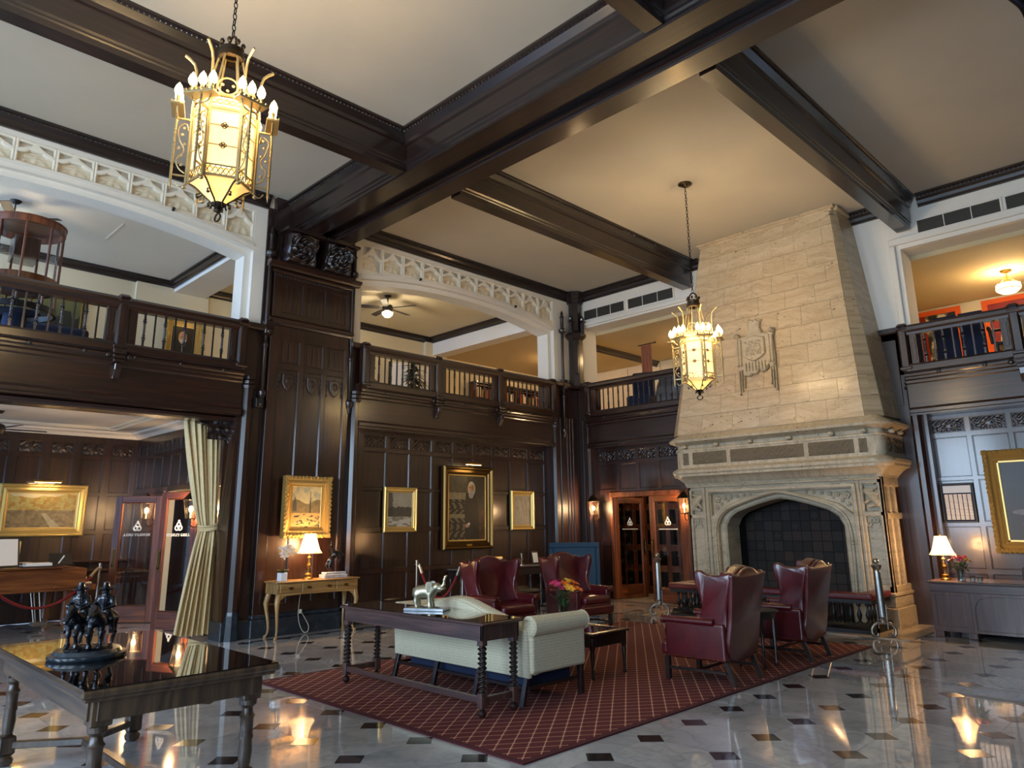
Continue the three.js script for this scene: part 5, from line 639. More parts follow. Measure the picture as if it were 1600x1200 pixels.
function tableLamp(x, y, z, s, label) {
  const o = thing('table_lamp', label, 'lamp', x, y, z); const b = [[0, 0], [0.075, 0], [0.075, 0.02], [0.05, 0.035], [0.04, 0.06], [0.055, 0.075], [0.02, 0.1], [0.018, 0.15], [0.035, 0.18], [0.04, 0.21], [0.02, 0.24], [0.015, 0.3], [0.03, 0.32], [0.012, 0.34], [0.012, 0.4], [0, 0.41]].map(p => [p[0] * s, p[1] * s]); mesh('base', lathe(b, 18), M.brass, o);
  const n = 8, g = grid((u, v) => { const a = -u * 2 * PI, k = PI / n, fa = ((-a % (2 * k)) - k), r = lerp(0.19, 0.085, Math.pow(v, 0.62)) * s * Math.cos(k) / Math.cos(fa) * 1.03; return [r * Math.cos(a), (0.38 + 0.29 * v) * s, r * Math.sin(a)]; }, 48, 10); const m = mesh('shade', g, M.ivoryShade, o, { label: 'glowing ivory panelled shade' }); m.material = M.ivoryShade.clone(); m.material.side = THREE.DoubleSide;
  const rb = []; for (let k = 0; k < n; k++) { const a = k * 2 * PI / n; rb.push(tube(Array.from({ length: 6 }, (_, i) => { const v = i / 5, r = (lerp(0.19, 0.085, Math.pow(v, 0.62)) * 1.035) * s; return [r * Math.cos(a), (0.38 + 0.29 * v) * s, r * Math.sin(a)]; }), 0.003 * s, 12, 4)); } mesh('shade_piping', rb, M.cream, o);
  mesh('bulb', ball(0.03 * s, 0, 0.5 * s, 0, 1, 1.3, 1), M.frost, o); mesh('finial', lathe([[0, 0.66 * s], [0.01, 0.67 * s], [0.012, 0.69 * s], [0, 0.7 * s]], 8), M.brass, o);
  const l = new THREE.PointLight(0xffc688, 3.4); l.position.set(0, 0.5 * s, 0); l.castShadow = true; l.shadow.radius = 1.8; o.add(l); return o;
}
function fan(x, y, z, turn, lit, label, drop = 0.22) { // y = ceiling height
  const o = thing('ceiling_fan', label, 'fan', x, y, z, turn); mesh('canopy', lathe([[0, -0.05], [0.05, -0.04], [0.08, 0], [0, 0]], 14), M.fan, o); mesh('downrod', rod([0, -drop, 0], [0, -0.03, 0], 0.012), M.fan, o); mesh('motor', lathe([[0, -drop - 0.14], [0.09, -drop - 0.13], [0.12, -drop - 0.07], [0.1, -drop], [0.03, -drop + 0.03], [0, -drop + 0.03]], 18), M.fan, o);
  for (let k = 0; k < 5; k++) mesh('blade', [at(b6(0.18, 0.66, -0.005, 0.005, -0.065, 0.065, 0.003), 0, -drop - 0.06, 0, k * 2 * PI / 5, 0.2), at(b6(0.08, 0.2, -0.006, 0.006, -0.02, 0.02), 0, -drop - 0.06, 0, k * 2 * PI / 5)], M.fan, o);
  if (lit) { mesh('light_bowl', lathe([[0, -drop - 0.27], [0.06, -drop - 0.26], [0.11, -drop - 0.21], [0.12, -drop - 0.16], [0.06, -drop - 0.14]], 16), M.frost, o); mesh('pull_chain', [rod([0.05, -drop - 0.42, 0], [0.05, -drop - 0.2, 0], 0.003), ball(0.01, 0.05, -drop - 0.43, 0, 1, 1, 1, 6, 4)], M.brass, o); const l = new THREE.PointLight(0xffeccc, lit); l.position.set(0, -drop - 0.2, 0); l.castShadow = true; l.shadow.radius = 4; o.add(l); } return o;
}
fan(-12.35, 6.4, -8.65, 0.5, 4, 'dark ceiling fan with a lit glass bowl in the gallery over the bearded portrait'); fan(-12.35, 6.4, -1.85, 0.9, 1.6, 'ceiling fan with lit glass shades above the round glass case');
fan(-13.35, 3.36, -2.2, 0.25, 0, 'dark bladed ceiling fan in the piano room');
{ // gallery lamps
  const o = thing('ceiling_lamp', 'glowing white drum lamp under the yellow gallery ceiling', 'lamp', -2.43, 5.95, -15.1); mesh('canopy', lathe([[0, -0.04], [0.08, -0.03], [0.1, 0], [0, 0]], 14), M.brass, o); mesh('stem', [rod([0, -0.2, 0], [0, -0.02, 0], 0.012), ...[0, 1, 2, 3].map(k => rod([0, -0.12, 0], [0.17 * Math.cos(k * PI / 2), -0.25, 0.17 * Math.sin(k * PI / 2)], 0.006))], M.brass, o); mesh('drum_shade', lathe([[0.19, -0.25], [0.2, -0.36], [0.12, -0.42], [0, -0.43]], 8), M.frost, o); mesh('rim', torus(0.19, 0.008, 0, 0, 0, 5, 8).rotateX(PI / 2).translate(0, -0.25, 0), M.brass, o); mesh('rim', torus(0.2, 0.008, 0, 0, 0, 5, 8).rotateX(PI / 2).translate(0, -0.36, 0), M.brass, o);
  const l = new THREE.PointLight(0xffdca4, 4.5); l.position.set(0, -0.33, 0); l.castShadow = true; l.shadow.radius = 4; o.add(l);
  for (const [x, z, c, k] of [[-12.6, -14.4, 0xffcf90, 4], [-8.6, -15.0, 0xffd9a0, 4]]) { const d = thing('recessed_light', x < -10 ? 'small recessed ceiling light above the gallery bookcases' : 'small recessed ceiling light in the gallery behind the chandelier', 'light', x, 5.95, z); mesh('trim_ring', torus(0.07, 0.012).rotateX(PI / 2), M.ivory, d); mesh('bulb', lathe([[0, -0.03], [0.05, -0.02], [0.06, 0]], 12), M.frost, d); const p = new THREE.PointLight(c, k); p.position.set(0, -0.08, 0); p.castShadow = true; p.shadow.radius = 3; d.add(p); }
}
tableLamp(-10.24, 0.795, -5.87, 1.0, 'lit brass table lamp with flared ivory shade on the slim console table'); tableLamp(-3.24, 0.745, -11.95, 0.9, 'lit brass table lamp with flared ivory shade on the desk by the fireplace');
// ---------------------------------------------------------------- furniture
const sb = (w, h, d, x, y, z, r = 0.03, s = 4) => T(fin(new RoundedBoxGeometry(w, h, d, s, Math.min(r, w / 2.01, h / 2.01, d / 2.01))), x, y, z);
const puff = (g, k, ax = 'y') => { g.computeBoundingBox(); const b = g.boundingBox, c = V3(), e = V3(); b.getCenter(c); b.getSize(e).multiplyScalar(0.5); const p = g.attributes.position; for (let i = 0; i < p.count; i++) { const q = V3().fromBufferAttribute(p, i).sub(c), o = ['x', 'y', 'z'].filter(a => a !== ax).map(a => 1 - Math.pow(Math.abs(q[a] / e[a]), 2.2)); q[ax] += Math.sign(q[ax]) * k * Math.max(0, o[0]) * Math.max(0, o[1]); q.add(c); p.setXYZ(i, q.x, q.y, q.z); } g.computeVertexNormals(); return g; };
function soft(pts, depth, bev, curve = true) { const s = new THREE.Shape(); if (curve) { const sp = new THREE.CatmullRomCurve3(pts.map(p => V3(p[0], p[1], 0)), true, 'centripetal').getPoints(pts.length * 4); sp.forEach((p, i) => i ? s.lineTo(p.x, p.y) : s.moveTo(p.x, p.y)); } else { pts.forEach((p, i) => i ? s.lineTo(...p) : s.moveTo(...p)); s.closePath(); } return fin(toCreasedNormals(new THREE.ExtrudeGeometry(s, { depth: depth - 2 * bev, bevelEnabled: true, bevelThickness: bev, bevelSize: bev, bevelOffset: -bev, bevelSegments: 4, steps: 1 }), 0.9)).translate(0, 0, bev); }
function twistLeg(h, r, turns) { return grid((u, v) => { const a = u * 2 * PI, y = v * h, e = sst(0, 0.04, v) * sst(1, 0.96, v), q = r * (1 + 0.32 * e * Math.cos(2 * (a - v * turns * 2 * PI))); return [q * Math.cos(-a), y, q * Math.sin(-a)]; }, 18, Math.round(turns * 18)); }
const stubby = (x, z, h, w, rake = 0) => { const g = b6(-w / 2, w / 2, 0, h, -w / 2, w / 2, 0.004), p = g.attributes.position; for (let i = 0; i < p.count; i++) { const k = 1 - p.getY(i) / h; p.setZ(i, p.getZ(i) - rake * k * k); } g.computeVertexNormals(); return g.translate(x, 0, z); };
const RUG = 0.0145;                                              // top of the rug
// wing chair facing local +z
function wingChair(x, z, turn, label) {
  const o = thing('wing_chair', label, 'chair', x, RUG, z, turn), L = M.leather;
  const back = soft([[-0.3, 0.3], [-0.31, 0.6], [-0.34, 0.95], [-0.33, 1.03], [-0.24, 1.03], [-0.12, 1.08], [0, 1.1], [0.12, 1.08], [0.24, 1.03], [0.33, 1.03], [0.34, 0.95], [0.31, 0.6], [0.3, 0.3]], 0.13, 0.03); back.rotateX(-0.16).translate(0, 0.03, -0.28); mesh('backrest', back, L, o);
  for (const s of [-1, 1]) {
    const wing = soft([[-0.46, 1.06], [-0.34, 1.04], [-0.22, 1.045], [-0.12, 1.085], [-0.075, 1.07], [-0.07, 0.98], [-0.1, 0.85], [-0.11, 0.72], [-0.07, 0.62], [-0.02, 0.55], [-0.1, 0.5], [-0.34, 0.5], [-0.38, 0.7], [-0.43, 0.9]], 0.07, 0.02); wing.rotateY(-PI / 2).translate(0.037, 0, 0); const p = wing.attributes.position; for (let i = 0; i < p.count; i++) { const y = p.getY(i); p.setX(i, p.getX(i) + 0.05 * sst(0.55, 1.0, y)); } wing.computeVertexNormals(); const wg = toCreasedNormals(wing, 0.9); mesh('wing', s > 0 ? wg.translate(0.31, 0, 0) : flip(wg.scale(-1, 1, 1).translate(-0.31, 0, 0)), L, o);
    const roll = fin(new THREE.CylinderGeometry(0.052, 0.06, 0.56, 16)).rotateX(PI / 2).scale(1, 0.7, 1).translate(s * 0.355, 0.585, 0.04); mesh('arm', [roll, ball(0.06, s * 0.355, 0.585, 0.32, 1, 0.7, 0.45, 14, 10), sb(0.1, 0.36, 0.66, s * 0.335, 0.4, -0.02, 0.03)], L, o);
    mesh('arm_stud', torus(0.04, 0.004, s * 0.355, 0.585, 0.345, 5, 18), M.stud, o);
  }
  mesh('seat_base', [sb(0.62, 0.17, 0.72, 0, 0.31, 0.01, 0.02), sb(0.72, 0.13, 0.08, 0, 0.3, 0.34, 0.03)], L, o); mesh('seat_cushion', puff(sb(0.56, 0.13, 0.66, 0, 0.44, 0.06, 0.05, 5), 0.025), L, o); mesh('outer_back', soft([[-0.31, 0.24], [-0.34, 0.6], [-0.39, 0.98], [-0.395, 1.035], [-0.36, 1.04], [-0.22, 1.035], [-0.1, 1.085], [0, 1.1], [0.1, 1.085], [0.22, 1.035], [0.36, 1.04], [0.395, 1.035], [0.39, 0.98], [0.34, 0.6], [0.31, 0.24]], 0.05, 0.012).rotateX(-0.16).translate(0, 0.02, -0.325), L, o);
  const st = []; for (let i = 0; i < 30; i++) st.push(ball(0.006, -0.34 + i * 0.0235, 0.235, 0.372, 1, 1, 0.6, 5, 4)); for (const s of [-1, 1]) for (let i = 0; i < 28; i++) st.push(ball(0.006, s * 0.386, 0.24, -0.34 + i * 0.0245, 0.6, 1, 1, 5, 4)); mesh('nail_heads', st, M.stud, o, { kind: 'stuff' });
  for (const s of [-1, 1]) { mesh('leg', stubby(s * 0.33, 0.32, 0.23, 0.05), M.darkWood, o); mesh('leg', stubby(s * 0.3, -0.3, 0.25, 0.048, 0.09), M.darkWood, o); mesh('stretcher', b6(s * 0.33 - 0.012, s * 0.33 + 0.012, 0.1, 0.13, -0.32, 0.3, 0.003), M.darkWood, o); } mesh('stretcher', b6(-0.32, 0.32, 0.1, 0.13, -0.02, 0.005, 0.003), M.darkWood, o); return o;
}
wingChair(-7.5, -7.3, PI / 2 - 0.1, 'oxblood leather wing chair facing the fire, next to the metal rope stanchions');
wingChair(-7.5, -8.95, PI / 2 - 0.05, 'oxblood leather wing chair in front of the blue upholstered panel');
wingChair(-4.22, -7.13, -PI / 2 + 0.06, 'oxblood leather wing chair with its back to the desk, nearer the sofa');
wingChair(-4.22, -8.88, -PI / 2 + 0.06, 'oxblood leather wing chair with its back to the desk, nearer the fender bench');
function sideTable(x, z, label, h = 0.6, r = 0.26) { const o = thing('side_table', label, 'table', x, x > -7.57 ? RUG : 0, z); mesh('top', [lathe([[0, h - 0.025], [r - 0.01, h - 0.025], [r, h - 0.012], [r - 0.01, h], [0, h]], 28), lathe([[r - 0.05, h - 0.09], [r - 0.04, h - 0.025]], 28)], M.darkWood, o); for (let k = 0; k < 4; k++) { const a = k * PI / 2 + PI / 4; mesh('leg', lathe([[0.012, 0], [0.02, 0.03], [0.012, 0.06], [0.018, 0.3], [0.024, h - 0.2], [0.018, h - 0.15], [0.025, h - 0.1], [0.025, h - 0.02]], 8, Math.cos(a) * (r - 0.06), 0, Math.sin(a) * (r - 0.06)), M.darkWood, o); } return o; }
sideTable(-4.15, -8.0, 'small dark round side table between the two wing chairs nearest the desk'); sideTable(-7.9, -8.13, 'small dark round side table between the two wing chairs nearest the portrait wall', 0.62, 0.28);
{ // camel-back sofa, back towards the viewer: local faces +z, turned half round
  const o = thing('sofa', 'pale green patterned camel-back sofa with rolled arms, its back to the long twist-legged table', 'sofa', -5.72, RUG, -5.33, PI), S = M.sofa, W = 1.0;
  const top = x => 0.70 + 0.17 * Math.exp(-Math.pow(x / 0.5, 2)) - 0.05 * Math.pow(Math.abs(x) / W, 4), pts = [[-W, 0.26]]; for (let i = 0; i <= 24; i++) { const x = -W + 2 * W * i / 24; pts.push([x, top(x)]); } pts.push([W, 0.26]);
  const g = soft(pts, 0.17, 0.05, false).rotateX(-0.1).translate(0, -0.01, -0.36); mesh('back', g, S, o); mesh('outer_back', soft(pts.map(([x, y]) => [x * 0.985, y - 0.03]), 0.06, 0.012, false).rotateX(-0.05).translate(0, 0.0, -0.405), S, o);
  for (const s of [-1, 1]) { mesh('arm', [fin(new THREE.CylinderGeometry(0.085, 0.092, 0.74, 20)).rotateX(PI / 2).translate(s * 0.985, 0.66, -0.02), sb(0.11, 0.4, 0.74, s * 0.965, 0.46, -0.02, 0.03), ball(0.09, s * 0.985, 0.66, 0.35, 1, 1, 0.3, 18, 8), ball(0.085, s * 0.985, 0.66, -0.39, 1, 1, 0.3, 18, 8)], S, o); }
  mesh('seat_base', sb(1.98, 0.2, 0.74, 0, 0.36, 0.0, 0.03), S, o); mesh('seat_cushion', puff(sb(1.8, 0.14, 0.66, 0, 0.5, 0.06, 0.05, 6), 0.02), S, o); mesh('underlining', b6(-0.85, 0.85, 0.13, 0.27, -0.3, 0.3), M.navy, o);
  for (const x of [-0.93, -0.31, 0.31, 0.96]) { mesh('leg', stubby(x, -0.36, 0.27, 0.045, 0.075), M.darkWood, o); } for (const x of [-0.96, -0.32, 0.32, 0.96]) mesh('leg', stubby(x, 0.33, 0.27, 0.05), M.darkWood, o);
  mesh('stretcher', [b6(-0.93, 0.96, 0.13, 0.16, -0.4, -0.375, 0.003)], M.darkWood, o, { grain: 'x' }); for (const s of [-0.95, 0.96]) mesh('stretcher', b6(s - 0.012, s + 0.012, 0.13, 0.16, -0.38, 0.33, 0.003), M.darkWood, o);
}
{ // long table behind the sofa with barley-twist legs
  const o = thing('sofa_table', 'long narrow dark table with barley-twist legs and black glass top behind the sofa', 'table', -5.79, RUG, -4.58), W = 1.06, D = 0.22;
  mesh('top', [b6(-W - 0.04, W + 0.04, 0.725, 0.75, -D - 0.03, D + 0.03, 0.008)], M.deskTop, o, { grain: 'x' }); mesh('glass_top', b6(-W - 0.03, W + 0.03, 0.75, 0.757, -D - 0.02, D + 0.02, 0.002), M.blackGloss, o, { label: 'black reflective glass top' }); mesh('apron', [b6(-W, W, 0.6, 0.726, D - 0.02, D, 0.003), b6(-W, W, 0.6, 0.726, -D, -D + 0.02, 0.003), b6(-W, -W + 0.02, 0.6, 0.726, -D, D), b6(W - 0.02, W, 0.6, 0.726, -D, D)], M.deskTop, o, { grain: 'x' });
  const tw = boxUV(merge(twistLeg(0.38, 0.03, 5))), ft = boxUV(lathe([[0, 0], [0.022, 0.005], [0.036, 0.03], [0.034, 0.05], [0.018, 0.065], [0.018, 0.075]], 14)); for (const sx of [-1, 1]) for (const sz of [-1, 1]) { const X = sx * (W - 0.035), Zz = sz * (D - 0.035); inst('twist_leg', tw, M.darkWood, o, X, 0.185, Zz); mesh('leg_block', b6(X - 0.033, X + 0.033, 0.56, 0.72, Zz - 0.033, Zz + 0.033, 0.004), M.deskTop, o); mesh('leg_block', b6(X - 0.033, X + 0.033, 0.075, 0.19, Zz - 0.033, Zz + 0.033, 0.004), M.deskTop, o); inst('bun_foot', ft, M.darkWood, o, X, 0, Zz); }
  mesh('stretcher', b6(-W, W, 0.11, 0.16, D - 0.06, D - 0.015, 0.004), M.deskTop, o, { grain: 'x' }); for (const s of [-1, 1]) mesh('stretcher', b6(s * (W - 0.035) - 0.018, s * (W - 0.035) + 0.018, 0.11, 0.16, -D, D, 0.004), M.deskTop, o);
}
{ // coffee table
  const o = thing('coffee_table', 'low dark coffee table with glass-topped tray and turned legs beside the sofa arm', 'table', -5.66, RUG, -6.45), W = 0.68, D = 0.32;
  mesh('top_frame', [b6(-W, W, 0.425, 0.45, D - 0.07, D, 0.006), b6(-W, W, 0.425, 0.45, -D, -D + 0.07, 0.006), b6(-W, -W + 0.07, 0.425, 0.45, -D + 0.07, D - 0.07, 0.006), b6(W - 0.07, W, 0.425, 0.45, -D + 0.07, D - 0.07, 0.006)], M.darkWood, o, { grain: 'x' }); mesh('glass_top', b6(-W + 0.06, W - 0.06, 0.432, 0.444, -D + 0.06, D - 0.06), M.tableGlass, o); mesh('apron', [b6(-W + 0.03, W - 0.03, 0.31, 0.425, D - 0.05, D - 0.03), b6(-W + 0.03, W - 0.03, 0.31, 0.425, -D + 0.03, -D + 0.05), b6(-W + 0.03, -W + 0.05, 0.31, 0.425, -D + 0.03, D - 0.03), b6(W - 0.05, W - 0.03, 0.31, 0.425, -D + 0.03, D - 0.03)], M.darkWood, o, { grain: 'x' });
  for (const sx of [-1, 1]) for (const sz of [-1, 1]) mesh('leg', lathe([[0, 0], [0.012, 0], [0.02, 0.02], [0.012, 0.05], [0.017, 0.08], [0.014, 0.1], [0.026, 0.24], [0.02, 0.27], [0.03, 0.29], [0.03, 0.4]], 10, sx * (W - 0.05), 0, sz * (D - 0.05)), M.darkWood, o);
}
{ // big dark table in the foreground
  const o = thing('centre_table', 'dark oak table with turned legs and a mirror-like glass top, bearing the bronze riders', 'table', -5.36, 0, -1.77), W = 1.06, D = 0.54;
  mesh('top', [b6(-W, W, 0.725, 0.765, -D, D, 0.012), b6(-W + 0.02, W - 0.02, 0.705, 0.727, -D + 0.02, D - 0.02, 0.006)], M.tableOak, o, { grain: 'x' }); mesh('glass_top', b6(-W + 0.01, W - 0.01, 0.765, 0.772, -D + 0.01, D - 0.01, 0.002), M.tableGlass, o, { label: 'clear glass top over dark oak' });
  const ap = (x0, x1, z0, z1) => b6(x0, x1, 0.6, 0.71, z0, z1, 0.004); mesh('apron', [ap(-W + 0.1, W - 0.1, D - 0.09, D - 0.06), ap(-W + 0.1, W - 0.1, -D + 0.06, -D + 0.09), ap(-W + 0.06, -W + 0.09, -D + 0.1, D - 0.1), ap(W - 0.09, W - 0.06, -D + 0.1, D - 0.1)], M.tableOak, o, { grain: 'x' });
  const leg = boxUV(merge([b6(-0.055, 0.055, 0.57, 0.71, -0.055, 0.055, 0.006), lathe([[0.03, 0], [0.05, 0.01], [0.055, 0.04], [0.04, 0.06], [0.045, 0.07]], 16), b6(-0.05, 0.05, 0.07, 0.19, -0.05, 0.05, 0.01), lathe([[0.045, 0.19], [0.03, 0.2], [0.034, 0.22], [0.04, 0.28], [0.036, 0.34], [0.042, 0.36], [0.036, 0.38], [0.038, 0.46], [0.046, 0.475], [0.034, 0.49], [0.03, 0.52], [0.05, 0.54], [0.05, 0.57]], 16)]));
  for (const sx of [-1, 1]) for (const sz of [-1, 1]) inst('leg', leg, M.tableOak, o, sx * (W - 0.13), 0, sz * (D - 0.13));
  const bar = (a, b) => { const L = Math.hypot(b[0] - a[0], b[1] - a[1]); return at(bx(L, 0.045, 0.05, 0, 0, 0, 0.005), (a[0] + b[0]) / 2, 0.13, (a[1] + b[1]) / 2, -Math.atan2(b[1] - a[1], b[0] - a[0])); }; for (const s of [-1, 1]) { for (const t of [-1, 1]) mesh('stretcher', bar([s * (W - 0.13), t * (D - 0.13)], [s * (W - 0.42), 0]), M.tableOak, o); } mesh('stretcher', bar([-W + 0.42, 0], [W - 0.42, 0]), M.tableOak, o);
}
{ // slim console with cabriole legs
  const o = thing('console_table', 'slim honey-oak console table with three drawers and cabriole legs', 'table', -10.26, 0, -5.97, LT), W = 0.68, D = 0.18;
  mesh('top', b6(-W - 0.03, W + 0.03, 0.77, 0.795, -D - 0.01, D + 0.02, 0.008), M.oak, o, { grain: 'x' }); mesh('carcass', b6(-W, W, 0.62, 0.77, -D, D - 0.005, 0.004), M.oak, o, { grain: 'x' });
  for (const [a, b] of [[-W + 0.05, -0.3], [-0.28, 0.28], [0.3, W - 0.05]]) { const d = mesh('drawer', b6(a, b, 0.635, 0.755, D - 0.01, D + 0.005, 0.004), M.oak, o, { grain: 'x' }); for (const x of b - a > 0.5 ? [-0.17, 0.17] : [(a + b) / 2]) mesh('bail_handle', [ext([[-0.045, 0], [-0.02, 0.018], [0, 0.012], [0.02, 0.018], [0.045, 0], [0.02, -0.012], [-0.02, -0.012]], 0.004).translate(x, 0.695, D + 0.005), tube([[x - 0.03, 0.695, D + 0.01], [x - 0.02, 0.675, D + 0.018], [x + 0.02, 0.675, D + 0.018], [x + 0.03, 0.695, D + 0.01]], 0.003, 12, 5)], M.brassDark, d); }
  mesh('shaped_apron', [ext([[-W, 0.62], [-W, 0.5], [-W + 0.08, 0.54], [-W + 0.14, 0.59], [-0.3, 0.6], [0, 0.6], [0.3, 0.6], [W - 0.14, 0.59], [W - 0.08, 0.54], [W, 0.5], [W, 0.62]], 0.018, 0.003).translate(0, 0, D - 0.022)], M.oak, o, { grain: 'x' });
  const cab = (sx, sz) => { const P = [[0, 0.62, 0.036], [0.012, 0.55, 0.042], [0.026, 0.48, 0.036], [0.016, 0.38, 0.026], [-0.006, 0.24, 0.02], [-0.014, 0.12, 0.016], [-0.004, 0.05, 0.016], [0.014, 0.028, 0.026], [0.016, 0.01, 0.026], [0.014, 0.0, 0.018]]; return grid((u, v) => { const f = v * (P.length - 1), i = Math.min(P.length - 2, Math.floor(f)), t = f - i, a = u * 2 * PI, k = P[i].map((q, j) => lerp(q, P[i + 1][j], t)); return [sx * (W - 0.04) + sx * k[0] + k[2] * Math.cos(a), k[1], sz * (D - 0.035) + sz * k[0] + k[2] * Math.sin(a)]; }, 12, 22); }; for (const sx of [-1, 1]) for (const sz of [-1, 1]) mesh('cabriole_leg', cab(sx, sz), M.oak, o);
  const cd = thing('power_cord', 'pale lamp cord hanging to a wall socket below the console', 'cord', -10.46, 0, -5.87, LT); mesh('cord', tube([[0, 0.62, 0.02], [-0.02, 0.42, 0.02], [-0.03, 0.26, 0.03], [0, 0.1, 0.06], [0.05, 0.02, 0.09], [0.1, 0.03, 0.1], [0.13, 0.1, 0.07], [0.09, 0.2, 0.04], [0.03, 0.3, 0.02]], 0.004, 50, 5), M.ivory, cd); mesh('plug', bx(0.04, 0.06, 0.03, 0.01, 0.32, 0.02, 0.006), M.ivory, cd);
}
{ // reception desk at the right
  const o = thing('desk', 'reddish brown panelled kneehole desk in front of the big dark seascape', 'desk', -2.3, 0, -12.1), W = 1.1, D = 0.4;
  mesh('top', b6(-W - 0.03, W + 0.03, 0.715, 0.742, -D, D + 0.03, 0.008), M.deskTop, o, { grain: 'x' }); mesh('carcass', b6(-W, W, 0.08, 0.715, -D + 0.02, D - 0.012, 0.004), M.deskTop, o); mesh('frieze_rail', b6(-W, W, 0.6, 0.705, D - 0.014, D, 0.004), M.deskTop, o, { grain: 'x' });
  const fp = (a, b) => { const s = shapeOf([[a, 0.08], [b, 0.08], [b, 0.6], [a, 0.6]]), h = new THREE.Path(); if (b - a < 0.6) { h.moveTo(a + 0.06, 0.15); h.lineTo(b - 0.06, 0.15); h.lineTo(b - 0.06, 0.56); h.lineTo(a + 0.06, 0.56); } else { const m = (a + b) / 2, w = (b - a) / 2 - 0.05; h.moveTo(m - w, 0.12); h.lineTo(m + w, 0.12); h.lineTo(m + w, 0.36); h.quadraticCurveTo(m + w, 0.55, m + w - 0.22, 0.56); h.lineTo(m - w + 0.22, 0.56); h.quadraticCurveTo(m - w, 0.55, m - w, 0.36); } h.closePath(); s.holes.push(h); return ext(s, 0.016, 0.003).translate(0, 0, D - 0.014); };
  mesh('front_panel', fp(-W, -W + 0.48), M.deskTop, o); mesh('front_panel', fp(-W + 0.48, W - 0.48), M.deskTop, o, { label: 'wide arched middle panel' }); mesh('front_panel', fp(W - 0.48, W), M.deskTop, o); for (const x of [-W + 0.06, -W + 0.46, W - 0.46, W - 0.06]) mesh('foot', b6(x - 0.06, x + 0.06, 0, 0.085, D - 0.12, D + 0.005, 0.008), M.deskTop, o); mesh('foot', [b6(-W, -W + 0.12, 0, 0.085, -D + 0.02, -D + 0.12)], M.deskTop, o); mesh('foot', [b6(W - 0.12, W, 0, 0.085, -D + 0.02, -D + 0.12)], M.deskTop, o);
  const mo = thing('monitor', 'black screen with its back to the hall on the panelled desk', 'monitor', -2.05, 0.742, -12.02); mesh('casing', [sb(0.56, 0.17, 0.05, 0, 0.11, 0, 0.015), sb(0.3, 0.1, 0.05, 0, 0.12, 0.03, 0.02)], M.black, mo); mesh('stand', [bx(0.1, 0.05, 0.05, 0, 0.03, 0), bx(0.24, 0.012, 0.18, 0, 0.006, 0)], M.black, mo);
}
{ // patterned rug
  const o = thing('rug', 'dark red rug with a gold diamond lattice under the seating', 'rug', -5.645, 0, -7.0); const dx = 0.142, dz = 0.195;
  const t = tex(512, 512, (u, v) => { const a = Math.abs(((u + v) % 1) - 0.5), b = Math.abs(((u - v + 2) % 1) - 0.5), w = 0.06, d = Math.max(sst(w, w * 0.35, 0.5 - a), sst(w, w * 0.35, 0.5 - b)), cr = Math.hypot((u + 0.5) % 1 - 0.5, (v + 0.5) % 1 - 0.5) < 0.075 || Math.hypot(u - 0.5, v - 0.5) < 0.075 ? 1 : 0, n = 0.8 + 0.4 * fbm(u * 40, v * 40, 40, 40, 15, 3), bg = [0.36 * n, 0.085 * n, 0.088 * n]; return mixc(bg, [0.80 * n, 0.62 * n, 0.50 * n], Math.max(d * 0.9, cr * 0.95)); }, dx, dz);
  const pile = phys({ map: t, bumpMap: tex(128, 128, (u, v) => gray(fbm(u * 64, v * 64, 64, 64, 4, 2)), 0.1, 0.1, false), bumpScale: 0.002, roughness: 0.95, sheen: 0.2, sheenRoughness: 0.7 }); mesh('pile', b6(-1.88, 1.88, 0.001, 0.014, -3.15, 3.15, 0.003), pile, o); mesh('border', [b6(-1.93, -1.88, 0.001, 0.013, -3.2, 3.2), b6(1.88, 1.93, 0.001, 0.013, -3.2, 3.2), b6(-1.88, 1.88, 0.001, 0.013, -3.2, -3.15), b6(-1.88, 1.88, 0.001, 0.013, 3.15, 3.2)], std(0x4a1118, 0.95), o, { label: 'plain dark red edge band' });
}
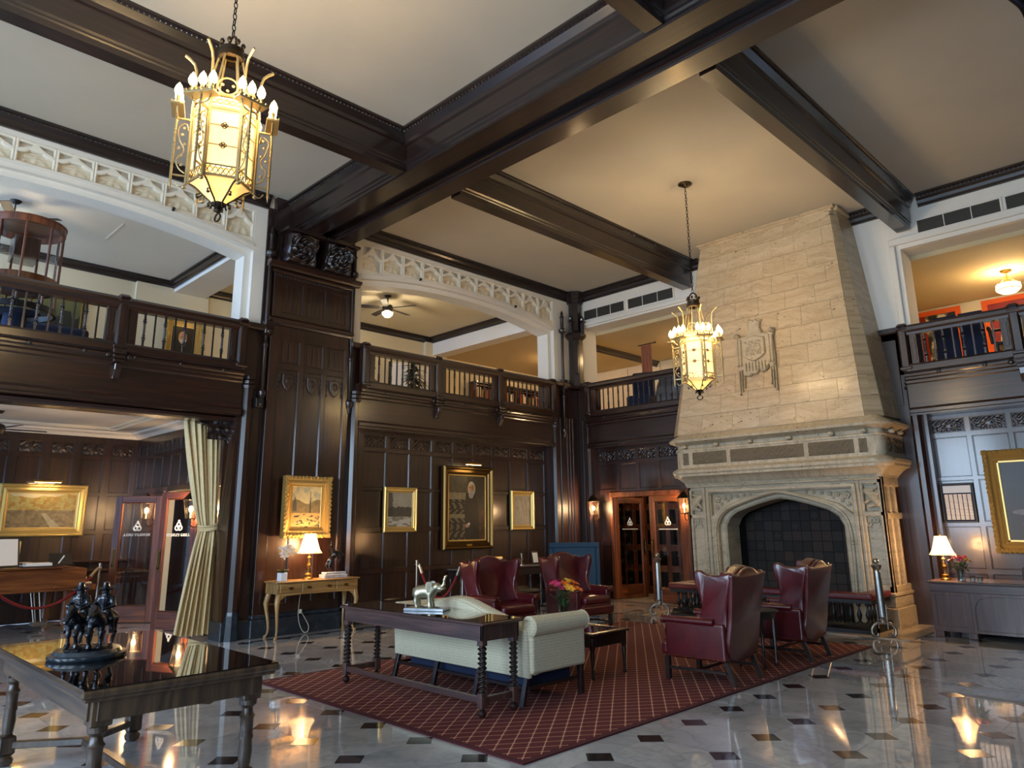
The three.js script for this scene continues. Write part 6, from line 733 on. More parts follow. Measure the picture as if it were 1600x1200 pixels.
{ // corner furniture: blue upholstered panel, wall table with small frames, tall hearth posts
  const o = thing('upholstered_panel', 'wide deep blue upholstered panel standing in the corner behind the wing chair', 'panel', -9.95, 0, -11.75, PI / 4 + 0.08); mesh('frame', [b6(-0.52, 0.52, 1.1, 1.2, -0.04, 0.04, 0.015), b6(-0.52, -0.44, 0, 1.1, -0.04, 0.04, 0.015), b6(0.44, 0.52, 0, 1.1, -0.04, 0.04, 0.015)], M.teal, o); mesh('padding', puff(sb(0.88, 1.08, 0.05, 0, 0.56, 0, 0.02), 0.01, 'z'), M.teal, o);
  const w = thing('wall_table', 'long dark wall table under the portrait of the bearded man', 'table', -10.34, 0, -9.9, LT); mesh('top', b6(-1.15, 1.25, 0.75, 0.79, -0.2, 0.22, 0.01), M.darkWood, w, { grain: 'x' }); mesh('apron', b6(-1.05, 1.15, 0.62, 0.75, -0.18, 0.18, 0.004), M.darkWood, w, { grain: 'x' }); for (const x of [-1.0, 1.1]) for (const z of [-0.14, 0.14]) mesh('leg', lathe([[0.03, 0], [0.04, 0.04], [0.02, 0.08], [0.035, 0.3], [0.025, 0.5], [0.04, 0.55], [0.04, 0.64]], 10, x, 0, z), M.darkWood, w); mesh('top_runner', b6(-1.1, 1.2, 0.79, 0.794, -0.12, 0.19), M.greyMarble, w);
  const fr = (name, x, z, wd, h, mf, label) => { const f = thing(name, label, 'frame', x, 0.795, z, LT); mesh('frame', at(bx(wd, h, 0.02, 0, h / 2, 0, 0.004), 0, 0, 0, 0, -0.18), mf, f); mesh('sheet', at(bx(wd - 0.06, h - 0.06, 0.004, 0, h / 2, 0.012), 0, 0, 0, 0, -0.18), M.paper, f); mesh('prop', at(bx(0.03, h * 0.8, 0.006, 0, h * 0.4, -0.1), 0, 0, 0, 0, 0.15), M.black, f); };
  fr('framed_card', -10.35, -10.0, 0.22, 0.18, M.gilt, 'small gilt framed card on the wall table'); fr('framed_notice', -10.35, -11.02, 0.2, 0.25, M.black, 'small white notice in a black frame on the wall table'); const can = thing('candlestick', 'short metal candlestick standing on the wall table', 'candlestick', -10.34, 0.795, -10.6); mesh('stem', lathe([[0, 0], [0.04, 0], [0.04, 0.01], [0.012, 0.03], [0.014, 0.1], [0.025, 0.12], [0.012, 0.14], [0.018, 0.22], [0, 0.22]], 10), M.silver, can);
  for (const [x, z, l] of [[-7.52, -11.12, 'silver hearth post standing before the wine room doors'], [-3.86, -11.08, 'silver hearth post standing between the fender bench and the desk']]) { const h = thing('hearth_post', l, 'post', x, 0, z); mesh('shaft', lathe([[0.05, 0.2], [0.055, 0.24], [0.04, 0.26], [0.058, 0.28], [0.046, 0.86], [0.045, 0.88], [0.04, 0.9], [0.065, 0.94], [0.07, 0.97], [0.04, 0.975], [0, 0.975]], 18), M.steel, h); mesh('finial', [ball(0.042, 0, 1.02, 0, 1, 1, 1, 16, 12)], M.silver, h); mesh('scroll_feet', [-1, 1].map(s => tube([[0, 0.2, 0], [s * 0.09, 0.19, 0], [s * 0.15, 0.12, 0], [s * 0.14, 0.04, 0], [s * 0.09, 0.025, 0], [s * 0.075, 0.06, 0]], 0.02, 26, 8).rotateY(0.6)), M.steel, h); mesh('side_rods', [rod([0.06, 0.12, 0], [0.06, 0.42, 0], 0.007), rod([-0.06, 0.12, 0], [-0.06, 0.42, 0], 0.007), ball(0.012, 0.06, 0.43, 0), ball(0.012, -0.06, 0.43, 0)], M.steel, h); }
}
// ---------------------------------------------------------------- pictures
function canvas(w, h, fn) { return phys({ map: tex(w, h, fn), roughness: 0.55, clearcoat: 0.25, clearcoatRoughness: 0.25 }); }
const blotch = (u, v, f, s) => fbm(u * f, v * f, f, f, s, 4);
const art = {
  city: canvas(192, 256, (u, v) => { const n = blotch(u, v, 9, 3), m = blotch(u, v, 22, 8); let c = mixc(hex(0xd9c890), hex(0x7f8a88), clamp((n - 0.35) * 1.6, 0, 1)); if (v < 0.62 + 0.05 * Math.sin(u * 9) && v > 0.36) c = mixc(hex(0xa08a5c), hex(0x6a6248), blotch(u, v, 14, 5)); const sp = Math.abs(u - 0.63); if (sp < 0.02 * (1 - sst(0.4, 0.86, v)) + 0.006 && v > 0.35 && v < 0.86) c = hex(0x4c4a44); if (Math.abs(u - 0.14) < 0.05 * (1 - sst(0.55, 0.74, v)) + 0.01 && v > 0.4 && v < 0.72) c = hex(0x5a584e); if (v < 0.36) { c = mixc(hex(0xd0b478), hex(0xb08a50), m); if (vn(u * 16, v * 40, 16, 40, 9) > 0.7 && Math.abs(u - 0.5 - 0.4 * (0.36 - v)) < 0.4) c = hex(0x4d4a3e); } return c; }),
  winter: canvas(160, 192, (u, v) => { const n = blotch(u, v, 8, 13), m = blotch(u, v, 30, 18); let c = mixc(hex(0x8d8878), hex(0xa8a18e), n); const tree = 0.5 + 0.12 * blotch(u, 0.3, 12, 21); if (v < tree && v > 0.3) c = mixc(hex(0x3a3832), hex(0x5c564a), m); if (v <= 0.3) c = mixc(hex(0xb9b3a6), hex(0x77715f), sst(0.4, 0.7, blotch(u, v * 3, 7, 24))); if (u < 0.16 + 0.1 * m && v > 0.3) c = mixc(c, hex(0x3b372f), 0.7); return c; }),
  wood: canvas(160, 192, (u, v) => { const m = blotch(u * 1.5, v, 26, 28), n = blotch(u, v, 7, 33); let c = mixc(hex(0x9a927d), hex(0x6d675a), n); if (vn(u * 26 + v * 6, v * 3, 26, 3, 35) > 0.62 && v > 0.3) c = mixc(c, hex(0xb7b0a0), 0.6); if (v < 0.3) c = mixc(hex(0xaaa391), hex(0x7b7464), m); return c; }),
  man: canvas(320, 416, (u, v) => { const n = blotch(u, v, 6, 43), m = blotch(u, v, 20, 46); let c = mixc(hex(0x1c1a14), hex(0x3c3423), n); if (u < 0.5 && v > 0.62) c = mixc(hex(0x5a4c33), hex(0x2d3028), m); if (u < 0.46 && v <= 0.72 && v > 0.62) c = mixc(hex(0x8a7f62), hex(0x6a6048), m); if (u < 0.5 && v < 0.62) { const f = Math.sin(u * 40 + 3 * Math.sin(v * 22)) * Math.cos(v * 30); c = f > 0.15 ? mixc(hex(0x57503e), hex(0x6d644d), m) : mixc(hex(0x17150f), hex(0x252117), m); if (v > 0.34 && v < 0.4) c = hex(0x77704f); } if (u > 0.72 && v < 0.5) c = mixc(hex(0x5a2c12), hex(0x24140a), m);
    const bod = Math.abs(u - 0.6 - 0.05 * (0.7 - v)); if (v < 0.72 && bod < 0.13 + 0.05 * sst(0.72, 0.5, v)) c = mixc(hex(0x0d0c0b), hex(0x1a1714), m); const hx = (u - 0.61) / 0.1, hy = (v - 0.78) / 0.115; if (hx * hx + hy * hy < 1) { c = mixc(hex(0xb48a64), hex(0x8a5f42), clamp(hx + 0.4 + m * 0.4, 0, 1)); if (hy > 0.55 || hx > 0.62) c = mixc(hex(0xb5ada0), hex(0x8a8378), m); if (hy < -0.25) c = mixc(hex(0xb0a99c), hex(0x857d6e), m); if (hy > 0.1 && hy < 0.22 && (Math.abs(hx + 0.45) < 0.16 || Math.abs(hx - 0.12) < 0.16)) c = hex(0x352418); } if (Math.hypot((u - 0.6) / 0.06, (v - 0.685) / 0.05) < 1 && v < 0.72) c = mixc(hex(0xa8a294), hex(0x7c7568), m); if (Math.hypot((u - 0.5) / 0.055, (v - 0.23) / 0.03) < 1) c = hex(0xa98363); if (Math.hypot((u - 0.545) / 0.03, (v - 0.255) / 0.02) < 1) c = hex(0xc8c2b6); return c; }),
  autumn: canvas(320, 208, (u, v) => { const n = blotch(u, v, 8, 53), m = blotch(u, v, 28, 57), k = blotch(u * 1.3, v, 16, 61); let c = mixc(hex(0xcdbb8d), hex(0xa8a082), n); const line = 0.62 + 0.2 * (blotch(u, 0.5, 6, 63) - 0.4) + 0.12 * Math.abs(u - 0.55); if (v < line + 0.22 && v > 0.5) c = k > 0.52 ? mixc(hex(0xb08a3c), hex(0x8c6a2c), m) : mixc(hex(0x8a8650), hex(0xc0a75a), m); if (v <= 0.5) c = mixc(hex(0x9a8358), hex(0x5f5038), clamp(k * 1.2 - 0.1, 0, 1)); if (v < 0.42 && Math.abs(u - 0.52 - 0.5 * (0.42 - v)) < 0.03 + 0.12 * (0.42 - v)) c = mixc(hex(0xb9ab85), hex(0x8f8567), m); return c; }),
  sea: canvas(256, 192, (u, v) => { const n = blotch(u, v, 5, 73), m = blotch(u, v, 20, 77); let c = mixc(hex(0x1c2229), hex(0x2c3238), n); if (v < 0.42) c = mixc(hex(0x15191d), hex(0x25292b), m); if (Math.hypot((u - 0.2) / 0.14, (v - 0.36) / 0.04) < 1) c = mixc(hex(0x6f7276), hex(0x3b4044), m); if (Math.hypot((u - 0.6) / 0.2, (v - 0.5) / 0.12) < 1) c = mixc(c, hex(0x4a4a42), 0.6); return c; }),
  elder: canvas(128, 176, (u, v) => { const m = blotch(u, v, 16, 83); let c = mixc(hex(0x120d0a), hex(0x251a12), m); const hx = (u - 0.48) / 0.17, hy = (v - 0.68) / 0.17; if (hx * hx + hy * hy < 1) { c = mixc(hex(0xc79a6c), hex(0x8f6340), clamp(hx * 0.5 + m, 0, 1)); if (hy < -0.3) c = hex(0xbdb3a0); if (hy > 0 && hy < 0.14 && (Math.abs(hx + 0.35) < 0.14 || Math.abs(hx - 0.3) < 0.14)) c = hex(0x2f2015); } if (v < 0.5 && Math.abs(u - 0.5) < 0.03 + 0.06 * (v - 0.3)) c = hex(0xa59c8c); return c; }),
  dusk: canvas(192, 128, (u, v) => { const m = blotch(u, v, 12, 93); let c = mixc(hex(0x3d3f26), hex(0x6a6838), clamp(v * 1.2 - 0.3 + m * 0.4, 0, 1)); if (v < 0.45) c = mixc(hex(0x151510), hex(0x24261a), m); if (v < 0.6 && vn(u * 14, 1, 14, 2, 95) > v) c = hex(0x17190f); return c; }),
};
function picture(name, label, W, H, f, mat, fm, x, y, z, turn, o = {}) {   // outer size W x H, frame width f
  const g = thing(name, label, 'picture', x, y, z, turn), d = o.deep || 0.06, prof = [[0, 0], [d * 0.7, 0], [d, f * 0.16], [d, f * 0.3], [d * 0.6, f * 0.45], [d * 0.7, f * 0.75], [d * 0.45, f * 0.85], [d * 0.35, f], [0, f]];
  const side = (L, n) => { const m = mould(prof, -L / 2, L / 2), p = m.attributes.position; for (let i = 0; i < p.count; i++) { const k = clamp(p.getY(i), 0, f); p.setX(i, p.getX(i) - Math.sign(p.getX(i)) * k); } m.computeVertexNormals(); return m; };
  mesh('frame_rail', side(W).translate(0, -H / 2, 0), fm, g); mesh('frame_rail', side(W).rotateZ(PI).translate(0, H / 2, 0), fm, g); mesh('frame_rail', side(H).rotateZ(-PI / 2).translate(-W / 2, 0, 0), fm, g); mesh('frame_rail', side(H).rotateZ(PI / 2).translate(W / 2, 0, 0), fm, g);
  if (o.slip) { const w = W - 2 * f, h = H - 2 * f, t = o.slip; mesh('slip', [b6(-w / 2, w / 2, h / 2 - t, h / 2, 0.01, 0.026, 0.004), b6(-w / 2, w / 2, -h / 2, -h / 2 + t, 0.01, 0.026, 0.004), b6(-w / 2, -w / 2 + t, -h / 2, h / 2, 0.01, 0.026, 0.004), b6(w / 2 - t, w / 2, -h / 2, h / 2, 0.01, 0.026, 0.004)], M.gilt, g); }
  const c = new THREE.PlaneGeometry(W - 2 * f + 0.01, H - 2 * f + 0.01); mesh('painted_canvas', [fin(c).translate(0, 0, 0.016)], mat, g, { uv: true }); mesh('back_board', b6(-W / 2 + 0.01, W / 2 - 0.01, -H / 2 + 0.01, H / 2 - 0.01, 0, 0.012), M.black, g);
  if (o.ornate) { const r = rng(W * 100), kn = []; for (let s = 0; s < 4; s++) { const L = s % 2 ? H : W, n = Math.round(L / 0.032); for (let i = 0; i < n; i++) { const t = -L / 2 + (i + 0.5) * L / n, off = (s < 2 ? 1 : -1) * ((s % 2 ? W : H) / 2 - f * (i % 2 ? 0.12 : 0.3)); const px = s % 2 ? off : t, py = s % 2 ? t : off; kn.push(ball(0.019 + 0.008 * r(), px, py, d * 0.95, 1, 1, 0.6, 6, 4)); } } for (const sx of [-1, 1]) for (const sy of [-1, 1]) for (let k = 0; k < 5; k++) kn.push(ball(0.022, sx * (W / 2 - f * (0.1 + 0.2 * r() * k * 0.5)), sy * (H / 2 - f * (0.1 + 0.2 * r() * k * 0.5)), d, 1, 1, 0.6, 6, 4)); mesh('carved_scrolls', kn, fm, g, { kind: 'stuff' }); }
  if (o.light) { mesh('picture_light', [fin(new THREE.CylinderGeometry(0.02, 0.02, W * 0.32, 10, 1)).rotateZ(PI / 2).translate(0, H / 2 + 0.05, d + 0.1), tube([[0, H / 2, 0.01], [0, H / 2 + 0.09, 0.03], [0, H / 2 + 0.06, d + 0.1]], 0.006, 12, 5)], M.brass, g); mesh('light_strip', bx(W * 0.3, 0.01, 0.016, 0, H / 2 + 0.026, d + 0.1), M.frost, g); const l = new THREE.RectAreaLight(0xffd9a0, o.light, W * 0.3, 0.04); l.position.set(0, H / 2 + 0.018, d + 0.1); l.rotation.x = -PI / 2 + 0.45; g.add(l); }
  return g;
}
picture('painting', 'gold ornately framed painting of a city street with a spire above the console', 0.82, 0.94, 0.14, art.city, M.giltCarved, XL + 0.15, 1.87, -5.88, LT, { ornate: true, slip: 0.02, deep: 0.09 });
picture('painting', 'small gilt framed snowy woodland picture nearest the great pilaster', 0.72, 0.78, 0.085, art.winter, M.gilt, XL - 0.08, 1.85, -7.86, LT, { slip: 0.012 });
picture('painting', 'large full-length portrait of a white-bearded man in black clothing', 1.28, 1.55, 0.15, art.man, M.brassDark, XL - 0.08, 1.9, -9.45, LT, { slip: 0.025, deep: 0.1, light: 26 }).add((() => { const p = new THREE.Mesh(bx(0.13, 0.04, 0.006, 0, -0.7, 0.085, 0.002), M.brass); p.name = 'name_plate'; return p; })());
picture('painting', 'small gilt framed winter picture beside the corner post', 0.68, 0.79, 0.085, art.wood, M.gilt, XL - 0.08, 1.86, -10.97, LT, { slip: 0.012 });
picture('painting', 'wide gilt framed autumn landscape above the piano', 1.37, 0.91, 0.14, art.autumn, M.gilt, -15.19, 1.9, -3.35, LT, { slip: 0.02, deep: 0.09, light: 40 });
picture('painting', 'huge dark seascape in an ornate gilt frame behind the desk', 2.1, 1.5, 0.16, art.sea, M.giltCarved, -1.72, 1.84, -12.94, 0, { ornate: true, slip: 0.03, deep: 0.1 });
picture('painting', 'gilt framed portrait of an elderly man on the upper gallery wall', 0.72, 0.98, 0.12, art.elder, M.giltCarved, -14.51, 5.14, -5.25, LT, { ornate: true, slip: 0.02, light: 30 });
picture('painting', 'dark brown framed dusk landscape on the gallery wall behind the round glass case', 1.5, 1.0, 0.09, art.dusk, M.brassDark, -14.59, 5.35, -2.75, LT, {});
{ // framed roster on the right panelling
  const o = thing('framed_roster', 'framed white roster of small rows hung on the panelling left of the dark seascape', 'frame', -3.185, 1.83, -12.94); mesh('frame', [b6(-0.23, 0.23, -0.3, -0.27, 0, 0.025, 0.004), b6(-0.23, 0.23, 0.27, 0.3, 0, 0.025, 0.004), b6(-0.23, -0.2, -0.27, 0.27, 0, 0.025, 0.004), b6(0.2, 0.23, -0.27, 0.27, 0, 0.025, 0.004)], M.black, o); mesh('board', b6(-0.21, 0.21, -0.28, 0.28, 0.002, 0.008), M.navy, o); mesh('heading_strip', b6(-0.19, 0.19, 0.15, 0.26, 0.009, 0.012), std(0xb9c4cc, 0.5), o);
  const s = boxUV(bx(0.05, 0.014, 0.003)); for (let i = 0; i < 6; i++) for (let j = 0; j < 18; j++) inst('name_strip', s, M.paper, o, -0.155 + i * 0.062, 0.12 - j * 0.0215, 0.0105);
}
// ---------------------------------------------------------------- sculptures
function horseBones(s, dx, dz, head) { const B = []; const q = (...a) => B.push([a[0] + dx, a[1], a[2] + dz, a[3] + dx, a[4], a[5] + dz, a[6], a[7]]); // faces +z
  q(0, 0.2, -0.09, 0, 0.2, 0.08, 0.048, 0.046); q(0, 0.19, -0.02, 0, 0.19, 0.03, 0.05, 0.05); q(0, 0.21, 0.08, 0, 0.27, 0.14, 0.036, 0.026); q(0, 0.27, 0.14, 0, 0.255 - head, 0.2, 0.023, 0.014); q(0, 0.285, 0.135, 0.008, 0.305, 0.14, 0.008, 0.003); q(0, 0.285, 0.135, -0.008, 0.305, 0.14, 0.008, 0.003);
  for (const sx of [-1, 1]) { const f = sx * s > 0; q(sx * 0.026, 0.18, 0.075, sx * 0.026, 0.1, f ? 0.12 : 0.08, 0.022, 0.012); q(sx * 0.026, 0.1, f ? 0.12 : 0.08, sx * 0.026, 0.02, f ? 0.09 : 0.075, 0.011, 0.01); q(sx * 0.026, 0.02, f ? 0.09 : 0.075, sx * 0.026, 0.008, f ? 0.1 : 0.09, 0.012, 0.012); q(sx * 0.028, 0.19, -0.08, sx * 0.028, 0.12, -0.07 - (f ? 0 : 0.03), 0.033, 0.018); q(sx * 0.028, 0.12, -0.07 - (f ? 0 : 0.03), sx * 0.028, 0.085, -0.11 - (f ? 0 : 0.02), 0.015, 0.012); q(sx * 0.028, 0.085, -0.11 - (f ? 0 : 0.02), sx * 0.028, 0.012, -0.095, 0.011, 0.011); }
  q(0, 0.22, -0.13, 0, 0.17, -0.16, 0.014, 0.012); q(0, 0.17, -0.16, 0, 0.08, -0.15, 0.013, 0.005); return B; }
function riderBones(dx, dz, lean) { const B = [], q = (...a) => B.push([a[0] + dx, a[1], a[2] + dz, a[3] + dx, a[4], a[5] + dz, a[6], a[7]]); q(0, 0.25, -0.01, lean, 0.34, 0.0, 0.034, 0.036); q(lean, 0.34, 0, lean, 0.385, 0.01, 0.02, 0.014); q(lean, 0.39, 0.012, lean, 0.405, 0.014, 0.021, 0.02); for (const s of [-1, 1]) { q(s * 0.02, 0.25, 0, s * 0.058, 0.2, 0.04, 0.024, 0.018); q(s * 0.058, 0.2, 0.04, s * 0.062, 0.12, 0.02, 0.016, 0.012); q(s * 0.062, 0.12, 0.02, s * 0.064, 0.105, 0.05, 0.012, 0.008); q(lean + s * 0.035, 0.345, 0, lean + s * 0.055, 0.29, 0.03, 0.016, 0.012); q(lean + s * 0.055, 0.29, 0.03, s * 0.02, 0.27, 0.07, 0.011, 0.009); } return B; }
{
  const o = thing('bronze_riders', 'dark bronze sculpture of two hatted riders on horses on an oval plinth', 'sculpture', -5.4, 0.772, -1.55, 0.95); mesh('plinth', [lathe([[0, 0], [0.19, 0], [0.2, 0.012], [0.2, 0.03], [0.175, 0.036], [0.165, 0.06], [0, 0.062]], 40).scale(1, 1, 1.08)], M.darkStone, o); mesh('ground', relief(0.24, 0.26, 16, 16, (x, y) => (Math.hypot(x / 0.12, y / 0.13) < 1 ? 0.012 + 0.006 * Math.sin(x * 90) * Math.cos(y * 80) : -0.01)).rotateX(-PI / 2).translate(0, 0.06, 0), M.bronze, o);
  const rough = (x, y, z) => 0.0035 * Math.sin(x * 260) * Math.sin(y * 240 + 1) * Math.sin(z * 250); const off = 0.07;
  [[-0.066, -0.02, 1, 0.06], [0.066, 0.015, -1, 0.02]].forEach(([dx, dz, s, hd], i) => { mesh('horse', blob(horseBones(s, dx, dz, hd), 0.0085, 0.018, 0.02, rough).translate(0, off, 0), M.bronze, o); mesh('rider', blob(riderBones(dx, dz, i ? 0.006 : -0.008), 0.0085, 0.014, 0.02, rough).translate(0, off, 0), M.bronze, o); const hx = dx + (i ? 0.006 : -0.008); mesh('hat', [lathe([[0, 0.05], [0.016, 0.052], [0.02, 0.03], [0.022, 0.012], [0.05, 0.008], [0.054, 0.014], [0.05, 0.004], [0, 0]], 16).scale(0.85, 1, 1.1).rotateX(0.15).translate(hx, 0.405 + off, dz + 0.012)], M.bronze, o); });
  o.scale.set(1.12, 0.87, 1.12);
}
{
  const o = thing('elephant_figure', 'pale pewter elephant with raised trunk on a grey marble slab', 'sculpture', -5.79, 0.7725, -4.6, 0.5), q = []; const b = (...a) => q.push(a); // faces +x
  b(-0.07, 0.145, 0, 0.05, 0.15, 0, 0.062, 0.058); b(0.0, 0.155, 0, 0.06, 0.165, 0, 0.06, 0.05); b(0.06, 0.175, 0, 0.11, 0.195, 0, 0.046, 0.038); b(0.12, 0.195, 0, 0.155, 0.19, 0, 0.024, 0.018); b(0.155, 0.19, 0, 0.185, 0.215, 0, 0.016, 0.013); b(0.185, 0.215, 0, 0.19, 0.26, 0, 0.013, 0.01); b(0.19, 0.26, 0, 0.2, 0.29, 0, 0.01, 0.009); b(0.2, 0.29, 0, 0.218, 0.3, 0, 0.009, 0.006); b(0.12, 0.165, 0, 0.145, 0.155, 0, 0.018, 0.01);
  for (const s of [-1, 1]) { b(0.05, 0.12, s * 0.032, 0.055, 0.02, s * 0.034, 0.026, 0.02); b(0.055, 0.02, s * 0.034, 0.06, 0.012, s * 0.034, 0.021, 0.021); b(-0.08, 0.12, s * 0.032, -0.09, 0.06, s * 0.034, 0.032, 0.02); b(-0.09, 0.06, s * 0.034, -0.08, 0.012, s * 0.034, 0.02, 0.021); b(0.14, 0.175, s * 0.018, 0.18, 0.175, s * 0.03, 0.006, 0.005); b(0.18, 0.175, s * 0.03, 0.2, 0.195, s * 0.032, 0.005, 0.002); } b(-0.13, 0.17, 0, -0.145, 0.1, 0, 0.007, 0.004);
  mesh('elephant', blob(q, 0.008, 0.02, 0.02).translate(0, 0.022, 0), M.pewter, o); for (const s of [-1, 1]) mesh('ear', puff(soft([[0, 0.05], [-0.05, 0.055], [-0.065, 0.01], [-0.04, -0.045], [-0.01, -0.03]], 0.012, 0.005), 0.004, 'z').rotateY(s * 0.35).translate(0.08, 0.21, s * 0.045 - 0.006), M.pewter, o); mesh('slab', b6(-0.19, 0.22, 0, 0.024, -0.1, 0.1, 0.005), M.greyMarble, o);
}
{
  const o = thing('bronze_bronco', 'small dark bronze of a bucking horse and rider on a grey stone block', 'sculpture', -10.24, 0.795, -6.3, LT); mesh('stone_block', [b6(-0.2, 0.2, 0, 0.055, -0.09, 0.09, 0.006), b6(-0.17, 0.19, 0.055, 0.09, -0.07, 0.07, 0.008)], M.greyMarble, o); const q = []; const b = (...a) => q.push(a);
  b(-0.06, 0.27, 0, 0.04, 0.36, 0, 0.04, 0.042); b(0.04, 0.36, 0, 0.12, 0.37, 0, 0.032, 0.022); b(0.12, 0.37, 0, 0.17, 0.32, 0, 0.022, 0.013); b(-0.06, 0.25, 0.02, -0.09, 0.17, 0.02, 0.03, 0.014); b(-0.09, 0.17, 0.02, -0.04, 0.1, 0.02, 0.012, 0.01); b(-0.06, 0.25, -0.02, -0.12, 0.18, -0.02, 0.03, 0.014); b(-0.12, 0.18, -0.02, -0.06, 0.1, -0.02, 0.012, 0.01); b(0.05, 0.33, 0.02, 0.1, 0.27, 0.025, 0.02, 0.011); b(0.1, 0.27, 0.025, 0.07, 0.22, 0.025, 0.01, 0.009); b(0.05, 0.33, -0.02, 0.12, 0.29, -0.025, 0.02, 0.011); b(0.12, 0.29, -0.025, 0.14, 0.23, -0.025, 0.01, 0.009); b(-0.09, 0.28, 0, -0.15, 0.2, 0, 0.013, 0.006); b(-0.02, 0.36, 0, -0.05, 0.45, 0, 0.028, 0.026); b(-0.05, 0.48, 0, -0.05, 0.5, 0, 0.02, 0.018); b(-0.05, 0.44, 0.02, -0.12, 0.5, 0.03, 0.012, 0.008); b(-0.05, 0.44, -0.02, 0.03, 0.41, -0.03, 0.012, 0.008); b(0, 0.36, 0.03, 0.04, 0.3, 0.05, 0.018, 0.012);
  mesh('horse_and_rider', blob(q, 0.009, 0.016, 0.02, (x, y, z) => 0.003 * Math.sin(x * 250) * Math.sin(y * 260)), M.bronze, o); mesh('hat', lathe([[0, 0.04], [0.014, 0.035], [0.018, 0.008], [0.04, 0.004], [0, 0]], 12, -0.05, 0.51, 0), M.bronze, o); mesh('support', rod([0.0, 0.08, 0], [0.0, 0.32, 0], 0.006), M.bronze, o);
}
// ---------------------------------------------------------------- flowers
function leafG(l, w, bend) { return grid((u, v) => { const x = (u - 0.5) * 2 * w * Math.sin(PI * Math.pow(v, 0.8)); return [x, l * v * (1 - 0.3 * bend * v), bend * l * v * v + 0.25 * Math.abs(x)]; }, 2, 6); }
function blossom(r, n, cup) { const L = []; for (let k = 0; k < n; k++) L.push(grid((u, v) => { const w = r * 0.36 * Math.sin(PI * (0.12 + 0.8 * v)); return [(u - 0.5) * 2 * w, cup * r * Math.sin(v * 1.7), r * v]; }, 2, 4).rotateY(k * 2 * PI / n)); return merge(L); }
function bouquet(x, y, z, s, seed, label) {
  const o = thing('flower_vase', label, 'flowers', x, y, z), r = rng(seed); mesh('vase', lathe([[0, 0], [0.05, 0], [0.055, 0.02], [0.05, 0.1], [0.06, 0.17], [0.056, 0.17], [0.046, 0.1], [0.048, 0.012], [0, 0.01]].map(p => [p[0] * s, p[1] * s]), 20), M.vaseGlass, o); const st = [], lv = []; for (let i = 0; i < 16; i++) { const a = r() * 2 * PI, R = 0.02 + 0.13 * r(), h = 0.22 + 0.14 * r(); st.push(tube([[0.01 * Math.cos(a), 0.03, 0.01 * Math.sin(a)], [0.03 * Math.cos(a), 0.15, 0.03 * Math.sin(a)], [R * Math.cos(a), h, R * Math.sin(a)]].map(p => p.map(q => q * s)), 0.003 * s, 8, 4)); } for (let i = 0; i < 70; i++) { const a = r() * 2 * PI; lv.push(at(leafG((0.07 + 0.06 * r()) * s, 0.012 * s, 0.3 + r() * 0.5), 0.05 * s * Math.cos(a) * r() * 2, (0.14 + 0.14 * r()) * s, 0.05 * s * Math.sin(a) * r() * 2, a, 0.5 + r() * 0.9)); } mesh('stems', st, M.leafDark, o); const m = mesh('foliage', lv, M.leaf, o); m.material = M.leaf.clone(); m.material.side = THREE.DoubleSide; m.userData.kind = 'stuff';
  const cols = [M.petalOrange, M.petalPink, M.petalYellow, M.petalPink, M.petalPink, M.petalOrange, M.petalPink, M.petalPink, M.petalYellow, M.petalPink, M.petalPink, M.petalPink, M.petalPink, M.petalOrange, M.petalYellow, M.petalPink, M.petalOrange, M.petalPink, M.petalPink, M.petalYellow]; for (let i = 0; i < 14; i++) { const a = i * 2.4, R = (0.02 + 0.11 * Math.sqrt(i / 14)) * s, c = cols[i].clone(); c.side = THREE.DoubleSide; mesh('blossom', at(merge([blossom((cols[i] === M.petalPink ? 0.036 : 0.055) * s, cols[i] === M.petalPink ? 11 : 6, cols[i] === M.petalPink ? 0.7 : 0.35), ball(0.012 * s, 0, 0.012 * s, 0, 1, 1, 1, 6, 5)]), R * Math.cos(a), (0.3 + 0.06 * r()) * s - 0.25 * R, R * Math.sin(a), -a + PI / 2, 0.5), c, o); }
}
bouquet(-5.68, 0.461, -6.5, 1.35, 9, 'glass vase of pink and orange flowers on the coffee table behind the sofa arm'); bouquet(-3.02, 0.743, -11.85, 0.95, 23, 'glass vase of red and orange flowers beside the desk lamp');
{ const o = thing('glass_votives', 'two small clear glass candle holders on the desk beside the flowers', 'candle holder', -2.84, 0.743, -11.84); for (const [x, z, h] of [[-0.04, 0, 0.09], [0.05, 0.02, 0.07]]) { mesh('glass', lathe([[0, 0], [0.035, 0], [0.036, h], [0.03, h], [0.029, 0.012], [0, 0.012]], 8, x, 0, z), M.vaseGlass, o); mesh('wax', lathe([[0, 0.013], [0.027, 0.013], [0.027, h * 0.5], [0, h * 0.5]], 10, x, 0, z), M.paper, o); } }
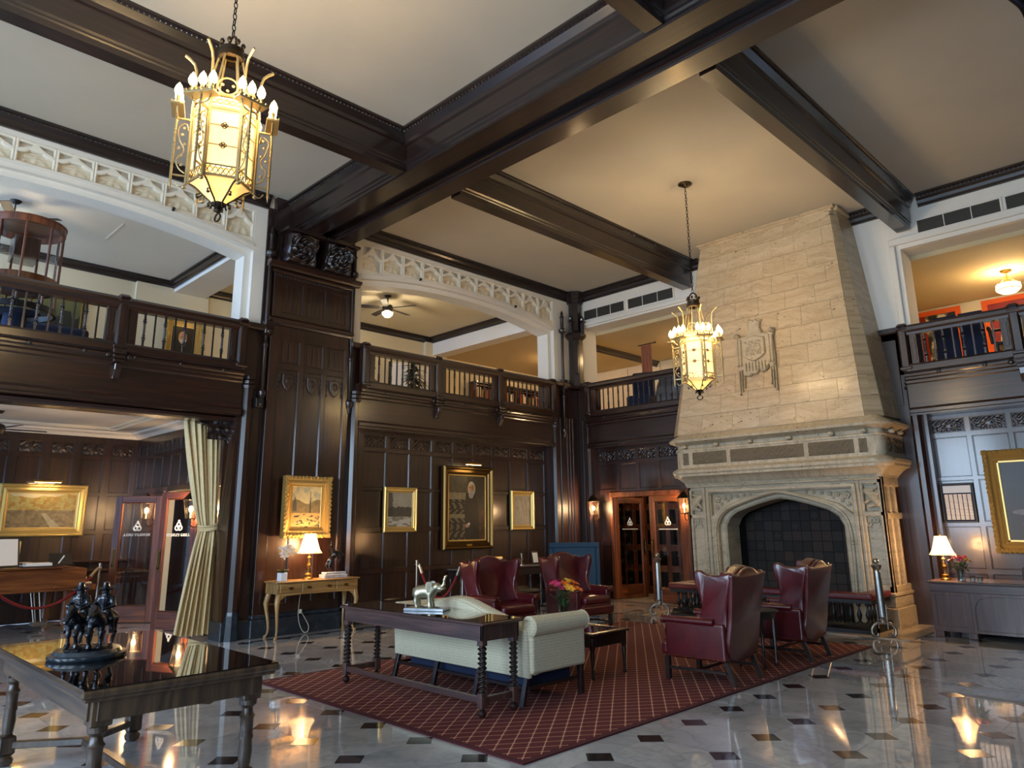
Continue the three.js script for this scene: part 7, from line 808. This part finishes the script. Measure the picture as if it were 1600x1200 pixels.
{ // orchid
  const o = thing('orchid', 'white orchid in a square white pot on the console table', 'plant', -10.2, 0.795, -5.42, LT), dbl = M.petalWhite.clone(); dbl.side = THREE.DoubleSide; const lf = M.leaf.clone(); lf.side = THREE.DoubleSide; mesh('pot', [b6(-0.055, 0.055, 0, 0.12, -0.055, 0.055, 0.006)], M.china, o); mesh('moss', ball(0.045, 0, 0.118, 0, 1, 0.25, 1), M.leafDark, o); mesh('stem', [tube([[0, 0.12, 0], [0.01, 0.28, 0.01], [0, 0.4, 0.02], [-0.02, 0.46, 0.05]], 0.004, 20, 5), tube([[0.01, 0.12, 0], [0.03, 0.3, 0], [0.06, 0.42, 0.02], [0.09, 0.44, 0.05]], 0.004, 20, 5)], M.leafDark, o); for (let k = 0; k < 4; k++) mesh('leaf', at(leafG(0.14, 0.03, 0.7), 0, 0.12, 0, k * 1.6 + 0.3, 0.6), lf, o);
  for (const [x, y, z] of [[-0.05, 0.47, 0.06], [0.0, 0.43, 0.07], [-0.03, 0.39, 0.06], [0.04, 0.4, 0.06], [0.09, 0.45, 0.07], [0.11, 0.4, 0.06], [0.06, 0.49, 0.04], [-0.01, 0.35, 0.05]]) { mesh('blossom', at(merge([blossom(0.05, 3, 0.12), blossom(0.048, 2, 0.1).rotateY(PI / 2).scale(1.5, 1, 1)]), x, y, z, x * 2, PI / 2 - 0.1), dbl, o); mesh('blossom_lip', ball(0.012, x, y - 0.01, z + 0.012, 1, 1, 1, 6, 5), M.petalYellow, o); }
}
// ---------------------------------------------------------------- things in the galleries
{ // round glass case
  const o = thing('display_case', 'tall round wood-framed glass case standing in the gallery over the piano room', 'display case', -11.75, 3.9, -1.95), R = 0.46, ring = (y0, y1, r, r2 = r - 0.04) => lathe([[r2, y0], [r, y0], [r, y1], [r2, y1], [r2, y0]], 40);
  mesh('top_ring', [ring(1.84, 1.93, R + 0.02), lathe([[0, 1.93], [R + 0.03, 1.93], [R + 0.03, 1.95], [0, 1.95]], 40)], M.mahogRed, o); mesh('floor_ring', [ring(0.98, 1.12, R), lathe([[0, 0.98], [R, 0.98], [R, 1.0], [0, 1.0]], 40)], M.piano, o); mesh('base_ring', ring(0.62, 0.7, R + 0.03), M.black, o); mesh('pedestal', lathe([[0.3, 0], [0.3, 0.05], [0.16, 0.08], [0.14, 0.6], [0.3, 0.64], [0, 0.64]], 20), M.navy, o); mesh('curved_glass', fin(new THREE.CylinderGeometry(R - 0.01, R - 0.01, 0.8, 40, 1, true)).translate(0, 1.45, 0), M.glass, o); mesh('glass_shelf', lathe([[0, 1.36], [R - 0.04, 1.36], [R - 0.04, 1.375], [0, 1.375]], 40), M.glass, o);
  for (let k = 0; k < 9; k++) { const a = k * 2 * PI / 9 + 0.2; mesh('upright', at(bx(0.03, 1.25, 0.03, 0, 0, 0, 0.006), (R - 0.0) * Math.cos(a), 1.27, (R - 0.0) * Math.sin(a), -a), M.mahogRed, o); } mesh('dark_box', [b6(-0.16, 0.16, 1.38, 1.72, -0.16, 0.16, 0.01)], M.mahog, o); mesh('edge_lever', [tube([[R, 0.66, 0.1], [R + 0.1, 0.68, 0.14], [R + 0.14, 0.66, 0.1]], 0.015, 10), torus(0.04, 0.008, R + 0.14, 0.66, 0.1)], M.iron, o);
}
{ // cabinets and boxes at the gallery rail
  const c = thing('low_cabinet', 'low tan wooden cabinet behind the gallery balusters over the piano room', 'cabinet', -12.0, 3.9, -3.15, LT); mesh('carcass', b6(-0.7, 0.5, 0, 0.32, -0.25, 0.25, 0.01), M.oak, c); mesh('top', b6(-0.72, 0.52, 0.32, 0.345, -0.27, 0.27, 0.006), M.oak, c, { grain: 'x' }); mesh('door', b6(-0.66, -0.1, 0.04, 0.29, 0.25, 0.262, 0.004), M.oak, c); mesh('door', b6(-0.08, 0.46, 0.04, 0.29, 0.25, 0.262, 0.004), M.oak, c);
  const d = thing('low_cabinet', 'low brown cabinet under the elderly man portrait in the gallery', 'cabinet', -14.2, 3.9, -4.4, LT); mesh('carcass', b6(-0.45, 0.3, 0, 0.75, -0.2, 0.25, 0.01), M.piano, d); mesh('top', b6(-0.47, 0.32, 0.75, 0.78, -0.22, 0.27, 0.006), M.piano, d); mesh('door', b6(-0.4, 0.25, 0.06, 0.7, 0.25, 0.265, 0.004), M.piano, d);
  const s = thing('gallery_sofa', 'dark navy sofa behind the gallery balusters near the round glass case', 'sofa', -12.7, 3.9, -2.4, LT); mesh('seat', sb(1.6, 0.4, 0.8, 0, 0.22, 0, 0.06), M.navy, s); mesh('backrest', sb(1.6, 0.5, 0.2, 0, 0.6, -0.32, 0.07), M.navy, s); mesh('arm', sb(0.2, 0.5, 0.8, -0.8, 0.35, 0, 0.07), M.navy, s); mesh('arm', sb(0.2, 0.5, 0.8, 0.8, 0.35, 0, 0.07), M.navy, s);
}
function bookcase(x, y, z, turn, W, rows, seed, label, group) { // faces local +z
  const o = thing('bookcase', label, 'bookcase', x, y, z, turn), h = 0.34, H = rows * h + 0.08; mesh('side', b6(-W / 2 - 0.03, -W / 2, 0, H, -0.3, 0, 0.003), M.piano, o); mesh('side', b6(W / 2, W / 2 + 0.03, 0, H, -0.3, 0, 0.003), M.piano, o); mesh('back_board', b6(-W / 2, W / 2, 0, H, -0.3, -0.285), M.mahog, o); for (let j = 0; j <= rows; j++) mesh('shelf', b6(-W / 2, W / 2, 0.05 + j * h - 0.022, 0.05 + j * h, -0.285, -0.004), M.piano, o, { grain: 'x' }); mesh('cornice', b6(-W / 2 - 0.05, W / 2 + 0.05, H, H + 0.06, -0.3, 0.03, 0.01), M.mahog, o, { grain: 'x' });
  const r = rng(seed), names = ['dark red', 'dark green', 'buff', 'ochre', 'navy', 'cream', 'brown', 'tan', 'brick red'], cols = [0x6b1d16, 0x2b3a2c, 0xd8cba8, 0x8a6a3a, 0x1e2a44, 0xe6ddc4, 0x5a3420, 0xb9a67c, 0x8d2a1e].map(c => std(c, 0.6)), bg = boxUV(merge([b6(-0.5, 0.5, 0, 1, -0.5, 0.5, 0.03)])); for (let j = 1; j < rows; j++) { let u = -W / 2 + 0.03; while (u < W / 2 - 0.06) { const t = 0.028 + 0.03 * r(), hh = 0.2 + 0.09 * r(), d = 0.16 + 0.05 * r(); if (r() > 0.06) { const ci = Math.floor(r() * cols.length), b = inst('book', bg, cols[ci], scene); b.scale.set(t, hh, d); const v = V3(u + t / 2, 0.05 + j * h, -0.14).applyAxisAngle(V3(0, 1, 0), turn); b.position.set(x + v.x, y + v.y, z + v.z); b.rotation.y = turn; tag(b, names[ci] + ' book on the ' + ['', 'low', 'middle', 'top'][j] + ' shelf of ' + group, 'book', names[ci] + ' books, ' + ['', 'low', 'middle', 'top'][j] + ' shelf of ' + group); } u += t + 0.002; } }
}
bookcase(-14.28, 3.9, -13.75, LT, 1.5, 4, 5, 'tall bookcase full of books nearest the gallery corner pier', 'the near gallery bookcase'); bookcase(-14.28, 3.9, -15.5, LT, 1.6, 4, 6, 'tall bookcase full of books at the far end of the gallery', 'the far gallery bookcase');
{ // dark plant, cabinet and lit panels seen through the second bay's balusters
  const p = thing('gallery_plant', 'dark leafy potted plant behind the balusters above the bearded portrait', 'plant', -12.3, 3.9, -9.35), r = rng(31), L = []; for (let i = 0; i < 90; i++) { const a = r() * 2 * PI; L.push(at(leafG(0.25 + 0.2 * r(), 0.03, 0.5 + 0.6 * r()), 0.05 * Math.cos(a), 0.5 + 0.55 * r(), 0.05 * Math.sin(a), a, 0.5 + r())); } const lf = M.leafDark.clone(); lf.side = THREE.DoubleSide; const m = mesh('foliage', L, lf, p); m.userData.kind = 'stuff'; mesh('trunk', rod([0, 0.3, 0], [0, 1.0, 0], 0.02), M.mahog, p); mesh('pot', lathe([[0, 0], [0.14, 0], [0.19, 0.36], [0.17, 0.36], [0.15, 0.3], [0, 0.3]], 16), M.black, p);
  const c = thing('dark_cabinet', 'low dark cabinet behind the gallery balusters next to the great pilaster', 'cabinet', -12.2, 3.9, -7.7, LT); mesh('carcass', [b6(-0.55, 0.4, 0, 0.75, -0.2, 0.2, 0.01), b6(-0.6, 0.45, 0.75, 0.8, -0.22, 0.22, 0.01)], M.darkWood, c); mesh('door', b6(-0.5, -0.1, 0.08, 0.7, 0.2, 0.215, 0.004), M.darkWood, c); mesh('door', b6(-0.05, 0.35, 0.08, 0.7, 0.2, 0.215, 0.004), M.darkWood, c);
  const ch = thing('gallery_chair', 'round-backed dark armchair behind the balusters beside the gallery plant', 'chair', -13.3, 3.9, -8.75, 0.8); mesh('seat', sb(0.6, 0.18, 0.6, 0, 0.4, 0, 0.06), M.darkWood, ch); mesh('backrest', soft([[-0.3, 0.4], [-0.32, 0.75], [0, 0.95], [0.32, 0.75], [0.3, 0.4]], 0.1, 0.03).translate(0, 0, -0.32), M.darkWood, ch); for (const sx of [-1, 1]) for (const sz of [-1, 1]) mesh('leg', rod([sx * 0.25, 0, sz * 0.25], [sx * 0.25, 0.35, sz * 0.25], 0.025), M.darkWood, ch);
  const sc = thing('folding_screen', 'pale lit folding screen on the far gallery wall behind the balusters', 'screen', -14.3, 3.9, -10.9, LT); for (let k = 0; k < 3; k++) { mesh('leaf', at(bx(0.5, 1.6, 0.02, 0, 0.8, 0), -0.5 + k * 0.5, 0, (k % 2) * 0.1, k % 2 ? 0.3 : -0.3), M.paper, sc); mesh('stile', at(bx(0.04, 1.62, 0.03, -0.24, 0.81, 0), -0.5 + k * 0.5, 0, (k % 2) * 0.1, k % 2 ? 0.3 : -0.3), M.mahog, sc); }
}
{ // gallery behind the back wall: armchair, desk back and curtain on the left; posters and navy seat on the right
  const a = thing('gallery_armchair', 'round dark armchair behind the short gallery railing beside the hood', 'chair', -8.75, 3.9, -14.2, 0.4); mesh('backrest', soft([[-0.42, 0], [-0.44, 0.6], [-0.25, 0.86], [0, 0.9], [0.25, 0.86], [0.44, 0.6], [0.42, 0]], 0.14, 0.04).translate(0, 0.1, 0.25), M.mahog, a); mesh('seat', sb(0.8, 0.3, 0.7, 0, 0.3, -0.1, 0.08), M.darkWood, a); for (const sx of [-1, 1]) for (const sz of [-1, 1]) mesh('leg', rod([sx * 0.32, 0, sz * 0.28], [sx * 0.32, 0.2, sz * 0.28], 0.03), M.darkWood, a);
  const d = thing('gallery_desk', 'brown wooden cabinet behind the short gallery railing beside the chimney hood', 'cabinet', -7.5, 3.9, -14.1); mesh('carcass', b6(-0.5, 0.6, 0, 0.72, -0.3, 0.3, 0.01), M.piano, d); mesh('top', b6(-0.53, 0.63, 0.72, 0.75, -0.33, 0.33, 0.006), M.piano, d, { grain: 'x' }); mesh('door', b6(-0.45, 0.05, 0.06, 0.68, 0.3, 0.315, 0.004), M.piano, d); mesh('door', b6(0.07, 0.55, 0.06, 0.68, 0.3, 0.315, 0.004), M.piano, d);
  const n = thing('navy_chair', 'dark navy upholstered chair behind the short gallery railing near the corner post', 'chair', -9.45, 3.9, -13.7, 0.3); mesh('backrest', sb(0.5, 0.7, 0.14, 0, 0.75, -0.2, 0.05), M.navy, n); mesh('seat', sb(0.55, 0.3, 0.55, 0, 0.35, 0.02, 0.06), M.navy, n); for (const sx of [-1, 1]) for (const sz of [-1, 1]) mesh('leg', rod([sx * 0.2, 0, sz * 0.2], [sx * 0.2, 0.25, sz * 0.2], 0.02), M.darkWood, n);
  const cu = thing('gallery_curtain', 'narrow pinkish curtain hanging behind the white pier of the back gallery', 'curtain', -9.85, 3.9, -14.6); mesh('drape', grid((u, v) => [0.16 * (u - 0.5) * 2, lerp(0, 1.95, v), 0.03 * Math.sin(u * 20)], 24, 4), Object.assign(std(0x9c6248, 0.9), { side: THREE.DoubleSide }), cu); mesh('curtain_rod', [rod([-0.25, 1.97, 0], [0.25, 1.97, 0], 0.012), ball(0.025, 0.26, 1.97, 0)], M.black, cu);
  const post = (x, W, k, label) => { const p = thing('poster', label, 'poster', x, 5.05, -16.78); mesh('frame', [b6(-W / 2, W / 2, -0.85, -0.75, 0, 0.03), b6(-W / 2, W / 2, 0.75, 0.85, 0, 0.03), b6(-W / 2, -W / 2 + 0.1, -0.75, 0.75, 0, 0.03), b6(W / 2 - 0.1, W / 2, -0.75, 0.75, 0, 0.03)], std(0xe8601a, 0.7), p); const A = hex(0x8e1c14), B = hex(0xd9cda6), D = hex(0x23241f); mesh('print', fin(new THREE.PlaneGeometry(W - 0.18, 1.52)).translate(0, 0, 0.012), canvas(160, 256, (u, v) => { const m = blotch(u, v, 10, 200 + k); if (k) { const r = Math.hypot((u - 0.5) * 1.2, Math.max(0, v - 0.45)); return r < 0.2 ? (r < 0.12 ? A : mixc(B, hex(0xb5a67c), m)) : r < 0.24 ? B : r < 0.42 ? mixc(D, hex(0x39402f), m) : r < 0.45 ? B : A; } const f = Math.sin(u * 13 + 4 * m) * Math.cos(v * 11); return u < 0.25 ? A : f > 0.2 ? B : f > -0.1 ? mixc(B, D, 0.6) : D; }), p, { uv: true }); };
  post(-4.05, 0.95, 0, 'orange framed poster with pale figure shapes on the yellow gallery wall'); post(-2.55, 1.3, 1, 'orange framed poster with red and grey arches on the yellow gallery wall');
  const sc = thing('navy_screen', 'dark navy padded screen behind the balusters before the orange posters', 'screen', -3.0, 3.9, -13.75); mesh('panel', sb(0.36, 1.05, 0.06, -0.19, 0.55, 0, 0.02), M.navy, sc); mesh('panel', sb(0.36, 1.05, 0.06, 0.19, 0.55, 0, 0.02), M.navy, sc); mesh('foot', bx(0.8, 0.04, 0.2, 0, 0.02, 0), M.black, sc);
  const ac = thing('black_armchair', 'black bentwood armchair behind the balusters beside the navy screen', 'chair', -2.3, 3.9, -13.9, 0.2); mesh('seat', sb(0.5, 0.06, 0.5, 0, 0.45, 0, 0.03), M.black, ac); mesh('arm_bow', tube([[-0.28, 0.45, 0.25], [-0.3, 0.72, 0.22], [-0.28, 0.74, -0.1], [0, 0.78, -0.26], [0.28, 0.74, -0.1], [0.3, 0.72, 0.22], [0.28, 0.45, 0.25]], 0.025, 40, 8), M.black, ac); for (const sx of [-1, 1]) for (const sz of [-1, 1]) mesh('leg', rod([sx * 0.22, 0, sz * 0.22], [sx * 0.22, 0.45, sz * 0.22], 0.02), M.black, ac);
}
{ // iron scroll pendant built for a partly seen black object at the right edge, and the small spot on the jamb
  const s = thing('spot_projector', 'small black box spotlight clamped to the jamb post beside the pilaster', 'spotlight', XL + 0.16, 3.42, -4.98, LT); mesh('housing', b6(-0.06, 0.06, -0.07, 0.07, -0.06, 0.06, 0.006), M.black, s); mesh('lens', lathe([[0, 0], [0.02, 0], [0.02, 0.01], [0, 0.012]], 10).rotateX(PI / 2).translate(0, -0.03, 0.06), M.steel, s); mesh('arm', rod([-0.18, 0.0, 0], [-0.05, 0.0, 0], 0.006), M.black, s);
  const k = thing('iron_pendant', 'black wrought iron scroll pendant hanging from the great beam', 'pendant', -0.56, 4.98, -5.85); mesh('stem', rod([0.05, 0.1, 0], [0.05, 1.32, 0], 0.02), M.iron, k); mesh('scroll', [tube([[0.05, 0.55, 0], [-0.06, 0.5, 0.02], [-0.1, 0.4, 0.02], [-0.05, 0.3, 0.01], [0.0, 0.2, 0], [0.03, 0.02, 0]], 0.03, 26, 8), tube([[0.05, 0.5, 0], [0.16, 0.45, 0], [0.2, 0.36, 0], [0.15, 0.28, 0], [0.1, 0.2, 0], [0.07, 0.02, 0]], 0.03, 26, 8), ball(0.045, -0.09, 0.42, 0.02), ball(0.045, 0.05, 0.02, 0, 1, 1.2, 1)], M.iron, k);
}
renderer.render(scene, camera);
